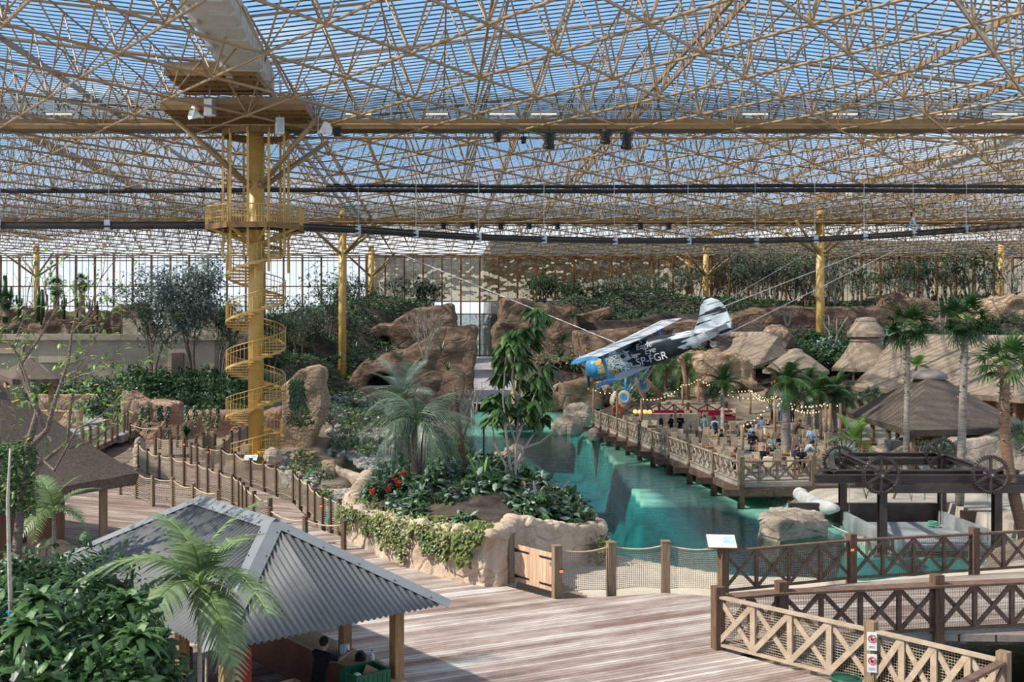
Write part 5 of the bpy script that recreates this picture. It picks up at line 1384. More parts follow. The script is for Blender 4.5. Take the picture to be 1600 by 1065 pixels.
# low retaining walls and steps beside the walkway
for i, (px0, px1, y0, y1, D, lab) in enumerate(((0, 130, 640, 655, 70, 'low dark stone wall beside the left path'), (60, 195, 615, 628, 84, 'low stone wall behind the left path'))):
    p, q = at(px0, y1, D), at(px1, y0, D); b = MB(); b.box(((p.x + q.x) / 2, D, (p.z + q.z) / 2 - .3), (q.x - p.x, .6, q.z - p.z + .6)); tag(rockify(o_ := b.build('low_wall', ROCKB, off=((p.x + q.x) / 2, D, p.z - .6), smooth=True), .15, .3, .8) or o_, lab, 'wall')
slab('path_left', [(-40, 69.8), (-21.6, 69.8), (-23, 88), (-46, 88)], .56, .5, mat('grey_path', (.30, .29, .29), (.25, .24, .24), scale=.5, rough=.9), 'grey path beyond the raised footbridge')
# path through the rock passage
b = MB(); b.add([(3.6, 112, -.4), (9.0, 112, -.4), (10.2, 170, 3.05), (3.8, 170, 3.05)], [(0, 1, 2, 3)])
struct(b.build('path_passage', mat('mauve_paving', (.44, .39, .40), (.54, .49, .50), scale=.25, rough=.5, stretch=(1, .35, 1))), 'pale mauve path running through the rock passage', 'path')
# ================================================================== steel lifting gantry
PO = [V((18.2, 42, -1.3)), V((22.9, 42, -1.3)), V((18.95, 48, -1.3)), V((23.6, 48, -1.3))]
gan = thing('lifting_gantry', 'dark brown steel lifting gantry with cross beams over the sunken platform', 'gantry', (20.5, 45, -1.3))
def ibeam(b, p, q, w, h):
    p, q = V(p), V(q); d = (q - p).normalized(); u = UP if abs(d.z) < .9 else V((0, 1, 0)); s_ = d.cross(u).normalized(); u = s_.cross(d)
    b.bar(p + u * h / 2, q + u * h / 2, w, .035, up=u); b.bar(p - u * h / 2, q - u * h / 2, w, .035, up=u); b.bar(p, q, .03, h, up=u)
for i, p in enumerate(PO):
    b = MB(); ibeam(b, p, (p.x, p.y, 1.7), .3, .26); b.build('post', DKST, gan, world=True)
for y, z, x0, x1, nm in ((41.9, 1.78, 15.4, 24.2, 'front_beam'), (42.35, 1.98, 15.9, 24.0, 'front_inner_beam'), (47.7, 1.72, 18.3, 24.2, 'rear_beam'), (48.2, 1.98, 18.9, 23.9, 'rear_inner_beam')):
    b = MB(); ibeam(b, (x0, y, z), (x1, y, z), .3, .3 if 'inner' not in nm else .16); b.build(nm, DKST, gan, world=True)
for x0, x1 in ((18.3, 19.0), (22.9, 23.6), (16.2, 18.4)):
    b = MB(); ibeam(b, (x0, 42, 1.98), (x1, 48, 1.98), .22, .16); b.build('side_beam', DKST, gan, world=True)
b = MB(); b.bar((17.6, 41.7, 1.42), (24.0, 41.7, 1.42), .28, .36); b.build('drive_housing', DKST, gan, world=True)
def wheel(c, label, R0=.74):
    t = thing('cog_wheel', label, 'wheel', c)
    b = MB(); b.ring((0, 0, 0), R0 - .05, .055, (0, 1, 0), 40, 6)
    for k in range(40):
        a = 2 * PI * k / 40; b.box((math.cos(a) * (R0 + .02), 0, math.sin(a) * (R0 + .02)), (.06, .09, .055), Matrix.Rotation(-a, 3, 'Y'))
    b.build('toothed_rim', DKST, t)
    for k in range(6):
        a = 2 * PI * k / 6 + .52; b = MB(); b.bar((math.cos(a) * .08, 0, math.sin(a) * .08), (math.cos(a) * (R0 - .06), 0, math.sin(a) * (R0 - .06)), .09, .07, up=(0, 1, 0)); b.build('spoke', DKST, t)
    b = MB(); b.lathe((0, 0, 0), [(.13, -.09), (.13, .09)], 16, Matrix.Rotation(PI / 2, 3, 'X')); b.build('hub', DKST, t)
    b = MB(); b.tube((0, -.16, 0), (0, .5, 0), .045, n=10); b.build('axle', STEEL, t)
wheel(at(1377, 742, 41.4), 'dark toothed wheel on the front left gantry post'); wheel(at(1548, 741, 41.4), 'dark toothed wheel on the front right gantry post'); wheel(at(1312, 722, 47.3), 'dark toothed wheel on the rear left gantry post'); wheel(at(1471, 710, 47.6), 'dark toothed wheel on the rear right gantry post')
b = MB(); b.box((21.0, 45, -1.18), (4.2, 5.6, .14)); tag(b.build('lift_platform', CONC, off=(21, 45, -1.25)), 'grey lift platform sunk between the gantry posts', 'platform')
for x, lab in ((18.75, 'grey concrete side wall at the left of the lift platform'), (23.35, 'grey concrete side wall at the right of the lift platform')):
    b = MB(); b.prism([(x - .1, 41.6, -1.6), (x + .1, 41.6, -1.6), (x + .35, 48.2, -1.6), (x + .15, 48.2, -1.6)], (0, 0, .95)); tag(b.build('side_wall', CONC, off=(x, 45, -1.6)), lab, 'wall')
b = MB(); b.bar((16.6, 48.5, -.8), (23.6, 48.5, -.8), .25, .9); tag(b.build('rear_kerb', DKST, off=(20, 48.5, -1.25)), 'dark steel kerb along the back of the lift platform', 'kerb')
b = MB(); b.bar((23.6, 46.2, -.7), (27, 46.2, -.7), .3, .8); tag(b.build('right_kerb', DKST, off=(25, 46.2, -1.1)), 'dark steel kerb running right from the lift platform', 'kerb')
HOSE = mat('green_hose', (.10, .33, .22), (.15, .42, .30), scale=6)
b = MB()
for k in range(5): b.ring((0, 0, .03 + k * .05), .28 - .025 * k, .03, (rnd(-.2, .2), rnd(-.2, .2), 1), 20, 5)
o = b.build('garden_hose', HOSE, smooth=True); o.location = (22.5, 46.6, -1.11); tag(o, 'coiled green hose lying on the lift platform', 'hose')
# control cabinet behind the gantry
t = thing('control_cabinet', 'white control cabinet with yellow boxes behind the gantry', 'cabinet', G(1448, 782, -.2) + V((0, .2, 0)))
b = MB(); b.box((0, 0, 1.15), (.26, .2, .9)); b.build('housing', WHITE, t); b = MB(); b.tube((0, 0, 0), (0, 0, .75), .04); b.build('stand', STEEL, t)
YEL = mat('yellow_box', (.75, .38, .03))
for dx, dz in ((-.26, 1.15), (-.2, 1.0), (.2, .95)): b = MB(); b.box((dx, 0, dz), (.13, .12, .24)); b.build('yellow_box', YEL, t)
REDM = mat('red_motor', (.45, .02, .03), rough=.4)
for px, py, lab in ((1345, 752, 'red winch motor under the left end of the front beam'), (1398, 756, 'red winch motor beside the front left wheel'), (1530, 753, 'red winch motor beside the front right wheel')):
    p = at(px, py, 42.6); b = MB(); b.lathe((0, 0, 0), [(.1, -.22), (.13, -.2), (.13, .2), (.1, .22)], 12, Matrix.Rotation(PI / 2, 3, 'Y')); o = b.build('winch_motor', REDM, smooth=False); o.location = p; tag(o, lab, 'motor')
b = MB(); b.path([G(1292, 828, -1) + V((0, 0, .3)), V((18.6, 41.2, -1.25))], .02, 5); tag(b.build('mooring_rope', WHITE, off=G(1292, 828, -1)), 'white rope running from the boulder to the platform', 'rope')
for x, y, lab in ((18.35, 42.5, 'front left'), (22.8, 42.5, 'front right'), (19.1, 47.6, 'rear left'), (23.4, 47.6, 'rear right')):
    b = MB(); b.tube((0, 0, 0), (0, 0, 2.6), .012, n=4); b.ell((0, 0, .3), (.03, .03, .1), 6, 5); b.ell((0, 0, .5), (.03, .03, .08), 6, 5)
    o = b.build('lifting_chain', STEEL); o.location = (x, y, -1.1); tag(o, 'thin lifting chain hanging at the %s corner of the platform' % lab, 'chain')
# sandbag kerb at the shore
b = MB(); ps = [G(1206, 768, -.9), G(1235, 776, -.85), G(1270, 786, -.8), G(1300, 797, -.75), G(1312, 804, -.75)]
b.path([ps[0] + (ps[-1] - ps[0]) * (i / 12) + V((.35 * math.sin(i * .5), 0, .25 + .04 * math.sin(i * 1.7))) for i in range(13)], [.12] + [.34] * 11 + [.15], 12)
o = b.build('geotextile_roll', mat('white_geotextile', (.66, .64, .61), (.56, .54, .51), scale=1.5, rough=.95, bump=.4), off=ps[0], smooth=True); tag(o, 'long white geotextile roll lying along the sandy shore', 'roll')
# ================================================================== the hanging biplane
pn = V((-.794, .547, -.261)).normalized(); pl = V((-.524, -.837, -.159)); pl = (pl - pn * pl.dot(pn)).normalized(); pu = pn.cross(pl)
PC = at(1008, 553, 75)
plane = thing('aeroplane', 'blue black and white biplane hanging nose down over the lagoon', 'aeroplane', PC)
plane.rotation_mode = 'QUATERNION'
plane.rotation_quaternion = Matrix((pn, pl, pu)).transposed().to_quaternion()
WINGT = mat('white_streaked_wing', (.70, .72, .73), (.36, .40, .44), scale=1.1, rough=.45, stretch=(.5, 5, 1), lo=.5, hi=.68)
BLUE = mat('sky_blue_paint', (.06, .27, .55), (.08, .33, .62), scale=2, rough=.35, spec=.5)
NAVY = mat('dark_navy_paint', (.018, .028, .038), (.03, .042, .055), scale=1.5, rough=.4)
WFEA = mat('white_feather_paint', (.62, .68, .72), (.52, .58, .63), scale=1.5, rough=.45)
YELP = mat('yellow_beak_paint', (.75, .42, .03), (.62, .32, .02), scale=4, rough=.4)
TYRE = mat('pale_tyre', (.50, .46, .38), (.42, .38, .3), scale=4, rough=.8)
# fuselage skin, painted as an eagle: head at the nose, dark body, white tail feathers
def fuse_mat():
    m = bpy.data.materials.new('eagle_livery'); m.use_nodes = True
    N, L = m.node_tree.nodes, m.node_tree.links; b = N['Principled BSDF']; b.inputs['Roughness'].default_value = .4
    tc = N.new('ShaderNodeTexCoord'); sp = N.new('ShaderNodeSeparateXYZ'); L.new(tc.outputs['Object'], sp.inputs[0])
    nz = N.new('ShaderNodeTexNoise'); nz.inputs['Scale'].default_value = 1.6; nz.inputs['Detail'].default_value = 2; mp = N.new('ShaderNodeMapping'); mp.inputs['Scale'].default_value = (.35, 1, 2.2); L.new(tc.outputs['Object'], mp.inputs[0]); L.new(mp.outputs[0], nz.inputs['Vector'])
    w = N.new('ShaderNodeMath'); w.operation = 'MULTIPLY_ADD'; w.inputs[1].default_value = 5.0; L.new(nz.outputs[0], w.inputs[0]); L.new(sp.outputs['X'], w.inputs[2])
    r = N.new('ShaderNodeValToRGB'); r.color_ramp.interpolation = 'CONSTANT'; mr = N.new('ShaderNodeMapRange'); mr.inputs['From Min'].default_value = -6; mr.inputs['From Max'].default_value = 8; L.new(w.outputs[0], mr.inputs['Value'])
    e = r.color_ramp.elements; e[0].position = 0; e[0].color = (.62, .68, .72, 1); e[1].position = .385; e[1].color = (.018, .028, .038, 1)
    for p, c in ((0.665, (.60, .64, .66, 1)), (0.7, (.02, .03, .04, 1)), (0.713, (.60, .64, .66, 1)), (0.735, (.02, .03, .04, 1)), (0.748, (.60, .64, .66, 1)), (0.766, (.02, .03, .04, 1)), (0.778, (.60, .64, .66, 1)), (0.79, (.02, .03, .04, 1)), (0.8, (.70, .40, .03, 1)), (0.855, (.06, .27, .55, 1))):
        k = e.new(p); k.color = c
    L.new(mr.outputs[0], r.inputs[0])
    # long feather streaks on the tail
    st = N.new('ShaderNodeTexNoise'); st.inputs['Scale'].default_value = 1.2; m3 = N.new('ShaderNodeMapping'); m3.inputs['Scale'].default_value = (.35, 4, 5); L.new(tc.outputs['Object'], m3.inputs[0]); L.new(m3.outputs[0], st.inputs['Vector'])
    gt = N.new('ShaderNodeMath'); gt.operation = 'GREATER_THAN'; gt.inputs[1].default_value = .60; L.new(st.outputs[0], gt.inputs[0])
    lt = N.new('ShaderNodeMath'); lt.operation = 'LESS_THAN'; lt.inputs[1].default_value = -2.4; L.new(sp.outputs['X'], lt.inputs[0])
    an = N.new('ShaderNodeMath'); an.operation = 'MULTIPLY'; L.new(gt.outputs[0], an.inputs[0]); L.new(lt.outputs[0], an.inputs[1])
    bl = N.new('ShaderNodeMath'); bl.operation = 'LESS_THAN'; zz_ = N.new('ShaderNodeMath'); zz_.operation = 'MULTIPLY_ADD'; zz_.inputs[1].default_value = .10; L.new(sp.outputs['X'], zz_.inputs[0]); L.new(sp.outputs['Z'], zz_.inputs[2]); bl.inputs[1].default_value = -.86; L.new(zz_.outputs[0], bl.inputs[0])
    mx = N.new('ShaderNodeMath'); mx.operation = 'MAXIMUM'; L.new(an.outputs[0], mx.inputs[0]); L.new(bl.outputs[0], mx.inputs[1])
    fin = N.new('ShaderNodeMix'); fin.data_type = 'RGBA'; L.new(mx.outputs[0], fin.inputs['Factor']); L.new(r.outputs[0], fin.inputs['A']); fin.inputs['B'].default_value = (.02, .03, .04, 1)
    # blue belly band near the nose
    L.new(fin.outputs['Result'], b.inputs['Base Color']); return m
FUSE = fuse_mat()
sec = [(3.9, .72, .72, 0), (3.2, .86, .88, 0), (2.0, .88, .98, .02), (.8, .86, 1.02, .05), (-.8, .84, 1.0, .05), (-2.0, .74, .88, .06), (-3.3, .54, .70, .12), (-4.7, .33, .50, .22), (-5.8, .14, .32, .32)]
b = MB(); n = 20; vs, fs = [], []
for x, ry, rz, zo in sec:
    for j in range(n):
        t = 2 * PI * j / n; c_, s_ = math.cos(t), math.sin(t); q = 1 / (abs(c_) ** 3 + abs(s_) ** 3) ** (1 / 3)
        vs.append((x, ry * c_ * q, zo + rz * s_ * q))
for i in range(len(sec) - 1):
    for j in range(n): fs.append((i * n + j, i * n + (j + 1) % n, (i + 1) * n + (j + 1) % n, (i + 1) * n + j))
fs += [tuple(range(n)), tuple((len(sec) - 1) * n + j for j in range(n - 1, -1, -1))]
b.add(vs, fs); fus = b.build('fuselage', FUSE, plane, smooth=True); fus.modifiers.new('sub', 'SUBSURF').levels = 1
RX = Matrix.Rotation(PI / 2, 3, 'Y')
b = MB(); b.lathe((0, 0, 0), [(.74, 3.6), (.84, 3.9), (.80, 4.45), (.62, 4.7), (.56, 4.6), (.2, 4.5)], 22, RX); b.build('engine_cowling', BLUE, plane, smooth=True)
b = MB(); b.lathe((0, 0, 0), [(.2, 4.5), (.18, 4.8), (.05, 5.0)], 14, RX); b.build('spinner', BLUE, plane, smooth=True)
for k in range(4):
    a = k * PI / 2 + .5; R = Matrix.Rotation(a, 3, 'X'); b = MB(); b.box(R @ V((4.82, 0, .85)), (.06, .2, 1.5), R @ Matrix.Rotation(.35, 3, 'Z')); pb = b.build('propeller_blade', NAVY, plane)
    b = MB(); b.box(R @ V((4.82, 0, 1.55)), (.065, .21, .18), R @ Matrix.Rotation(.35, 3, 'Z')); o = b.build('blade_tip', YELP, pb)
def wing(z, span, chord, x0, nm, dih=.03):
    b = MB(); ny = 24; prof = [(0, 0), (.06, .085), (.25, .13), (.5, .11), (.8, .05), (1, .0), (.8, -.015), (.4, -.03), (.08, -.035)]; m = len(prof); vs, fs, ms = [], [], []
    for i in range(ny + 1):
        y = (i / ny - .5) * span; e_ = abs(y) / (span / 2); k = 1 if e_ < .9 else math.sqrt(max(.0, 1 - ((e_ - .9) / .1) ** 2)) * .75 + .25
        for u, w in prof: vs.append((x0 + chord * .5 * k - u * chord * k, y, z + w * chord * .95 * k + abs(y) * dih))
    for i in range(ny):
        for j in range(m):
            fs.append((i * m + j, i * m + (j + 1) % m, (i + 1) * m + (j + 1) % m, (i + 1) * m + j)); ms.append(1 if (j in (0, m - 1) or (j > 4) or i in (0, ny - 1)) else 0)
    fs += [tuple(range(m)), tuple(ny * m + j for j in range(m - 1, -1, -1))]; ms += [1, 1]
    b.v = vs; b.f = fs; b.m = ms; return b.build(nm, [WINGT, BLUE], plane, smooth=False)
wing(1.22, 18.0, 2.35, .7, 'upper_wing', .012); wing(-.92, 14.2, 1.9, .5, 'lower_wing', .03)
for s in (-1, 1):
    b = MB(); y = 5.6 * s; b.path([(.75, y, -.75 + .15), (.7, y, .2), (.7, y, 1.28)], [.16, .1, .16], 8, flat=1); b.prism([(1.15, y - .05, -.72), (.15, y - .05, -.72), (.45, y - .05, -.3), (.75, y - .05, -.3)], (0, .1, 0)); b.prism([(1.3, y - .05, 1.26), (.0, y - .05, 1.26), (.45, y - .05, .9), (.8, y - .05, .9)], (0, .1, 0)); b.build('interplane_strut', BLUE, plane)
    b = MB()
    for p, q in (((1.4, s * .7, .9), (1.5, s * 1.0, 1.25)), ((-.3, s * .7, .9), (-.2, s * 1.0, 1.25))): b.tube(p, q, .06)
    b.build('cabane_strut', BLUE, plane)
    b = MB()
    for p, q in (((1.2, s * .9, 1.2), (.8, s * 5.5, -.7)), ((.9, s * .8, -.8), (.7, s * 5.5, 1.2))): b.tube(p, q, .018, n=4)
    b.build('bracing_wire', STEEL, plane)
    b = MB(); b.tube((1.5, s * .75, -.75), (1.7, s * 1.75, -2.35), .11, .09, 8); b.tube((.6, s * .7, -.85), (1.6, s * 1.75, -2.3), .07, n=8); b.build('undercarriage_leg', BLUE, plane, smooth=True)
    b = MB(); b.tube((-.4, s * .6, -.85), (1.55, s * 1.6, -2.25), .05, n=6); b.build('undercarriage_brace', WINGT, plane)
    b = MB(); c = V((1.7, s * 1.95, -2.45)); b.ring(c, .34, .17, (0, 1, 0), 22, 8); wh = b.build('wheel', TYRE, plane, smooth=True)
    b = MB(); b.lathe(c, [(.26, -.14), (.28, 0), (.26, .14)], 16, Matrix.Rotation(PI / 2, 3, 'X')); b.build('wheel_hub', BLUE, wh)
b = MB(); b.prism([(-4.0, -.05, .62), (-4.7, -.05, 1.5), (-5.05, -.05, 2.2), (-5.45, -.05, 2.55), (-6.0, -.05, 2.6), (-6.5, -.05, 2.25), (-6.8, -.05, 1.6), (-6.85, -.05, .6), (-6.6, -.05, -.1), (-5.8, -.05, -.15), (-5.0, -.05, .4)], (0, .1, 0))
o = b.build('tail_fin', FUSE, plane); o.modifiers.new('bev', 'BEVEL').width = .04
b = MB(); ny = 12
for i in range(ny + 1):
    y = (i / ny - .5) * 6.6; k = 1 - .45 * (abs(y) / 3.3) ** 3
    b.v += [(-4.75 - .35 * (abs(y) / 3.3), y, .62), (-4.9 - .35, y, .70), (-4.75 - 1.5 * k - .2, y, .62), (-5.1, y, .56)]
for i in range(ny):
    for j in range(4): b.f.append((4 * i + j, 4 * i + (j + 1) % 4, 4 * i + 4 + (j + 1) % 4, 4 * i + 4 + j)); b.m.append(0)
b.build('tailplane', WINGT, plane)
b = MB(); b.box((2.05, 0, 1.0), (1.2, 1.3, .34)); b.box((1.95, 0, .78), (1.5, 1.62, .5)); o = b.build('cockpit_canopy', mat('dark_canopy_glass', (.10, .14, .17), (.25, .3, .33), scale=6, rough=.15), plane); o.modifiers.new('bev', 'BEVEL').width = .12
b = MB()
for x in (1.4, 1.8, 2.2, 2.6): b.box((x, 0, .86), (.05, 1.68, .62))
b.build('canopy_frame', BLUE, plane)
b = MB(); b.ring((-5.1, .0, -.6), .16, .08, (0, 1, 0), 14, 6); b.tube((-4.9, 0, -.1), (-5.1, 0, -.6), .05); b.build('tail_wheel', TYRE, plane)
WLET = mat('white_lettering', (.78, .78, .76))
def text_mesh(txt, size, sh=0.0, ext=.008):
    cu = bpy.data.curves.new('lettering', 'FONT'); cu.body = txt; cu.size = size; cu.extrude = ext; cu.shear = sh; cu.align_x = 'CENTER'
    o = bpy.data.objects.new('text_source', cu); C.objects.link(o); bpy.context.view_layer.update()
    me = bpy.data.meshes.new_from_object(o.evaluated_get(bpy.context.evaluated_depsgraph_get())); bpy.data.objects.remove(o); me.name = 'lettering'; return me
def lettering(txt, size, loc, sh=0.0):
    me = text_mesh(txt, size, sh); me.materials.clear(); me.materials.append(WLET)
    o = bpy.data.objects.new('lettering', me); C.objects.link(o); o.parent = plane
    o.matrix_local = Matrix(((-1, 0, 0, loc[0]), (0, 0, 1, loc[1]), (0, 1, 0, loc[2]), (0, 0, 0, 1))); return o
lettering('SP-FGR', .78, (-.75, .93, -.62)); lettering('Eagle', .62, (-.45, .92, .50), .25); lettering('Eye', .62, (-.8, .92, .04), .25)
# eagle eye and cheek marks on the painted head
for ex, ez, er in ((1.35, .35, .16), (.75, .42, .13)):
    b = MB(); b.lathe((ex, .87, ez), [(er, 0), (er * .9, .02)], 14, Matrix.Rotation(-PI / 2, 3, 'X')); b.build('painted_eye', NAVY, plane)
CABLE = mat('pale_steel_cable', (.60, .58, .54), rough=.5)
def cable(p, q, label, r=.03, sag=0.0):
    b = MB(); b.path([p.lerp(q, i / 8) - V((0, 0, sag * 4 * (i / 8) * (1 - i / 8))) for i in range(9)], r, 5); tag(b.build('suspension_cable', CABLE, off=p), label, 'cable')
nose = at(976, 541, 75)
cable(at(612, 391, 96), nose, 'pale steel cable running from the left roof to the aeroplane nose', .035)
cable(at(1366, 387, 110), at(1117, 484, 72.5), 'pale steel cable from the right roof down to the tail fin top', .035)
cable(at(1412, 384, 112), at(1140, 519, 71.5), 'pale steel cable from the right roof down to the tail end', .03)
cable(at(1260, 396, 108), at(1094, 492, 70.5), 'thin steel cable rising behind the tail to the roof', .02)
# ================================================================== plant builders
def frond_mesh(L_, n, ll, lw, arch, ldroop, vee=.35, k=3, name='frond', taper=True, r=.018, start=.12, sweep=.5):
    """feather frond along +X, arching down in XZ"""
    b = MB(); pts = []
    for i in range(11):
        t = i / 10; pts.append(V((L_ * (t - .18 * arch * t * t), 0, L_ * (.45 * arch * t - .95 * arch * t * t))))
    b.path(pts, [r * (1 - .8 * i / 10) for i in range(11)], 4, caps=False); b.m = [0] * len(b.f)
    b.mi = 1
    for i in range(n):
        t = start + (1 - start) * (i + .5) / n; f = t * 10; a = int(min(9, f)); p = pts[a].lerp(pts[a + 1], f - a); d = (pts[a + 1] - pts[a]).normalized(); u = V((-d.z, 0, d.x))
        l = ll * (math.sin(PI * min(1, .18 + t * .80)) ** .6 if taper else 1)
        for s in (-1, 1):
            dr = (V((0, s, 0)) + d * sweep + u * vee).normalized()
            b.blade(p, dr, l * rnd(.88, 1.08), lw, ldroop * rnd(.8, 1.2), k, up=u)
    return b
def mk(b, name, mats):
    o = b.build(name, mats); me = o.data; bpy.data.objects.remove(o); return me
def link(me, name, parent, loc=(0, 0, 0), rot=(0, 0, 0), s=1.0):
    o = bpy.data.objects.new(name, me); C.objects.link(o); o.parent = parent; o.location = loc; o.rotation_euler = rot; o.scale = (s,) * 3 if not isinstance(s, tuple) else s; return o
def fan_mesh(R0, n, pet, w, fold=.25, droop=.25):
    """fan leaf on a petiole along +X"""
    b = MB(); b.path([(0, 0, 0), (pet * .5, 0, pet * .06), (pet, 0, 0)], [.022, .016, .012], 4, caps=False); b.mi = 1; c = V((pet, 0, 0))
    for i in range(n):
        a = -2.25 + 4.5 * (i + .5) / n; d = V((math.cos(a), math.sin(a), .12 * math.cos(a * 2) + .06 * (1 if i % 2 else -1)))
        b.blade(c, d, R0 * (1 - .13 * abs(a)) * rnd(.92, 1.05), w, droop * rnd(.6, 1.4), 3)
    return b
FANM = {}
def fan_palm(label, base, crown, Rc, trunk_r=.16, n=26, bark=BARKG, lf=LFD, lean=None, name='fan_palm', pet=.55, seed=1, skirt=True, group=None, low=.9):
    R_ = random.Random(seed); base, crown = V(base), V(crown)
    root = thing(name, label, 'palm', base, group=group); h = crown - base; b = MB(); m = 14; pts = []; rs = []
    for i in range(m + 1):
        t = i / m; q = V((0, 0, 0)).lerp(h, t); 
        if lean: q += V(lean) * math.sin(PI * t)
        pts.append(q); rs.append(trunk_r * (1.12 - .3 * t) * (1 + .06 * (i % 2)))
    b.path(pts, rs, 12); b.build('trunk', bark, root, smooth=True)
    if skirt:
        b = MB()
        for i in range(60):
            t = R_.uniform(.55, .99); p = V((0, 0, 0)).lerp(h, t) + (V(lean) * math.sin(PI * t) if lean else V()); a = R_.uniform(0, 6.28); b.bar(p, p + V((math.cos(a) * trunk_r * 1.5, math.sin(a) * trunk_r * 1.5, .16)), .07, .03)
        b.build('leaf_stubs', LFBR, root)
    for j in range(3):
        kk = (Rc, j, lf.name, pet)
        if kk not in FANM: FANM[kk] = mk(fan_mesh(Rc * .62, 22, Rc * pet, Rc * .075, droop=.15 + .2 * j), 'fan_leaf', [LFB, lf])
    for i in range(n):
        t = i / (n - 1); el = 1.35 - (1.35 + low) * t ** .85 + R_.uniform(-.12, .12); az = i * 2.399 + R_.uniform(-.2, .2); j = 0 if t < .4 else 1 if t < .75 else 2
        link(FANM[(Rc, j, lf.name, pet)], 'frond', root, h, (R_.uniform(-.3, .3), -el, az), R_.uniform(.85, 1.1))
    return root
FEAM = {}
def feather_palm(label, base, crown, Lf, trunk_r=.12, n=14, bark=BARKG, lf=LFD, name='feather_palm', arch=.8, ll=.5, lw=.05, nl=34, ldroop=.3, seed=1, shaft=None, lean=None, group=None, low=.5, high=1.3, vee=.3, kseg=3, extra=()):
    R_ = random.Random(seed); base, crown = V(base), V(crown); root = thing(name, label, 'palm', base, group=group); h = crown - base
    pts = []; rs = []; m = 12
    for i in range(m + 1):
        t = i / m; q = V((0, 0, 0)).lerp(h, t) + (V(lean) * math.sin(PI * t) if lean else V()); pts.append(q); rs.append(trunk_r * (1.25 - .4 * t) * (1 + .05 * (i % 2)))
    b = MB(); b.path(pts, rs, 12); b.build('trunk', bark, root, smooth=True)
    if shaft:
        b = MB(); b.path([pts[-1] - h.normalized() * shaft, pts[-1] + V((0, 0, .1))], [trunk_r * 1.05, trunk_r * .6], 10); b.build('crownshaft', LFB, root, smooth=True)
    for j in range(3):
        kk = (Lf, ll, lw, nl, arch, ldroop, j, lf.name, vee)
        if kk not in FEAM: FEAM[kk] = mk(frond_mesh(Lf, nl, ll, lw, arch * (.8 + .25 * j), ldroop * (.8 + .3 * j), vee, kseg, r=.012 + .004 * Lf), 'frond', [LFB, lf])
    for i in range(n):
        t = i / max(1, n - 1); el = high - (high + low) * t ** .9 + R_.uniform(-.1, .1); az = i * 2.399 + R_.uniform(-.25, .25); j = 0 if t < .35 else 1 if t < .7 else 2
        link(FEAM[(Lf, ll, lw, nl, arch, ldroop, j, lf.name, vee)], 'frond', root, h, (R_.uniform(-.25, .25), -el, az), R_.uniform(.85, 1.1))
    for az, el, s in extra: link(FEAM[(Lf, ll, lw, nl, arch, ldroop, 1, lf.name, vee)], 'frond', root, h, (0, -el, az), s)
    return root
def branchy(b, p, d, L_, r, depth, tips, R_, spread=.6, k=3, up=.25, seg=4, taper=.62):
    pts, rs = [V(p)], [r]; q = V(p); dd = V(d).normalized()
    for i in range(seg):
        dd = (dd + V((R_.uniform(-1, 1), R_.uniform(-1, 1), R_.uniform(-.6, 1))) * .16 + UP * up * .12).normalized(); q = q + dd * L_ / seg; pts.append(q); rs.append(r * (1 - (1 - taper) * (i + 1) / seg))
        if depth <= 1: tips.append((q.copy(), dd.copy()))
    b.path(pts, rs, 6 if r > .03 else 4, caps=False)
    if depth > 0:
        for i in range(k):
            a = i * 2.4 + R_.uniform(-.6, .6); o = dd.orthogonal().normalized(); o = Quaternion(dd, a) @ o; nd = (dd + o * spread * R_.uniform(.6, 1.3)).normalized()
            s = pts[-1] if i < 2 else pts[-2]
            branchy(b, s, nd, L_ * R_.uniform(.55, .85), r * taper * .85, depth - 1, tips, R_, spread, k, up, seg, taper)
    else: tips.append((q.copy(), dd.copy()))
def leafcloud(b, tips, n, size, R_, rad=.3, wid=.42, droop=.35, hang=0.0):
    for i in range(n):
        p, d = tips[R_.randrange(len(tips))]; o = V((R_.gauss(0, 1), R_.gauss(0, 1), R_.gauss(0, .8))) * rad
        dd = (d * .4 + V((R_.gauss(0, 1), R_.gauss(0, 1), R_.gauss(0, .5) - hang))).normalized(); l = size * R_.uniform(.7, 1.25); b.leaf(p + o, dd, l, l * wid, droop=droop)
def tree(label, base, h, spread, r=.12, nst=3, depth=2, nleaf=900, size=.4, lf=LFG, bark=BARK, seed=1, rad=.35, name='tree', group=None, k=3, up=.4, sp=.55, wid=.42, low=.25, hang=.1, cat='tree'):
    R_ = random.Random(seed); root = thing(name, label, cat, base, group=group); b, tips = MB(), []
    for i in range(nst):
        a = i * 6.28 / nst + R_.uniform(-.4, .4); d = V((math.cos(a) * spread / h * .75, math.sin(a) * spread / h * .75, 1))
        branchy(b, (math.cos(a) * r * .6 if nst > 1 else 0, math.sin(a) * r * .6 if nst > 1 else 0, -.3), d, h * (.5 if depth > 1 else .62), r, depth, tips, R_, sp, k, up)
    b.build('trunk', bark, root, smooth=True)
    zmax = max(t[0].z for t in tips) or 1; s = h / zmax; tp = [t for t in tips if t[0].z > h * low / max(s, .6)]
    if nleaf:
        q = MB(); q.simple = True; leafcloud(q, tp or tips, nleaf, size / max(.7, s) if s > 1 else size, R_, rad, wid, hang=hang); q.build('foliage', lf, root)
    root.scale = (s, s, s) if .5 < s < 2 else (1, 1, 1)
    return root
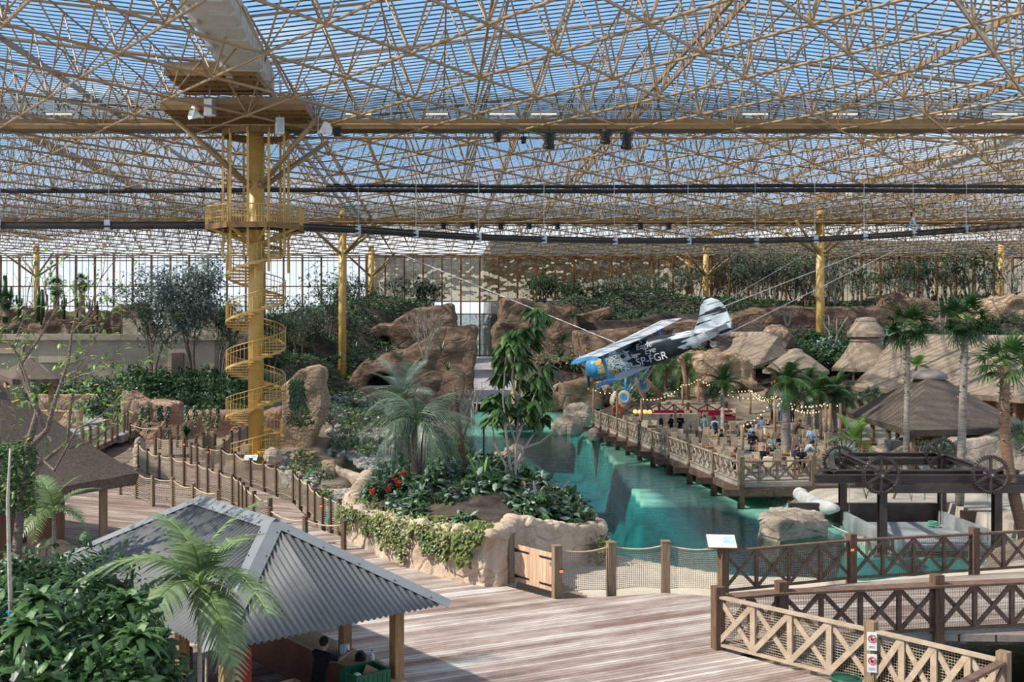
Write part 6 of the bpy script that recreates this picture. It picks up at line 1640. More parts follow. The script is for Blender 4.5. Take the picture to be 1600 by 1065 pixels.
def bush(label, c, rad, n=700, size=.3, lf=LFD, seed=1, name='shrub', group=None, core=True, wid=.5, droop=.35, cat='shrub', lf2=None, stems=5):
    R_ = random.Random(seed); c = V(c); root = thing(name, label, cat, c, group=group); rx, ry, rz = rad
    b = MB()
    for i in range(n):
        z = R_.uniform(-.15, 1); a = R_.uniform(0, 6.28); k = R_.uniform(.72, 1.06) * (1 + .22 * noise.noise(V((math.cos(a) * 1.7 + seed, math.sin(a) * 1.7, z * 2)))); s = math.sqrt(max(0, 1 - z * z)) if z > 0 else 1
        nrm_ = V((math.cos(a) * s, math.sin(a) * s, z)); p = V((nrm_.x * rx * k, nrm_.y * ry * k, max(.02, nrm_.z * rz * k)))
        d = (nrm_ * .7 + V((R_.gauss(0, .6), R_.gauss(0, .6), R_.gauss(0, .4) - .15))).normalized(); l = size * R_.uniform(.65, 1.3)
        b.mi = 1 if lf2 is not None and R_.random() < .25 else 0
        b.leaf(p, d, l, l * wid, up=(nrm_ + UP * .6 + V((R_.gauss(0, .4), R_.gauss(0, .4), 0))).normalized(), droop=droop)
    b.build('foliage', [lf] + ([lf2] if lf2 else []), root)
    b = MB()
    for i in range(stems):
        a = R_.uniform(0, 6.28); b.path([(0, 0, -.3), (math.cos(a) * rx * .3, math.sin(a) * ry * .3, rz * .4), (math.cos(a) * rx * .65, math.sin(a) * ry * .65, rz * .8)], [.04, .03, .012], 5, caps=False)
    b.build('stem', BARK, root)
    if core:
        b = MB(); b.ell((0, 0, rz * .3), (rx * .72, ry * .72, rz * .52), 12, 8); o = b.build('inner_growth', LFD, root)
    return root
def rosette(label, p, R0, n=18, w=.08, lf=LFG, seed=1, name='agave', el0=.1, el1=1.35, droop=.25, group=None, cat='plant', stem=0.0):
    R_ = random.Random(seed); root = thing(name, label, cat, p, group=group); b = MB()
    for i in range(n):
        el = el0 + (el1 - el0) * i / n; a = i * 2.399; d = V((math.cos(a) * math.cos(el), math.sin(a) * math.cos(el), math.sin(el))); b.blade((0, 0, stem), d, R0 * R_.uniform(.85, 1.1), w, droop, 4)
    b.build('leaves', lf, root)
    if stem: b = MB(); b.path([(0, 0, -.1), (0, 0, stem)], [.07, .05], 6); b.build('stem', BARK, root)
    return root
def cover(label, quad, n, size, lf, seed=1, zoff=.1, hmax=.5, name='groundcover', lf2=None, wid=.5):
    """low plants on a slope, far too many leaves to count; quad of (px, depth) corners"""
    R_ = random.Random(seed); q = [((a - CX) * d / F, d) for a, d in quad]; b = MB(); b.simple = True; xs = [p[0] for p in q]; ys_ = [p[1] for p in q]; i = 0
    while i < n:
        x, y = R_.uniform(min(xs), max(xs)), R_.uniform(min(ys_), max(ys_))
        if not inside(q, x, y): continue
        cl = max(0, noise.noise(V((x * .35, y * .35, seed))) + .55)
        if R_.random() > cl + .25: continue
        z = terrain(x, y) + zoff + R_.random() * hmax * min(1.3, cl)
        l = size * R_.uniform(.6, 1.3); b.mi = 1 if lf2 is not None and R_.random() < .3 else 0
        b.leaf((x, y, z), (R_.gauss(0, 1), R_.gauss(0, 1) - .4, R_.gauss(.25, .45)), l, l * wid, up=V((R_.gauss(0, .35), R_.gauss(0, .35) - .3, 1)).normalized()); i += 1
    o = b.build(name, [lf] + ([lf2] if lf2 else [])); return tag(o, label, 'foliage', kind='stuff')
tg = lambda px, D, dz=0: V(((px - CX) * D / F, D, terrain((px - CX) * D / F, D) + dz))
# ================================================================== planted slopes
cover('dark green groundcover on the slope above the left cave', [(440, 96), (560, 112), (720, 150), (700, 168), (500, 165), (430, 120)], 9000, .55, LFD, 1, lf2=LFM)
cover('dark green plants around the left cave mouth', [(540, 118), (720, 118), (720, 140), (600, 140)], 1200, .45, LFM, 2, lf2=LFG)
cover('low dark green plants on the slope right of the layered cliff', [(880, 148), (1120, 148), (1140, 168), (820, 168)], 6000, .6, LFD, 3, lf2=LFG)
cover('dark green plants along the far right glass wall', [(1120, 140), (1620, 136), (1640, 169), (1120, 169)], 9000, .65, LFD, 4, lf2=LFM)
cover('green plants on the bank behind the thatched roofs', [(1180, 106), (1620, 100), (1640, 132), (1180, 132)], 8000, .5, LFD, 5, lf2=LFM, hmax=.9)
cover('brown and green plants on the bank left of the aeroplane', [(800, 116), (900, 112), (920, 140), (800, 145)], 900, .45, LFBR, 6, lf2=LFM)
cover('shrubby growth on the bank under the aeroplane', [(960, 98), (1100, 98), (1120, 124), (960, 124)], 4200, .5, LFM, 7, lf2=LFG, hmax=1.0)
cover('mixed low plants round the far yellow column foot', [(440, 84), (640, 84), (660, 108), (450, 104)], 4200, .4, LFM, 8, lf2=LFG, hmax=.7)
cover('low plants under the left glass wall', [(-60, 126), (340, 126), (420, 165), (-60, 165)], 5000, .6, LFD, 9, lf2=LFG, hmax=.8)
cover('low plants beside the left path', [(60, 80), (190, 80), (190, 108), (40, 108)], 1800, .4, LFM, 10, lf2=LFG, hmax=.8)
# shrubs filling the pink rock planter
cs = [(205, 650, 78), (235, 652, 79), (268, 655, 78), (300, 655, 79), (335, 656, 78), (370, 655, 79), (222, 625, 82), (258, 628, 83), (295, 630, 83), (332, 630, 83), (368, 630, 82), (250, 605, 86), (290, 606, 87), (330, 608, 87), (212, 600, 87), (372, 604, 86)]
proto = None
for i, (px, py, D) in enumerate(cs):
    p = at(px, py + 8, D)
    if proto is None or i in (1, 2):
        proto = bush('dark glossy shrub in the planter behind the pink rock wall', (p.x, p.y, p.z - .1), (1.8, 1.5, 2.3), 900, .34, LFD, i, group='shrubs in the pink rock planter', lf2=LFM)
    else: dup(proto, (p.x, p.y, p.z - .1), i * 1.3, scale=rnd(.9, 1.12))
b = MB(); q = [at(190, 625, 76), at(400, 650, 76), at(400, 590, 90), at(200, 590, 90)]; b.add([q[0] - V((0, 0, .6)), q[1] - V((0, 0, .6)), q[2] - V((0, 0, .6)), q[3] - V((0, 0, .6))], [(0, 1, 2, 3)]); q2 = b.build('planter_soil', SOIL); struct(q2, 'dark soil bank of the pink rock planter', 'soil')
# ------------------------------------------------------------------ far trees
TL = [(238, 598, 432, 92, 2.4, 3000, .5, LFG, 'slim grey green tree in front of the temple, left of its taller twin', 3), (302, 596, 408, 90, 3.0, 5200, .52, LFS, 'tall full crowned tree in front of the temple, beside the staircase', 4),
      (372, 575, 470, 96, 2.6, 1800, .45, LFM, 'dark tree seen between the staircase turns', 3), (425, 575, 480, 98, 2.2, 1200, .42, LFM, 'small dark tree just right of the staircase', 2), (512, 540, 418, 128, 3.4, 800, .7, LFM, 'tall thin tree standing left of the far yellow column', 3),
      (466, 565, 462, 118, 2.8, 420, .55, LFG, 'sparse crooked tree on the slope left of the far yellow column', 3), (490, 560, 480, 124, 2.6, 500, .55, LFG, 'bushy young tree on the left slope', 3), (345, 598, 480, 100, 1.6, 160, .4, LFG, 'nearly bare tree right of the temple twins', 3),
      (560, 490, 432, 160, 2.8, 260, .7, LFD, 'thin dark tree at the corner of the glazed wall', 3), (640, 485, 435, 163, 4.0, 420, .8, LFD, 'dark palm like tree above the left ridge', 2), (672, 488, 445, 164, 2.5, 200, .8, LFD, 'small dark tree above the left ridge', 2),
      (545, 500, 440, 158, 2.5, 200, .6, LFG, 'grey bare tree behind the left slope', 3), (850, 470, 430, 165, 4.0, 500, .8, LFD, 'dark bush tree above the layered cliff', 4), (900, 478, 440, 166, 3.5, 300, .8, LFD, 'dark tree right of the layered cliff', 3)]
for i, (px, y0, y1, D, sp, nl, sz, lf, lab, nst) in enumerate(TL):
    p = at(px, y0, D); tree(lab, p, (y0 - y1) * D / F, sp, .13 + .02 * (D > 120), nst, 2, nl, sz, lf, BARK, seed=i + 3, rad=.5 * sp / 2.4, low=.2)
PR = [tree('tall dark tree in the row against the right glass wall', at(1180, 474, 160), 8.2, 3.0, .17, 3, 2, 320, .7, LFG, BARK, 41, .7, group='trees along the right glass wall'), tree('tall dark tree in the row against the right glass wall', at(1240, 474, 161), 8.0, 3.4, .17, 2, 2, 260, .75, LFD, BARK, 42, .8, group='trees along the right glass wall'),
      tree('pale leafless tree among the trees along the right glass wall', at(1306, 474, 156), 7.4, 2.6, .2, 5, 2, 60, .6, LFG, BARKP, 43, .6)]
R_ = random.Random(5)
for i in range(26):
    px = 1150 + i * 18 + R_.uniform(-7, 7); D = R_.uniform(154, 167); p = tg(px, D, -.3); s = PR[i % 2].scale[0]
    dup(PR[i % 2], p, R_.uniform(0, 6), scale=s * R_.uniform(.5, 1.1))
for i, (px, y0, y1, D, lab) in enumerate(((985, 470, 432, 165, 'thin tree behind the upper wing'), (1020, 472, 425, 165, 'thin leafy tree left of the tail fin'), (1060, 470, 420, 164, 'thin leafy tree just left of the tail fin top'), (955, 468, 440, 166, 'low thin tree over the right slope'), (1090, 470, 418, 166, 'thin tree behind the tail fin'))):
    tree(lab, at(px, y0, D), (y0 - y1) * D / F, 2.2, .13, 2, 2, 240, .6, LFG, BARK, 60 + i, .7)
# desert plants far left: dark cacti and tufted palms
cac = None
for i, (px, y0, y1, D) in enumerate(((8, 500, 430, 135), (30, 495, 455, 140), (60, 500, 448, 136), (66, 505, 452, 132), (100, 498, 460, 138), (120, 500, 462, 136), (140, 497, 466, 140), (152, 498, 470, 137))):
    p = at(px, y0, D); h = (y0 - y1) * D / F
    if cac is None:
        cac = thing('cactus', 'tall dark columnar cactus below the far left glass wall', 'cactus', p, group='columnar cacti at the far left')
        b = MB(); b.path([(0, 0, -.3), (0, 0, 2), (0, 0, 5.6)], [.32, .38, .25], 10); b.build('trunk', LFD, cac, smooth=True)
        for sx, z0 in ((1, 2.2), (-1, 2.8)): b = MB(); b.path([(0, 0, z0), (.6 * sx, 0, z0 + .1), (.75 * sx, 0, z0 + 1), (.75 * sx, 0, z0 + 2.0)], [.2, .22, .22, .16], 8); b.build('arm', LFD, cac, smooth=True)
        cac.scale = (h / 5.6,) * 3
    else: dup(cac, p, i * 1.1, scale=h / 5.6)
for i, (px, y0, y1, D, lab) in enumerate(((88, 495, 448, 134, 'shaggy dark yucca left of the tallest tufted one'), (128, 498, 440, 132, 'tallest shaggy tufted yucca below the left glass wall'), (10, 495, 470, 128, 'shaggy yucca at the far left edge'))):
    fan_palm(lab, at(px, y0, D), at(px, y1, D), 1.5, .4, 22, LFBR, LFD, name='yucca', seed=i, low=1.2)
# plants among the left rocks of the passage
for i, (px, py, D, R0, lab) in enumerate(((602, 552, 118, 1.6, 'spiky plant in front of the upper cave'), (580, 560, 116, 1.4, 'spiky plant left of the upper cave'), (555, 545, 122, 1.4, 'spiky plant by the far yellow column'), (614, 545, 118, 1.0, 'little spiky palm right of the upper cave'), (690, 560, 112, 1.6, 'leafy palm on the ledge right of the lower cave'), (700, 578, 110, 1.3, 'leafy plant low on the ledge right of the lower cave'),
                                       (655, 520, 132, 1.4, 'grey tuft plant on the ridge behind the bare tree'), (530, 560, 110, 1.2, 'tuft plant just left of the far yellow column'))):
    rosette(lab, at(px, py, D), R0, 26, .14, LFM if i % 2 else LFG, i, 'spiky_plant', el0=0, stem=.8 if i in (3, 4) else 0)
tree('pale leafless tree standing on the rock ledge above the lower cave', at(665, 564, 108), 6.4, 2.2, .1, 6, 3, 0, bark=BARKP, seed=12, k=3, sp=.4)
for i, (px, y0, y1, D, lab) in enumerate(((706, 650, 590, 70, 'bare twisted root tree in the middle of the passage'), (722, 648, 590, 64, 'bare twisted branch tree right of the passage root tree'), (742, 640, 585, 72, 'pale bare sapling at the edge of the path'))):
    tree(lab, at(px, y0, D), (y0 - y1) * D / F * .8, 1.2, .09, 3, 2, 0, bark=BARKP if i else BARK, seed=20 + i, sp=.8)
# plants on the bank under the aeroplane nose
for i, (px, py, D, lab) in enumerate(((880, 545, 118, 'young banana plant high on the bank'), (876, 572, 112, 'young banana plant on the bank beside the big leaved tree'), (897, 590, 108, 'young banana plant below the propeller'), (895, 508, 138, 'small palm on the layered cliff'), (1000, 508, 126, 'small fan plant on the rock shelf behind the upper wing'), (985, 510, 128, 'pale fan plant on the rock shelf behind the upper wing'))):
    rosette(lab, at(px, py, D), 2.0, 14, .42, LFM, 30 + i, 'banana_plant', el0=.25, droop=.5, stem=1.0)
# cliff side tall trunks with stakes and the stepped palms behind the terrace
for i, (px, y0, y1, D, lab) in enumerate(((1005, 620, 585, 100, 'leafy palm clump behind the left wheel of the aeroplane'), (1040, 628, 572, 99, 'tall palm clump under the aeroplane fuselage'), (1070, 630, 570, 98, 'palm clump left of the domed rock'), (1088, 628, 580, 97, 'small palm at the left foot of the domed rock'), (1015, 622, 570, 102, 'slender palm under the lower wing'))):
    feather_palm(lab, at(px, y0, D), at(px, y1, D), 2.6, .14, 13, BARKR, LFM, arch=.9, ll=.7, lw=.09, nl=18, seed=i, low=.6)
for i, (px0, y0, px1, y1, D, lab) in enumerate(((1018, 645, 992, 590, 92, 'leaning red brown timber prop under the aeroplane, the left one'), (1040, 625, 1008, 592, 94, 'leaning red brown timber prop under the aeroplane, the right one'), (1078, 640, 1066, 560, 94, 'leaning red brown trunk under the rear fuselage'))):
    b = MB(); p = at(px0, y0, D); b.path([p, at(px1, y1, D)], .2, 8); tag(b.build('timber_prop', BARKR, off=p, smooth=True), lab, 'prop')
# ================================================================== island planter plants
def onisl(px, py, dz=0):
    D = 6.8 * F / (py - HY); p = at(px, py, D); return V((p.x, p.y, isl_z(p.x, p.y) + dz))
dp = feather_palm('big drooping grey green palm on the rock planter island', onisl(655, 772, -.1), at(652, 668, 40.5), 2.5, .27, 15, BARK, LFG, name='drooping_palm', arch=.9, ll=.75, lw=.06, nl=26, ldroop=1.7, seed=4, low=.1, high=1.2, vee=.35, kseg=6)
feather_palm('second tall silvery palm behind the drooping palm', at(640, 720, 46.5) + V((0, 0, -.9)), at(630, 622, 47), 2.4, .15, 20, BARK, LFS, name='silver_palm', arch=.6, ll=.6, lw=.035, nl=40, ldroop=.5, seed=6, low=.3, high=1.35, vee=.4, kseg=4)
# tree with big drooping leaves
T0 = onisl(801, 775, -.2)
bt = thing('broadleaf_tree', 'tall slender tree with big hanging leaves beside the lagoon', 'tree', T0)
b, tips = MB(), []; R_ = random.Random(3)
def pxb(px, py, dy=0): return at(px, py, T0.y + dy) - T0
stems = [[(801, 775, 0), (805, 740, 0), (806, 700, 0), (810, 650, .1), (812, 600, .2), (826, 540, .2), (832, 500, .1), (838, 488, 0)], [(801, 750, 0), (795, 715, -.2), (790, 670, -.3), (786, 620, -.4), (790, 560, -.3), (796, 525, -.3)], [(804, 735, 0), (818, 700, .3), (838, 672, .4), (846, 640, .5), (852, 605, .5)],
         [(803, 755, 0), (786, 718, .2), (774, 695, .3), (768, 655, .3)], [(806, 690, 0), (822, 650, -.2), (838, 610, -.2), (845, 575, -.3)], [(810, 640, 0), (800, 590, -.3), (806, 550, -.3), (812, 520, -.3)], [(806, 690, 0), (793, 655, .1), (777, 625, .2)], [(818, 700, .3), (845, 690, .3), (866, 672, .3)]]
for s in stems:
    pts = [pxb(*q) for q in s]; b.path(pts, [.055 * (1 - .75 * i / (len(pts) - 1)) + .010 for i in range(len(pts))], 7, caps=False)
    for i in range(2, len(pts)): tips += [(pts[i], (pts[i] - pts[i - 1]).normalized()), (pts[i].lerp(pts[i - 1], .5), (pts[i] - pts[i - 1]).normalized())]
b.build('trunk', BARKP, bt, smooth=True)
b = MB()
for p, d in tips:
    if p.z < 2.5: continue
    for w in range(3):
        a0 = R_.uniform(0, 6.28); tw = (d * .3 + V((math.cos(a0), math.sin(a0), .3))).normalized(); e_ = p + tw * R_.uniform(.25, .6)
        for k in range(9):
            a = a0 + R_.uniform(-1.2, 1.2); dd = V((math.cos(a), math.sin(a), R_.uniform(-1.3, -.1))).normalized(); l = R_.uniform(.45, .8); b.leaf(p.lerp(e_, .3 + .7 * k / 9), dd, l, l * .34, droop=.28, up=V((math.cos(a) * .5, math.sin(a) * .5, 1)).normalized())
b.build('foliage', LFM, bt)
# reddish trunk tree between them
rt = thing('red_barked_tree', 'slim red brown barked tree between drooping palm and broadleaf tree', 'tree', onisl(728, 768, -.2)); O = rt.location
b = MB(); P = lambda px, py, dy=0: at(px, py, O.y + dy) - V(O); b.path([(0, 0, 0), P(727, 745), P(722, 705), P(716, 660), P(712, 620), P(708, 600)], [.17, .16, .14, .11, .08, .04], 9)
for s in ([(727, 745), (712, 715, .3), (704, 700, .4)], [(727, 745), (745, 728, .2), (756, 716, .2)], [(722, 690), (732, 660, .2), (736, 630, .3)], [(718, 670), (704, 640, .2), (700, 612, .3)], [(714, 640), (722, 615, -.2), (726, 596, -.2)]): b.path([P(*q) for q in s], [.05, .035, .015], 6, caps=False)
b.build('trunk', mat('red_brown_bark', (.11, .065, .05), (.20, .13, .10), scale=3, rough=.9, stretch=(3, 3, 9), bump=.6), rt, smooth=True)
tp = [(P(*q), UP) for q in ((704, 705, .3), (756, 722, .2), (690, 715, .3), (700, 700, .5), (740, 735, .2), (680, 700, .6), (712, 690, .2))]
b = MB(); leafcloud(b, tp, 420, .22, R_, .38, .3, hang=.5); b.build('foliage', LFB, rt)
# ground plants of the island: one plant each
gp = None; R_ = random.Random(11); cnt = 0
def pick(poly):
    while True:
        x, y = R_.uniform(min(p[0] for p in ISL), max(p[0] for p in ISL)), R_.uniform(min(p[1] for p in ISL), max(p[1] for p in ISL))
        if inside(ISL, x, y) and edge_d(ISL, x, y) > .45: return x, y
gps = []
for i in range(120):
    x, y = pick(ISL)
    if x < -2.6 and y > 38.5: continue
    if x < -1.0 and y < 37.5 and R_.random() < .75: continue
    if len(gps) < 3: gps.append(bush('low dark leafy plant on the rock planter island', (x, y, isl_z(x, y) - .05), (.55, .55, .5), 110, .3, LFD if len(gps) else LFM, 70 + i, name='leafy_plant', group='low leafy plants on the planter island', core=False, wid=.5, droop=.5, cat='plant', lf2=LFS, stems=3))
    else: dup(gps[i % 3], (x, y, isl_z(x, y) - .05), i * 1.7, scale=R_.uniform(.8, 1.25))
for i, (px, py, R0, n, w, lf, lab, e0) in enumerate(((752, 790, 1.5, 5, .26, LFB, 'upright pale green blade plant on the island', 1.0), (848, 808, 1.0, 16, .2, LFM, 'bird nest fern with broad upright leaves at the right of the island', .6), (838, 800, .9, 8, .22, LFS, 'silvery broad leaved plant beside the bird nest fern', .5), (656, 800, .75, 6, .1, LFB, 'small yellow green sprout on the bare soil of the island', .7))):
    rosette(lab, onisl(px, py), R0, n, w, lf, i, 'broad_leaf_plant', el0=e0, el1=1.45, droop=.15)
for i, (px, py, lab) in enumerate(((742, 770, 'withered brown leaf curling beside the red barked tree'), (815, 785, 'withered pale leaf curling at the foot of the broadleaf tree'))):
    rosette(lab, onisl(px, py, .2), 1.3, 3, .22, LFBR, 3 + i, 'withered_plant', el0=.5, el1=1.0, droop=.75)
REDF = mat('red_flower', (.55, .02, .015), (.65, .08, .02), scale=6, rough=.5)
for i, (px, py) in enumerate(((593, 772), (614, 768), (628, 764), (636, 766), (582, 780), (606, 782), (622, 780), (618, 776))):
    p = onisl(px, py + 12, 0); t = thing('red_flower', 'red spiked flower at the left end of the planter island', 'flower', p, group='red flowers on the planter island'); b = MB()
    b.path([(0, 0, 0), (0, 0, .4)], .012, 4); b.build('stalk', LFM, t); b = MB()
    for k in range(14): a = k * 2.4; b.leaf((0, 0, .3 + k * .018), (math.cos(a), math.sin(a), .9), .17, .06)
    b.build('petals', REDF, t)
b = MB(); p = onisl(756, 780); b.tube(p, p + V((0, 0, 2.1)), .035, n=8); tag(b.build('black_stake', BLACK, off=p), 'thin black stake standing among the island plants', 'stake')
# ivy over the front of the planter wall
b = MB(); R_ = random.Random(21); front = ISL[:5]
for i in range(3800):
    s = R_.random() * 4; k = int(s); f = s - k; x = front[k][0] + (front[k + 1][0] - front[k][0]) * f; y = front[k][1] + (front[k + 1][1] - front[k][1]) * f; dx, dy = front[k + 1][0] - front[k][0], front[k + 1][1] - front[k][1]; l = math.hypot(dx, dy); nx_, ny_ = dy / l, -dx / l
    if ny_ > 0: nx_, ny_ = -nx_, -ny_
    h = isl_h(x, y); hang = max(0, noise.noise(V((s * 2.6, 3, 0))) * 1.1 + .55) * (.35 if s > 3.6 else 1); u = R_.random()
    if R_.random() < .4: z = h + R_.uniform(.0, .28); o = R_.uniform(-.9, .45)
    else: z = h + .1 - u * hang * h; o = R_.uniform(.36, .56)
    b.leaf((x + nx_ * o, y + ny_ * o, z), (nx_ * .6 + R_.gauss(0, .5), ny_ * .6 + R_.gauss(0, .5), -.6 + R_.gauss(0, .4)), R_.uniform(.09, .17), .1, up=(nx_, ny_, .4))
tag(b.build('ivy', LFY), 'ivy trailing over the front wall of the planter island', 'ivy', kind='stuff')
b = MB()
for i in range(700):
    k = R_.random(); p = at(930 + R_.uniform(-8, 8), 835 + 25 * k, 37) ; b.leaf(p + V((R_.uniform(-.3, .3), R_.uniform(-1.5, 1.5), R_.uniform(-.3, .3))), (R_.gauss(0, 1), R_.gauss(0, 1), R_.gauss(-.3, .5)), .16, .09)
tag(b.build('creeper', LFY), 'creeper hanging over the right end of the planter island', 'ivy', kind='stuff')
# ivy on the pink wall
b = MB()
for c0 in (220, 232, 247, 252, 262, 292, 305, 318, 328, 340):
    for i in range(60):
        u = R_.random() ** 1.5; p = at(c0 + R_.uniform(-2, 2) + 3 * noise.noise(V((c0, u * 3, 0))), 632 + u * (18 + (c0 * 7) % 40), 73.3); b.leaf(p, (R_.gauss(0, .6), -.7, -.8 + R_.gauss(0, .3)), .22, .13, up=(0, -1, .3))
tag(b.build('wall_ivy', LFD), 'ivy strands hanging down the pink rock wall', 'ivy', kind='stuff')
b = MB()
for i in range(420):
    u = R_.random(); c0 = R_.choice((455, 460, 466, 472)); p = at(c0 + u * R_.uniform(-4, 8), 590 + u * 50, 68.6); b.leaf(p, (R_.gauss(0, .7), -.5, -.9), .3, .1, up=(0, -1, .3))
tag(b.build('block_ivy', LFD), 'dark creeper hanging over the tan rock block', 'ivy', kind='stuff')
# shrubs among the rocks right of the staircase
for i, (px, py, D, r, lf, lab) in enumerate(((475, 725, 56, .8, LFY, 'light green bush on the rocks at the staircase foot'), (500, 740, 53, .7, LFG, 'thin grey green bush by the boardwalk rocks'), (540, 690, 62, .9, LFM, 'small bush beside the upper rock trough'), (555, 665, 68, 1.0, LFY, 'yellow green bush under the far yellow column'), (520, 655, 76, 1.2, LFG, 'loose bush left of the far column foot'), (600, 640, 78, 1.3, LFM, 'bush behind the silvery palm'), (575, 700, 58, .7, LFM, 'bush on the white stone bank'), (505, 775, 46, .45, LFB, 'small bright green sprig in the gravel rim'), (470, 655, 66, .9, LFM, 'green tuft at the foot of the tan rock block'), (640, 745, 45, .8, LFM, 'leafy bush at the left back of the planter island'), (690, 720, 48, .9, LFY, 'light green bush at the lagoon edge'))):
    bush(lab, at(px, py + 6, D), (r, r, r * 1.1), 260, .2 if r < .8 else .26, lf, 90 + i, core=False, lf2=LFM, wid=.4)
rosette('dark spiky tree fern by the pink rock wall', at(292, 695, 64), 1.3, 30, .2, LFD, 5, 'spiky_fern', el0=-.1, droop=.4, stem=.7)
for i, (px, py, D, r, lf, lab) in enumerate(((60, 612, 90, 1.8, LFD, 'dark scrub below the temple wall at the far left'), (110, 606, 92, 1.6, LFG, 'grey green scrub below the temple wall'), (150, 610, 90, 1.8, LFM, 'round green bush left of the temple trees'), (185, 604, 94, 1.6, LFD, 'dark bush at the foot of the left temple tree'), (140, 636, 78, 1.0, LFG, 'small grey bush beside the left path'), (172, 625, 80, 1.3, LFD, 'dark bush at the corner of the pink rock planter'), (405, 600, 88, 1.8, LFD, 'dark bush behind the staircase column'), (425, 560, 100, 2.2, LFM, 'bushy growth right of the staircase turns'))):
    bush(lab, at(px, py + 10, D), (r, r, r * 1.1), 420, .36, lf, 140 + i, lf2=LFM, wid=.4)
# ================================================================== palms on the right
fan_palm('tall fan palm with grey trunk, left one of the two behind the gantry', at(1415, 747, 54) - V((0, 0, .3)), at(1419, 508, 54), 1.45, .15, 28, BARKG, LFD, seed=1)
fan_palm('tall fan palm with grey trunk rising through the right of the gantry', at(1499, 790, 47), at(1509, 497, 47), 1.4, .17, 28, BARKG, LFD, seed=2)
fan_palm('nearest fan palm with leaning brown trunk at the right edge', at(1602, 842, 42), at(1571, 572, 42), 1.55, .21, 18, BARKR, LFM, seed=3, lean=(-.35, 0, 0), low=.3)
for i, (px, y0, py, D, Lf, n, lab, tr) in enumerate(((1129, 690, 598, 77, 2.6, 15, 'slim terrace palm near the green shirted man', .13), (1228, 718, 596, 61.5, 2.6, 18, 'largest terrace palm with ringed trunk and green shaft', .24), (1262, 672, 600, 78, 2.8, 15, 'terrace palm standing right behind the ringed one', .18),
                                                       (1277, 680, 612, 74, 2.6, 14, 'dark terrace palm left of the log posts', .17), (1304, 676, 610, 75, 2.8, 16, 'dark full terrace palm at the corner of the bar', .18), (1318, 668, 622, 78, 2.4, 13, 'short terrace palm touching the bar roof', .15))):
    feather_palm(lab, G(px, y0), at(px, py, D), Lf * .8, tr, n, BARKG, LFD, arch=.7, ll=.62, lw=.08, nl=24, ldroop=.45, seed=20 + i, shaft=.9, low=.5, vee=.1)
feather_palm('young palm with bright green upright frond by the bar', G(1335, 735), at(1335, 690, 57), 1.9, .1, 12, BARKG, LFB, arch=.6, ll=.5, lw=.06, nl=24, seed=31, low=.1, high=1.45)
for i, (px, py, D, R0, lf, lab) in enumerate(((1315, 735, 54, 1.4, LFS, 'silver fan plant beside the rear left gantry wheel'), (1345, 742, 53.5, 1.1, LFS, 'small silver fan plant right of the rear left gantry wheel'), (1470, 722, 53.5, 1.3, LFG, 'low fan palm before the bar wall'), (1492, 720, 53, 1.0, LFS, 'second low fan palm before the bar wall, the right one'), (1598, 690, 54, 1.2, LFG, 'low fan palm at the right edge below the bar roof'), (1362, 625, 80, 1.3, LFG, 'blue green agave under the long thatched roof'))):
    p = at(px, py, D); fan_palm(lab, p - V((0, 0, .5)), p + V((0, 0, .1)), R0, .12, 16, BARK, lf, name='low_fan_palm', seed=50 + i, skirt=False, low=.1)
for i, (px, y0, y1, D, lab) in enumerate(((1271, 706, 656, 53.5, 'bare brown sapling at the right end of the terrace rail'), (1396, 765, 735, 49.5, 'thin bare sapling standing behind the front gantry wheel'), (1418, 802, 755, 49, 'thin crooked sapling planted in the sand'), (1346, 792, 756, 49.5, 'straight staked sapling trunk in the sand'), (1440, 720, 690, 53, 'dry twiggy shrub in front of the bar'))):
    tree(lab, at(px, y0, D), (y0 - y1) * D / F, .5, .05, 1 if i < 4 else 5, 1, 0 if i != 4 else 80, .2, LFG, BARKP if i == 2 else BARK, seed=i + 80, k=2)
feather_palm('slanting green plant behind the thatched bar roof', at(1430, 590, 72), at(1432, 572, 72), 1.2, .08, 9, BARK, LFB, arch=.5, ll=.5, lw=.07, nl=16, seed=61, low=-.2, extra=())
for i, (px, y0, y1, D, lab) in enumerate(((1302, 555, 492, 112, 'pair of bare trunks right of the tall yellow column'), (1474, 525, 455, 122, 'pale forked dead trunk behind the fan palms'), (1576, 494, 400, 140, 'thin bare trunk with small tuft at the far right'), (1230, 505, 480, 118, 'sparse tree in the round rock planter'))):
    tree(lab, at(px, y0, D), (y0 - y1) * D / F, 1.2, .15, 2, 1, 60 if i != 1 else 0, .4, LFG, BARKP, seed=i + 90, k=2)
for i, (px, py, D, r, lab) in enumerate(((1250, 552, 104, 2.0, 'broad dark shrub left of the tall yellow column'), (1290, 550, 106, 2.2, 'silvery shrub behind the conical hut'), (1320, 560, 104, 2.0, 'dark shrub right of the tall yellow column'), (1396, 520, 112, 1.8, 'silver leaved shrub at the left end of the long roof'), (1275, 525, 112, 1.4, 'small palm like shrub behind the tall column'), (1540, 512, 118, 2.0, 'dark shrub behind the long roof'), (1450, 520, 116, 2.2, 'dark shrub between the two fan palm crowns'))):
    bush(lab, at(px, py + 14, D), (r, r * .8, r), 420, .45, LFS if i in (1, 3) else LFD, 110 + i, lf2=LFM)
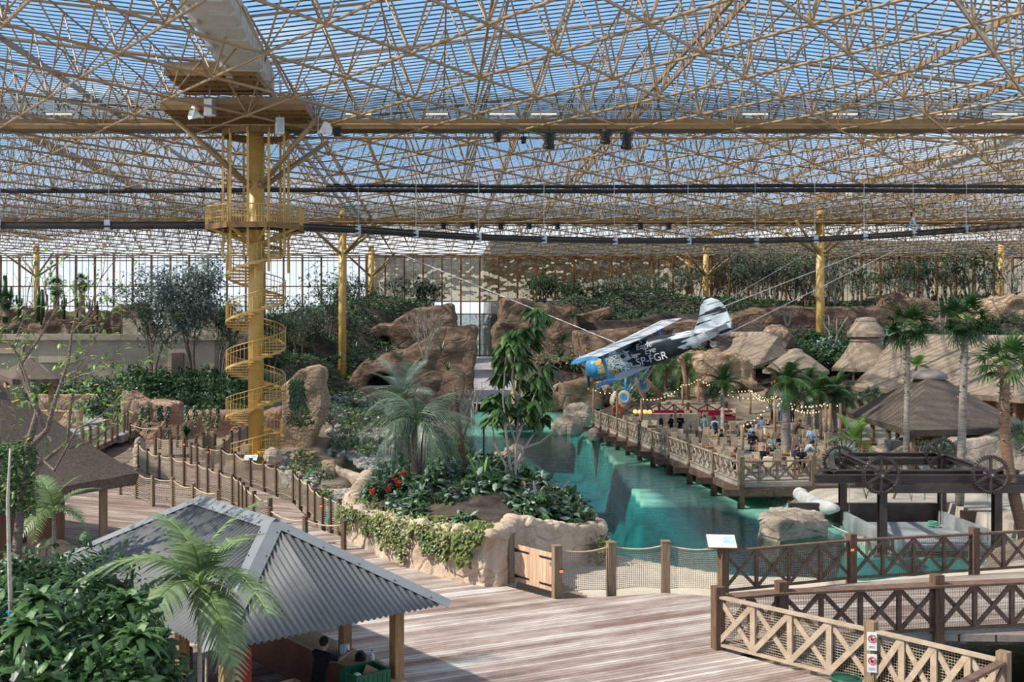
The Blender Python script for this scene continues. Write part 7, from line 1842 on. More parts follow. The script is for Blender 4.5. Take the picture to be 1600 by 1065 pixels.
# ================================================================== foreground left
kp = feather_palm('green palm with arching fronds in front of the kiosk', G(312, 1200, .0), at(312, 915, 15.2), 1.75, .035, 12, BARKP, LFK, name='kiosk_palm', arch=.85, ll=.5, lw=.07, nl=24, ldroop=.5, seed=8, low=.35, high=1.3, vee=.25, kseg=4)
b = MB(); q = V(kp.location); b.path([(.12, .1, 0), (.1, .05, 1.2), (.16, 0, at(312, 915, 15.2).z - .9)], [.035, .03, .022], 8); b.build('second_stem', BARKP, kp, smooth=True)
feather_palm('small bright palm beside the left pavilion post', at(85, 868, 27), at(84, 800, 27), 1.4, .05, 10, BARKG, LFK, name='pavilion_palm', arch=.8, ll=.42, lw=.06, nl=20, ldroop=.4, seed=12, low=.2, high=1.3)
# climbing mound of dark shrubs
fs_ = [(40, 1000, 13.5, 1.3, 1.5), (120, 1010, 13.2, 1.2, 1.5), (10, 940, 16, 1.4, 1.6), (80, 930, 16, 1.5, 1.7), (150, 935, 15.6, 1.0, 1.8), (190, 1040, 13.2, .8, 1.2), (60, 1080, 11.5, 1.1, 1.2), (150, 1090, 11.5, .9, 1.1), (-30, 1060, 12, 1.2, 1.4), (-40, 960, 15, 1.3, 1.7)]
labs = ['dark glossy shrub below the thin blue taped stem', 'dark leafy shrub at the left corner of the kiosk', 'dark shrub at the left edge under the tree', 'broad dark shrub under the pavilion edge', 'tall bushy shrub touching the kiosk roof corner', 'low shrub under the kiosk palm', 'large leaved shrub at the bottom left', 'low leafy shrub at the bottom beside the kiosk palm', 'dark shrub cut by the bottom left corner', 'dark shrub cut by the left edge']
for i, (px, py, D, r, h) in enumerate(fs_):
    p = at(px, py, D); top = p.z; bush(labs[i], (p.x, p.y, max(-.1, top - h * .6)), (r, r * .8, h), 1500, .19 if i != 4 else .15, LFD, 200 + i, lf2=LFM, wid=.55 if i != 4 else .3)
for i, (px, py, D, lab) in enumerate(((200, 985, 13.5, 'big split leaf plant under the kiosk palm'), (60, 985, 12.6, 'split leaf plant with pale leaves at the left'), (40, 1030, 11.8, 'split leaf plant at the bottom left corner'), (215, 1045, 12.5, 'split leaf plant beside the kiosk side wall'))):
    rosette(lab, at(px, py + 15, D), .5, 26, .16, LFM, i, 'split_leaf_plant', el0=-.1, el1=1.2, droop=.6, stem=.5)
b = MB()
p0 = G(18, 1130, 0); t = thing('taped_stem', 'thin pale stem tied with blue tape at the left edge', 'sapling', at(16, 1065, 12.5))
O = V(t.location); P = lambda px, py: at(px, py, 12.5) - O
b = MB(); b.path([P(16, 1100), P(17, 960), P(14, 860), P(12, 780), P(16, 700)], [.035, .03, .026, .022, .012], 8); b.build('trunk', BARKP, t, smooth=True)
BT = mat('blue_tape', (.02, .25, .65))
for py in (957, 970): b = MB(); b.lathe(P(17, py), [(.04, -.02), (.042, .02)], 8); b.bar(P(17, py), P(10, py - 2), .02, .03); b.build('blue_tape', BT, t)
# big bare branched tree at the left
lt = thing('branching_tree', 'large nearly bare branching tree at the left with few yellowing leaves', 'tree', V((at(25, 870, 22).x, 22, 0))); DT = lt.location.y; O = V(lt.location)
P = lambda px, py, dy=0: at(px, py, DT + dy) - O
br = [([(25, 872, 0), (32, 800, 0), (40, 740, 0), (45, 690, 0), (60, 640, 0)], .16, .1), ([(45, 700, 0), (75, 670, -.3), (82, 640, -.4), (95, 600, -.5), (108, 560, -.5), (112, 520, -.6), (122, 480, -.6)], .10, .02), ([(60, 645, 0), (40, 600, .3), (32, 570, .3), (60, 530, .4), (90, 480, .5), (118, 468, .5)], .09, .015), ([(82, 690, -.3), (60, 650, -.2), (38, 580, 0), (20, 540, 0), (40, 490, .2), (46, 440, .2)], .06, .012),
      ([(40, 740, 0), (75, 715, .5), (105, 690, .6), (110, 640, .6), (118, 580, .7), (150, 530, .8)], .08, .015), ([(108, 700, .6), (140, 690, .8), (175, 665, .9), (178, 640, 1), (165, 610, 1)], .045, .012), ([(45, 700, 0), (85, 735, -.5), (120, 670, -.8), (150, 655, -1), (178, 630, -1)], .05, .01), ([(95, 600, -.5), (130, 585, -.7), (160, 578, -.9), (185, 550, -1)], .04, .01), ([(110, 590, .7), (140, 575, 1), (170, 560, 1.2), (195, 570, 1.3)], .035, .01), ([(60, 530, .4), (75, 480, .5), (70, 440, .6), (90, 415, .7)], .035, .008), ([(112, 520, -.6), (140, 490, -.8), (150, 450, -.9), (160, 430, -.9)], .03, .008), ([(90, 500, .4), (120, 500, .6), (140, 470, .7)], .03, .008), ([(30, 800, 0), (10, 740, .5), (0, 690, .8), (-12, 640, .9)], .08, .02), ([(5, 700, .8), (25, 660, 1), (20, 620, 1.1)], .03, .01)]
b, tips = MB(), []; R_ = random.Random(9)
for pts, r0, r1 in br:
    q = [P(*x) for x in pts]; b.path(([V((.05, 0, -.1))] if pts[0][1] == 872 else []) + q, ([r0 * .75] if pts[0][1] == 872 else []) + [.66 * (r0 + (r1 - r0) * i / (len(q) - 1)) for i in range(len(q))], 7, caps=False)
    for i in range(1, len(q)):
        d = (q[i] - q[i - 1]).normalized()
        if i > 1 or r0 < .06: tips.append((q[i], d))
        if i > 1:
            for k in range(2): nd = (d + V((R_.gauss(0, .6), R_.gauss(0, .6), R_.gauss(.1, .5)))).normalized(); branchy(b, q[i].lerp(q[i - 1], R_.random()), nd, R_.uniform(.35, .7), .011, 1, tips, R_, .7, 2, .3, 3)
b.build('trunk', BARK, lt, smooth=True)
b = MB(); leafcloud(b, tips, 520, .16, R_, .10, .45, hang=.2); b.build('foliage', LFB, lt); 
lo_ = [t_ for t_ in tips if t_[0].z < P(0, 690).z + 1]; b = MB(); 
for i in range(1300): b.leaf(P(R_.uniform(-25, 55), R_.uniform(690, 800), R_.uniform(-.4, .8)), (R_.gauss(0, 1), R_.gauss(0, 1), R_.gauss(-.2, .5)), .15, .07)
b.build('lower_leaves', LFM, lt)
b = MB(); leafcloud(b, tips, 34, .15, R_, .08, .5); b.build('yellow_leaves', mat('yellow_leaf', (.55, .36, .02), (.6, .28, .02), scale=3, rough=.5), lt)
b = MB(); b.prism([(-16, 9, -.05), (-3.2, 9, -.05), (-3.6, 13.5, -.05), (-5.2, 16.5, -.05), (-9.2, 22, -.05), (-14, 24.5, -.05), (-20, 24, -.05)], (0, 0, .12)); struct(b.build('soil_bed', SOIL), 'dark soil bed under the shrubs at the left', 'soil')
# ================================================================== people: one continuous body each, clothing and hair as its children
SKIN = mat('skin', (.50, .30, .21), (.44, .25, .17), scale=6, rough=.55)
SKINP = mat('pale_skin', (.42, .26, .19), (.36, .21, .15), scale=6, rough=.55)
CLOTH = {}
def cloth(name, c, c2=None, scale=12):
    if name not in CLOTH: CLOTH[name] = mat(name, c, c2 or tuple(x * .8 for x in c), scale=scale, rough=.9)
    return CLOTH[name]
def remesh(o, v, sm=2):
    m = o.modifiers.new('remesh', 'REMESH'); m.mode = 'VOXEL'; m.voxel_size = v; m.use_smooth_shade = True
    q = o.modifiers.new('smooth', 'SMOOTH'); q.iterations = sm; q.factor = .5
def limb(b, pts, rs, n=10):
    pts = [V(p) for p in pts]
    b.path(pts, rs, n)
    for p, r in zip(pts, rs): b.ell(p, r, n, 6)
def hand(b, w, d, s, curl=.4, r=.0085):
    """palm with four unequal bent fingers and a thumb at its side; w wrist, d pointing along the hand, s thumb side"""
    w, d, s = V(w), V(d).normalized(), V(s); s = (s - d * s.dot(d)).normalized(); nrm_ = d.cross(s)
    b.ell(w + d * .045, (.03, .03, .03), 8, 6); b.box(w + d * .05, (.02, .02, .02))
    for k in (-1, 0, 1): b.path([w, w + d * .05 + s * .02 * k, w + d * .092 + s * .024 * k], [.02, .019, .014], 7)
    for k, l in ((-1.5, .058), (-.5, .072), (.5, .08), (1.5, .073)):
        a = w + d * .09 + s * .016 * k; dd = (d + nrm_ * curl * .5).normalized(); m = a + dd * l * .5; d2 = (d + nrm_ * curl * 1.6).normalized(); b.path([a - d * .02, m, m + d2 * l * .5], [r * 1.15, r, r * .8], 7); b.ell(m + d2 * l * .5, r * .85, 7, 5)
    a = w + d * .025 + s * .02; m = a + (d * .6 + s * .9).normalized() * .04; b.path([a, m, m + (d * .9 + s * .3 + nrm_ * curl).normalized() * .035], [r * 1.6, r * 1.2, r * .9], 7)
HAIRC = {'dark': cloth('dark_hair', (.02, .014, .010)), 'grey': cloth('grey_hair', (.30, .29, .27)), 'brown': cloth('brown_hair', (.06, .035, .02))}
def person(label, pos, yaw, pose='stand', shirt=None, trousers=None, hair='dark', long_sleeve=False, h=1.74, lean=0.0, arms='down', group=None, long_hair=False, extra=None, voxel=.022, skin=None, detail=False, vest=None, tattoo=None):
    """faces local -Y; built in metres for a 1.74 m adult and scaled"""
    sk = skin or SKIN; root = thing('person', label, 'person', pos, yaw, group)
    k = h / 1.74
    if pose == 'stand': hip = V((0, 0, .92)); kn = [V((-.10, -.02, .50)), V((.10, .01, .50))]; an = [V((-.11, .02, .08)), V((.11, .04, .08))]
    elif pose == 'walk': hip = V((0, 0, .89)); kn = [V((-.09, -.22, .50)), V((.09, .12, .48))]; an = [V((-.09, -.36, .09)), V((.09, .42, .13))]
    else: hip = V((0, .0, .50)); kn = [V((-.13, -.42, .50)), V((.13, -.42, .50))]; an = [V((-.13, -.42, .08)), V((.13, -.38, .08))]
    ch = hip + V((0, -math.sin(lean) * .36, math.cos(lean) * .36)); nk = hip + V((0, -math.sin(lean) * .56, math.cos(lean) * .56)); hd = nk + V((0, -math.sin(lean * 1.2) * .16 - .02, math.cos(lean * 1.2) * .17))
    sh = [nk + V((-.19, 0, -.06)), nk + V((.19, 0, -.06))]
    if arms == 'down': el = [sh[0] + V((-.07, .03, -.29)), sh[1] + V((.07, .03, -.29))]; wr = [el[0] + V((.0, -.08, -.24)), el[1] + V((0, -.08, -.24))]
    elif arms == 'front': el = [sh[0] + V((-.05, -.10, -.26)), sh[1] + V((.05, -.10, -.26))]; wr = [el[0] + V((.08, -.24, .02)), el[1] + V((-.08, -.24, .02))]
    elif arms == 'table': el = [sh[0] + V((-.08, -.17, -.20)), sh[1] + V((.08, -.17, -.20))]; wr = [el[0] + V((.10, -.24, -.0)), el[1] + V((-.10, -.24, .0))]
    elif arms == 'balance': el = [sh[0] + V((-.22, -.02, -.14)), sh[1] + V((.20, .06, -.16))]; wr = [el[0] + V((-.20, -.06, -.08)), el[1] + V((.14, -.10, -.14))]
    elif arms == 'reach': el = [sh[0] + V((-.06, -.22, -.10)), sh[1] + V((.04, -.12, -.25))]; wr = [el[0] + V((.02, -.25, .06)), el[1] + V((-.04, -.20, -.02))]
    elif arms == 'chest': el = [sh[0] + V((-.07, -.02, -.27)), sh[1] + V((.07, -.02, -.27))]; wr = [el[0] + V((.16, -.16, .12)), el[1] + V((-.16, -.16, .12))]
    b = MB()
    b.ell(hip, (.155, .115, .12), 12, 8); limb(b, [hip, hip.lerp(ch, .5), ch, nk - V((0, 0, .08))], [.135, .125, .145, .10]); b.ell(ch + V((-.06, -.02, 0)), (.10, .10, .13)); b.ell(ch + V((.06, -.02, 0)), (.10, .10, .13))
    limb(b, [sh[0], sh[1]], [.065, .065]); limb(b, [nk - V((0, 0, .05)), hd - V((0, 0, .08))], [.06, .055])
    b.ell(hd + V((0, 0, .0)), (.078, .098, .118), 14, 10); b.ell(hd + V((0, -.05, -.065)), (.052, .05, .05), 10, 7); b.ell(hd + V((0, -.105, -.015)), (.014, .022, .022), 8, 6)
    for s in (-1, 1): b.ell(hd + V((s * .079, .01, -.01)), (.012, .022, .032), 8, 6); b.ell(hd + V((s * .032, -.088, .018)), (.02, .012, .010), 8, 6)
    b.ell(hd + V((0, -.094, -.058)), (.026, .012, .007), 8, 5)
    for i in (0, 1):
        limb(b, [sh[i], sh[i].lerp(el[i], .5), el[i]], [.052, .048, .040]); limb(b, [el[i], el[i].lerp(wr[i], .4), wr[i]], [.040, .038, .026]); dh = (wr[i] - el[i]).normalized()
        hand(b, wr[i], dh, V(((1 if i == 0 else -1) * .6, -.5, .5)), .5, .0095)
        hj = hip + V(((-.085, .085)[i], 0, -.02)); limb(b, [hj, hj.lerp(kn[i], .5), kn[i]], [.085, .078, .056]); limb(b, [kn[i], kn[i].lerp(an[i], .35), an[i]], [.055, .053, .036]); limb(b, [an[i] + V((0, .03, -.03)), an[i] + V((0, -.13, -.05))], [.036, .028])
    body = b.build('body', sk, root, smooth=True); remesh(body, .0075 if detail else voxel * .7, 2)
    def garment(nm, parts, m, v=voxel):
        b = MB()
        for f in parts: f(b)
        o = b.build(nm, m, root, smooth=True); remesh(o, v, 2); return o
    if shirt is not None:
        P_ = [lambda b: b.ell(hip + V((0, 0, .03)), (.17, .13, .10), 12, 8), lambda b: limb(b, [hip, hip.lerp(ch, .5), ch, nk - V((0, 0, .075))], [.150, .146, .165, .118]), lambda b: limb(b, [sh[0], sh[1]], [.082, .082]), lambda b: (b.ell(ch + V((-.06, -.02, 0)), (.118, .118, .145)), b.ell(ch + V((.06, -.02, 0)), (.118, .118, .145)))]
        for i in (0, 1):
            t = 1.0 if long_sleeve else .72
            P_.append(lambda b, i=i, t=t: limb(b, [sh[i], sh[i].lerp(el[i], t)], [.070, .060]))
            if long_sleeve: P_.append(lambda b, i=i: limb(b, [el[i], el[i].lerp(wr[i], .92)], [.058, .042]))
        garment('shirt', P_, shirt)
    if vest is not None:
        garment('waistcoat', [lambda b: limb(b, [hip + V((0, 0, .04)), hip.lerp(ch, .5), ch, nk - V((0, 0, .085))], [.166, .160, .178, .12])], vest)
    if trousers is not None:
        P_ = [lambda b: b.ell(hip, (.172, .135, .12), 12, 8)]
        for i in (0, 1):
            hj = hip + V(((-.085, .085)[i], 0, -.02)); P_.append(lambda b, i=i, hj=hj: (limb(b, [hj, hj.lerp(kn[i], .5), kn[i]], [.103, .094, .075]), limb(b, [kn[i], an[i] + V((0, 0, .02))], [.073, .058])))
        garment('trousers', P_, trousers)
    b = MB(); b.ell(hd + V((0, .018, .03)), (.092, .102, .108), 14, 9)
    if long_hair: b.ell(hd + V((0, .06, -.09)), (.085, .055, .14), 12, 8)
    b.v = [(x, y, z) if not (y < hd.y - .055 and z < hd.z + .05) else (x, hd.y - .055, max(z, hd.z + .045)) for x, y, z in b.v]
    b.build('hair', HAIRC[hair], root, smooth=True)
    for i in (0, 1): b = MB(); b.ell(an[i] + V((0, -.06, -.045)), (.05, .14, .045), 10, 7); b.build('shoe', BLACK, root, smooth=True)
    b = MB()
    for s in (-1, 1): b.ell(hd + V((s * .032, -.098, .018)), .008, 6, 5)
    b.build('eyes', BLACK, root)
    if extra: extra(root, dict(hd=hd, nk=nk, ch=ch, hip=hip, wr=wr, el=el, sh=sh))
    root.scale = (k, k, k); return root
DARK = cloth('dark_suit_cloth', (.022, .026, .034)); BLK = cloth('black_cloth', (.010, .010, .012)); JEAN = cloth('blue_denim', (.07, .13, .24)); TEAL = cloth('teal_shirt', (.15, .30, .30)); GRNS = cloth('sage_green_shirt', (.22, .32, .30)); WHT = cloth('white_cotton', (.62, .64, .66)); LBL = cloth('pale_blue_shirt', (.40, .52, .70)); PLD = cloth('blue_white_check', (.10, .16, .34), (.62, .66, .72), 26); PINK = cloth('coral_pink_shirt', (.72, .16, .17)); GRYS = cloth('grey_shirt', (.30, .33, .36)); BRN = cloth('brown_jacket', (.075, .05, .04)); NVY = cloth('navy_shirt', (.02, .035, .075)); REDS = cloth('red_shirt', (.45, .02, .03))
def gp_(px, D, z=0): return V(((px - CX) * D / F, D, z))
PEOPLE = [
    ('grey haired man in dark suit standing at the rail end of the terrace', 1033, 73, 0, 1.2, dict(shirt=DARK, trousers=DARK, hair='grey', long_sleeve=True)),
    ('person in black with red collar standing between suited man and log pole', 1049, 72.5, 0, -1.3, dict(shirt=BLK, trousers=BLK, long_sleeve=True, arms='front')),
    ('dark dressed man with blue jeans standing right of the log pole', 1063, 73, 0, -.6, dict(shirt=BLK, trousers=JEAN, long_sleeve=True, arms='chest')),
    ('man in sage green shirt standing with his back turned by the slim palm', 1101, 72.5, 0, 2.6, dict(shirt=GRNS, trousers=BLK, hair='brown', long_sleeve=True)),
    ('waiter in navy waistcoat over white shirt beside the slim palm', 1117, 70.5, 0, 2.9, dict(shirt=WHT, vest=NVY, trousers=BLK, long_sleeve=True, lean=.15, arms='front')),
    ('person in teal shirt standing near the rear railing behind a log pole', 1207, 85, .15, .5, dict(shirt=TEAL, trousers=BLK)),
    ('man in grey shirt standing beside the teal shirted person', 1219, 85, .15, 2.0, dict(shirt=GRYS, trousers=JEAN)),
    ('person in black standing under the lights behind the ringed palm', 1238, 84, .15, -1.0, dict(shirt=BLK, trousers=BLK, long_sleeve=True)),
    ('man in brown jacket bending forward near the ringed palm', 1241, 70, 0, 1.5, dict(shirt=BRN, trousers=BRN, long_sleeve=True, lean=.55, arms='front')),
    ('person in pale blue shirt and jeans standing beside a log post', 1268, 64, 0, -.5, dict(shirt=LBL, trousers=JEAN, hair='brown', long_sleeve=True, lean=.1, arms='front')),
    ('man in blue and white checked shirt standing with his back turned', 1190, 71, 0, 3.0, dict(shirt=PLD, trousers=JEAN, hair='brown')),
    ('person in black shirt sitting behind the checked shirt man', 1197, 73, 0, 0, dict(pose='sit', shirt=BLK, trousers=BLK, arms='table')),
    ('person in black and white sitting at the rear table', 1169, 72, 0, .4, dict(pose='sit', shirt=BLK, trousers=JEAN, arms='table')),
    ('woman in light shirt sitting beside the black clad person at the rear table', 1177, 70, 0, -.7, dict(pose='sit', shirt=GRYS, trousers=BLK, arms='table', long_hair=True)),
    ('dark shirted man in jeans leaning over the middle table', 1184, 66, 0, -1.3, dict(pose='sit', shirt=DARK, trousers=JEAN, arms='table', lean=.5, long_sleeve=True)),
    ('person in coral pink shirt bent over the table', 1196, 63, 0, -1.4, dict(pose='sit', shirt=PINK, trousers=JEAN, arms='table', lean=.8)),
    ('grey haired man in pale sage tee looking down beside the ringed palm', 1208, 60, 0, -.7, dict(shirt=GRNS, trousers=BLK, hair='grey', lean=.3, arms='front', h=1.7)),
    ('dark haired person in black sitting left of the ringed palm', 1219, 63.5, 0, .2, dict(pose='sit', shirt=BLK, trousers=BLK, arms='table')),
    ('person in black sitting close to the front rail', 1193, 57, 0, -.4, dict(pose='sit', shirt=BLK, trousers=BLK, arms='table')),
    ('person in white shirt sitting with back to the front rail', 1200, 54.6, 0, 2.8, dict(pose='sit', shirt=WHT, trousers=JEAN, arms='table')),
    ('dark haired person in navy sitting right of the ringed palm', 1245, 57.5, 0, .6, dict(pose='sit', shirt=NVY, trousers=BLK, arms='table')),
    ('second dark haired person in black sitting right of the ringed palm', 1252, 56.6, 0, -.3, dict(pose='sit', shirt=BLK, trousers=BLK, arms='table')),
    ('person in white leaning forward on a chair near the pale blue shirt', 1257, 61.5, 0, 1.3, dict(pose='sit', shirt=WHT, trousers=JEAN, lean=.7, arms='table')),
    ('child in red sitting behind the front railing', 1240, 54.8, 0, 2.2, dict(pose='sit', shirt=REDS, trousers=REDS, h=1.35, arms='table')),
    ('person in black sitting by the rail near the white chairs', 1127, 66.5, 0, 1.4, dict(pose='sit', shirt=BLK, trousers=BLK, arms='table')),
]
SEATED = []
for lab, px, D, z, yaw, kw in PEOPLE:
    p = gp_(px, D, z); person(lab, p, yaw, **kw)
    if kw.get('pose') == 'sit': SEATED.append((p, yaw))
# kiosk man: black tee, reaching along the bar
kmp = K(1.62, 3.05, 0); kman = person('dark haired bearded man in black tee reaching across the kiosk bar', kmp, math.radians(140), shirt=BLK, trousers=BLK, arms='reach', lean=.22, detail=True, skin=SKINP, h=1.76, long_hair=False)
b = MB(); b.ell((0, -.16, 1.52), (.05, .03, .05), 10, 7); bd = b.build('beard', HAIRC['dark'], kman, smooth=True)
# the figure walking high on the suspended track
def overalls(root, J):
    b = MB(); hp = J['hip']; ch = J['ch']; b.box(ch + V((0, -.16, -.02)), (.2, .03, .24)); b.box(ch + V((-.06, .0, .12)), (.03, .34, .06)); b.box(ch + V((.06, 0, .12)), (.03, .34, .06)); b.build('dungaree_bib', BLK, root)
    b = MB(); b.box(hp + V((-.1, -.15, .18)), (.06, .02, .07)); b.build('red_patch', SIGNR, root)
person('figure in blue dungarees striding high on the suspended track', at(1427, 360.5, 79.5) + V((0, 0, .02)), math.radians(-90), 'walk', shirt=None, trousers=cloth('light_denim', (.16, .26, .42), (.30, .42, .58), 6), hair='brown', arms='balance', long_hair=True, extra=overalls)
# ================================================================== terrace furniture
CHW = mat('pale_chair_wood', (.50, .36, .22), (.42, .29, .17), scale=4, rough=.7)
CHF = mat('cream_chair_panel', (.72, .57, .39), (.62, .48, .32), scale=5, rough=.8)
TBW = mat('table_wood', (.36, .235, .13), (.28, .18, .10), scale=3, rough=.6)
def make_chair():
    t = thing('terrace_chair', 'pale wooden terrace chair with a high cream back', 'chair', (0, 0, -20), group='wooden chairs on the terrace')
    b = MB(); b.box((0, 0, .45), (.46, .44, .05)); b.build('seat', CHW, t)
    b = MB(); b.box((0, .23, .80), (.44, .035, .52), Matrix.Rotation(-.12, 3, 'X')); b.build('backrest', CHF, t)
    for sx in (-1, 1):
        for sy in (-1, 1): b = MB(); b.bar((sx * .2, sy * .19, 0), (sx * .2, sy * .19, .45 if sy < 0 else .95), .05); b.build('leg', CHW, t)
    return t
def make_table():
    t = thing('terrace_table', 'square wooden terrace table', 'table', (0, 0, -20), group='wooden tables on the terrace')
    b = MB(); b.box((0, 0, .74), (1.15, .9, .05)); b.build('table_top', TBW, t)
    for sx in (-1, 1):
        for sy in (-1, 1): b = MB(); b.bar((sx * .5, sy * .38, 0), (sx * .5, sy * .38, .72), .07); b.build('leg', TBW, t)
    b = MB(); b.box((0, 0, .66), (1.0, .78, .08)); b.build('apron', TBW, t); return t
chair, table = make_chair(), make_table(); uc = [False]; ut = [False]
ck, tk = kids(chair), kids(table)
def put_chair(p, yaw):
    if not uc[0]: chair.location = p; chair.rotation_euler = (0, 0, yaw); uc[0] = True; return chair
    return dup(chair, p, yaw, children=ck)
def put_table(p, yaw):
    if not ut[0]: table.location = p; table.rotation_euler = (0, 0, yaw); ut[0] = True; return table
    return dup(table, p, yaw, children=tk)
# chairs under the seated people, then tables with free chairs round them
taken = [p for p, _ in SEATED] + [gp_(a[1], a[2]) for a in PEOPLE if a[5].get('pose') != 'sit']
for p, yaw in SEATED: put_chair(V((p.x, p.y, 0)) + Matrix.Rotation(yaw, 3, 'Z') @ V((0, .03, 0)), yaw)
TABS = []; R_ = random.Random(17)
for Y in (55.6, 58.6, 61.8, 65, 68.2, 71.6, 75.2, 79):
    x0 = tc.x + (te.x - tc.x) * (Y - tc.y) / (te.y - tc.y) + 1.5
    x = x0 + R_.uniform(0, .6)
    while x < (24.0 if Y < 60 else 26.2 if Y < 76 else 24):
        TABS.append(V((x, Y + R_.uniform(-.35, .35), 0))); x += R_.uniform(2.9, 3.4)
for a in ((1140, 86, 0), (1088, 84, 0), (1255, 80, 0)): TABS.append(gp_(a[0], a[1], a[2]))
near_ = lambda p, d: any((V((q.x, q.y, 0)) - V((p.x, p.y, 0))).length < d for q in taken)
RESV = [G(1228, 718), G(1129, 690), gp_(1115, 61), gp_(1162, 65)]
for p in TABS:
    for q in [q for q in taken] + RESV:
        d = V((p.x - q.x, p.y - q.y, 0))
        if d.length < .95: p += d.normalized() * (.95 - d.length) if d.length > .05 else V((.95, 0, 0))
PUT = []; JUG = []
for p in TABS:
    if any((q - p).length < 1.5 for q in PUT): continue
    yaw = R_.uniform(-.25, .25); PUT.append(p.copy()); put_table(p, yaw); M = Matrix.Rotation(yaw, 3, 'Z'); JUG.append((p, M))
CHS = []
for p, M in JUG:
    for dx, dy, a in ((-.32, -.72, PI), (.32, -.72, PI), (-.32, .72, 0), (.32, .72, 0)):
        q = p + M @ V((dx, dy, 0)) * R_.uniform(1.0, 1.12)
        if near_(q, .62) or any((c_ - q).length < .55 for c_ in CHS) or any((c_ - q).length < .66 for c_ in PUT if (c_ - p).length > .1) or any((c_ - q).length < .5 for c_ in RESV): continue
        if R_.random() < .12: continue
        CHS.append(q); put_chair(q, a + math.atan2(M[1][0], M[0][0]) + R_.uniform(-.2, .2))
# things on the tables
REDG = mat('red_cup_plastic', (.60, .03, .03), rough=.4); BLKB = mat('black_bag_cloth', (.015, .015, .017), rough=.85)
cup0 = plate0 = bag0 = None
for i, (p, M) in enumerate(JUG):
    for k in range(2):
        q = p + M @ V((R_.uniform(-.4, .4), R_.uniform(-.3, .3), .766))
        if cup0 is None:
            b = MB(); b.lathe((0, 0, 0), [(.035, 0), (.045, .11)], 10); cup0 = tag(b.build('red_cup', REDG), 'small red cup standing on a terrace table', 'cup', 'red cups on the terrace tables'); cup0.location = q
        elif i % 2 == k: c_ = cup0.copy(); C.objects.link(c_); c_.location = q
    q = p + M @ V((R_.uniform(-.35, .35) * .6, R_.uniform(-.25, .25) * .4, .766))
    if plate0 is None: b = MB(); b.lathe((0, 0, 0), [(.08, 0), (.14, .02), (.13, .022)], 14); plate0 = tag(b.build('plate', WHITE), 'white plate lying on a terrace table', 'plate', 'white plates on the terrace tables'); plate0.location = q
    elif i % 3: c_ = plate0.copy(); C.objects.link(c_); c_.location = q + V((0, 0, .0))
# black bags and coats over chairs by the railing
for i, (px, D, lab) in enumerate(((1138, 60.5, 'black bag standing on the terrace floor by the rail'), (1148, 57.5, 'black rucksack on the floor beside a chair'), (1182, 57.8, 'dark green bag lying on the terrace floor'))):
    p = gp_(px, D); b = MB(); b.ell((0, 0, .2), (.26, .18, .22), 12, 8); o = b.build('bag', BLKB if i < 2 else cloth('dark_green_cloth', (.03, .08, .05)), smooth=True); o.location = p; tag(o, lab, 'bag')
t = thing('wooden_screen', 'pale wooden waiter station in the middle of the terrace', 'cabinet', gp_(1211, 69.3)); b = MB()
for k in range(6): b.box((-.62 + k * .25, 0, .62), (.24, .5, 1.2))
b.build('body', CHF, t); b = MB(); b.box((0, 0, 1.25), (1.6, .56, .05)); b.build('top', CHW, t)
# slatted rack and grey unit at the bar
t = thing('wooden_rack', 'orange brown wooden shelf rack at the left end of the bar', 'shelf', G(1358, 722)); OR = mat('orange_wood', (.36, .15, .055), (.28, .11, .04), scale=3)
for sx in (-1, 1): b = MB(); b.bar((sx * .45, 0, 0), (sx * .38, 0, 1.15), .08); b.build('side_post', OR, t)
for z in (.25, .5, .75, 1.0, 1.15): b = MB(); b.box((0, 0, z), (.9, .3, .05)); b.build('shelf', OR, t)
b = MB(); b.box((0, 0, .75), (1.0, .8, 1.5)); o = b.build('grey_cabinet', mat('grey_cabinet_paint', (.13, .14, .145), (.17, .18, .185), scale=2), off=None); o.location = gp_(1400, 58.6); tag(o, 'grey square cabinet under the bar roof', 'cabinet')
# bar stage, red couch and pale counter at the back of the terrace
t = thing('red_bench', 'long red cushioned bench at the back of the terrace', 'bench', gp_(1085, 86)); RC = mat('crimson_cushion', (.42, .012, .06), (.36, .01, .05), scale=3, rough=.7)
b = MB(); b.box((0, 0, .4), (6.6, .8, .18)); b.build('seat_cushion', RC, t); b = MB(); b.box((0, 0, .16), (6.6, .7, .3)); b.build('base', TBW, t); b = MB(); b.box((0, .42, .7), (6.6, .14, .5)); b.build('backrest', RC, t)
b = MB(); b.box((0, 0, .5), (4.6, 1.0, 1.0)); o = b.build('stone_counter', mat('pale_stone_counter', (.36, .30, .23), (.28, .23, .17), scale=1.5, rough=.9, bump=.4)); o.location = gp_(1022, 82.5) + V((1.2, 0, 0)); tag(o, 'low pale stone counter at the far end of the terrace', 'counter')
PLANK = [('brown cross braced railing at the rear of the terrace below the rocks', [gp_(960, 90), gp_(1030, 90.5), gp_(1075, 90.5), gp_(1135, 91)])]
cross_fence(PLANK[0][0], PLANK[0][1], 1.3, [2, 2, 2], .2, POST, mat('rear_rail', (.15, .085, .05), (.2, .12, .08), scale=4, rough=.8), mesh=False, top=1.15, brace=.09)
b = MB(); b.ring((0, 0, 0), .36, .07, (0, 1, 0), 22, 8); o = b.build('lifebuoy', mat('orange_red_plastic', (.65, .07, .03), rough=.5), smooth=True); o.location = at(964, 640, 84.2); tag(o, 'red lifebuoy hanging on a log pole at the far end of the railing', 'lifebuoy')
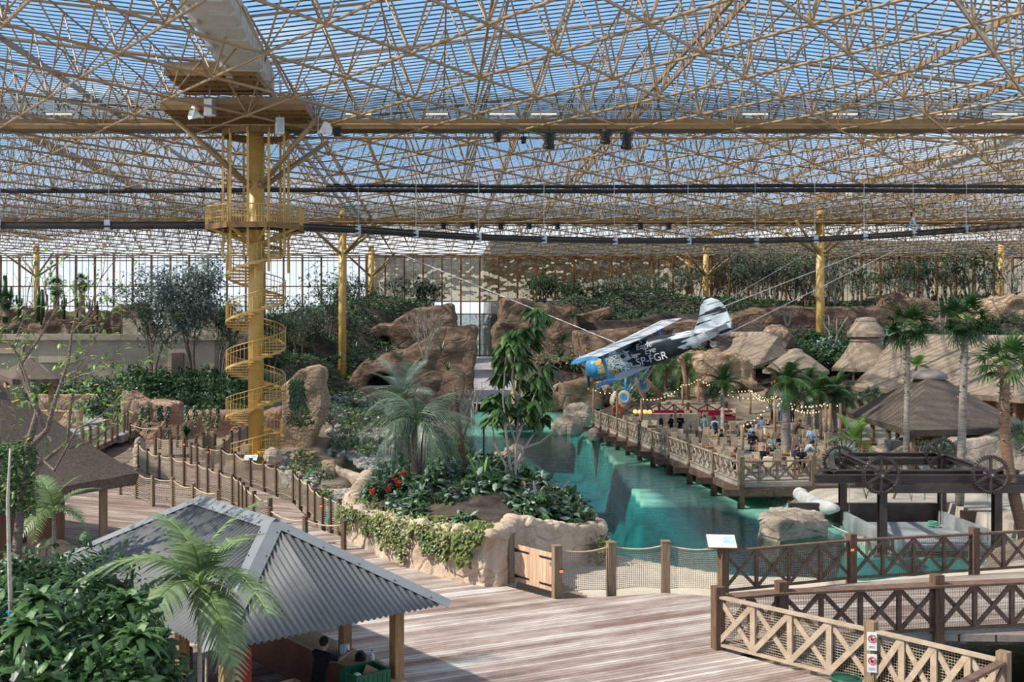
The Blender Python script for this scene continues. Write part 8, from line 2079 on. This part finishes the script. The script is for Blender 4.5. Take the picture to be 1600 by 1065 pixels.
# log poles for the light strings
POLES = [(927, 656, 606, 87.6), (964, 662, 609, 84), (1002, 668, 622, 80.5), (1055, 690, 636, 71.5), (1159, 722, 664, 60), (1210, 694, 616, 69), (1172, 650, 608, 91), (1091, 648, 590, 93), (1066, 650, 600, 92), (1282, 706, 640, 66), (1290, 694, 628, 70), (1297, 690, 630, 72), (1313, 690, 630, 71)]
PT = []
for i, (px, y0, y1, D) in enumerate(POLES):
    p = gp_(px, D, -.1); zt_ = at(px, y1, D).z
    labs_ = ('rail end', 'lifebuoy', 'far counter', 'suited man', 'rail corner', 'waiter station', 'cave mouth', 'domed rock', 'leaning props', 'pale blue shirt', 'bar side, first', 'bar side, second', 'bar front')
    b = MB(); b.path([(0, 0, 0), (.03, 0, (zt_ + .1) * .5), (0, 0, zt_ + .1)], [.11, .10, .085], 9); o = b.build('log_pole', mat_post, smooth=True); o.location = p; tag(o, 'round log pole on the terrace near the ' + labs_[i], 'pole'); PT.append(V((p.x, p.y, zt_)))
BULB = emit('warm_bulb', (1.0, .62, .25), 6.0)
bulb_me = None
def light_string(p, q, sag, n, label):
    global bulb_me
    t = thing('light_string', label, 'string lights', p); b = MB(); pts = [p.lerp(q, i / 12) - V((0, 0, sag * 4 * (i / 12) * (1 - i / 12))) - p for i in range(13)]; b.path(pts, .012, 4); b.build('cable', BLACK, t)
    if bulb_me is None: b = MB(); b.ell((0, 0, -.05), (.03, .03, .042), 8, 6); bulb_me = mk(b, 'bulb', BULB)
    for i in range(n):
        f = (i + .5) / n; c_ = p.lerp(q, f) - V((0, 0, sag * 4 * f * (1 - f))) - p; link(bulb_me, 'bulb', t, c_)
for i, (a, c_, sg, n, lab) in enumerate(((5, 9, .5, 16, 'string of warm bulbs from waiter station pole to the pale blue shirt pole'), (6, 5, .6, 14, 'string of warm bulbs from cave mouth pole to waiter station pole'), (7, 6, .5, 16, 'string of warm bulbs between domed rock pole and cave mouth pole'), (5, 10, .45, 14, 'string of warm bulbs from waiter station pole to first bar pole'), (6, 11, .7, 18, 'string of warm bulbs from cave mouth pole to second bar pole'),
                                           (4, 5, .4, 10, 'string of warm bulbs from rail corner pole to waiter station pole'), (8, 7, .2, 6, 'short string of warm bulbs above the leaning props'), (1, 0, .3, 5, 'short string of warm bulbs at the rail end'), (2, 8, .5, 12, 'string of warm bulbs from far counter pole to the leaning props'), (7, 5, .8, 16, 'string of warm bulbs from domed rock pole to waiter station pole'), (6, 12, 1.0, 18, 'string of warm bulbs from cave mouth pole to bar front pole'))):
    light_string(PT[a], PT[c_] - V((0, 0, .05)), sg, n, lab)
LG = emit('lamp_glow', (1.0, .50, .16), .9)
for i, (dx, dz) in enumerate(((-.9, 0), (-.45, .05), (0, .02), (.4, -.02))):
    b = MB(); b.ell((0, 0, .17), (.19, .19, .17), 10, 8); o = b.build('basket_lamp', LG, smooth=True); o.location = gp_(988, 82.4, 1.0) + V((dx * .85 + 1.0, -.1 * i, 0)); tag(o, 'glowing round basket lamp on the far stone counter', 'lamp', 'basket lamps on the counter')
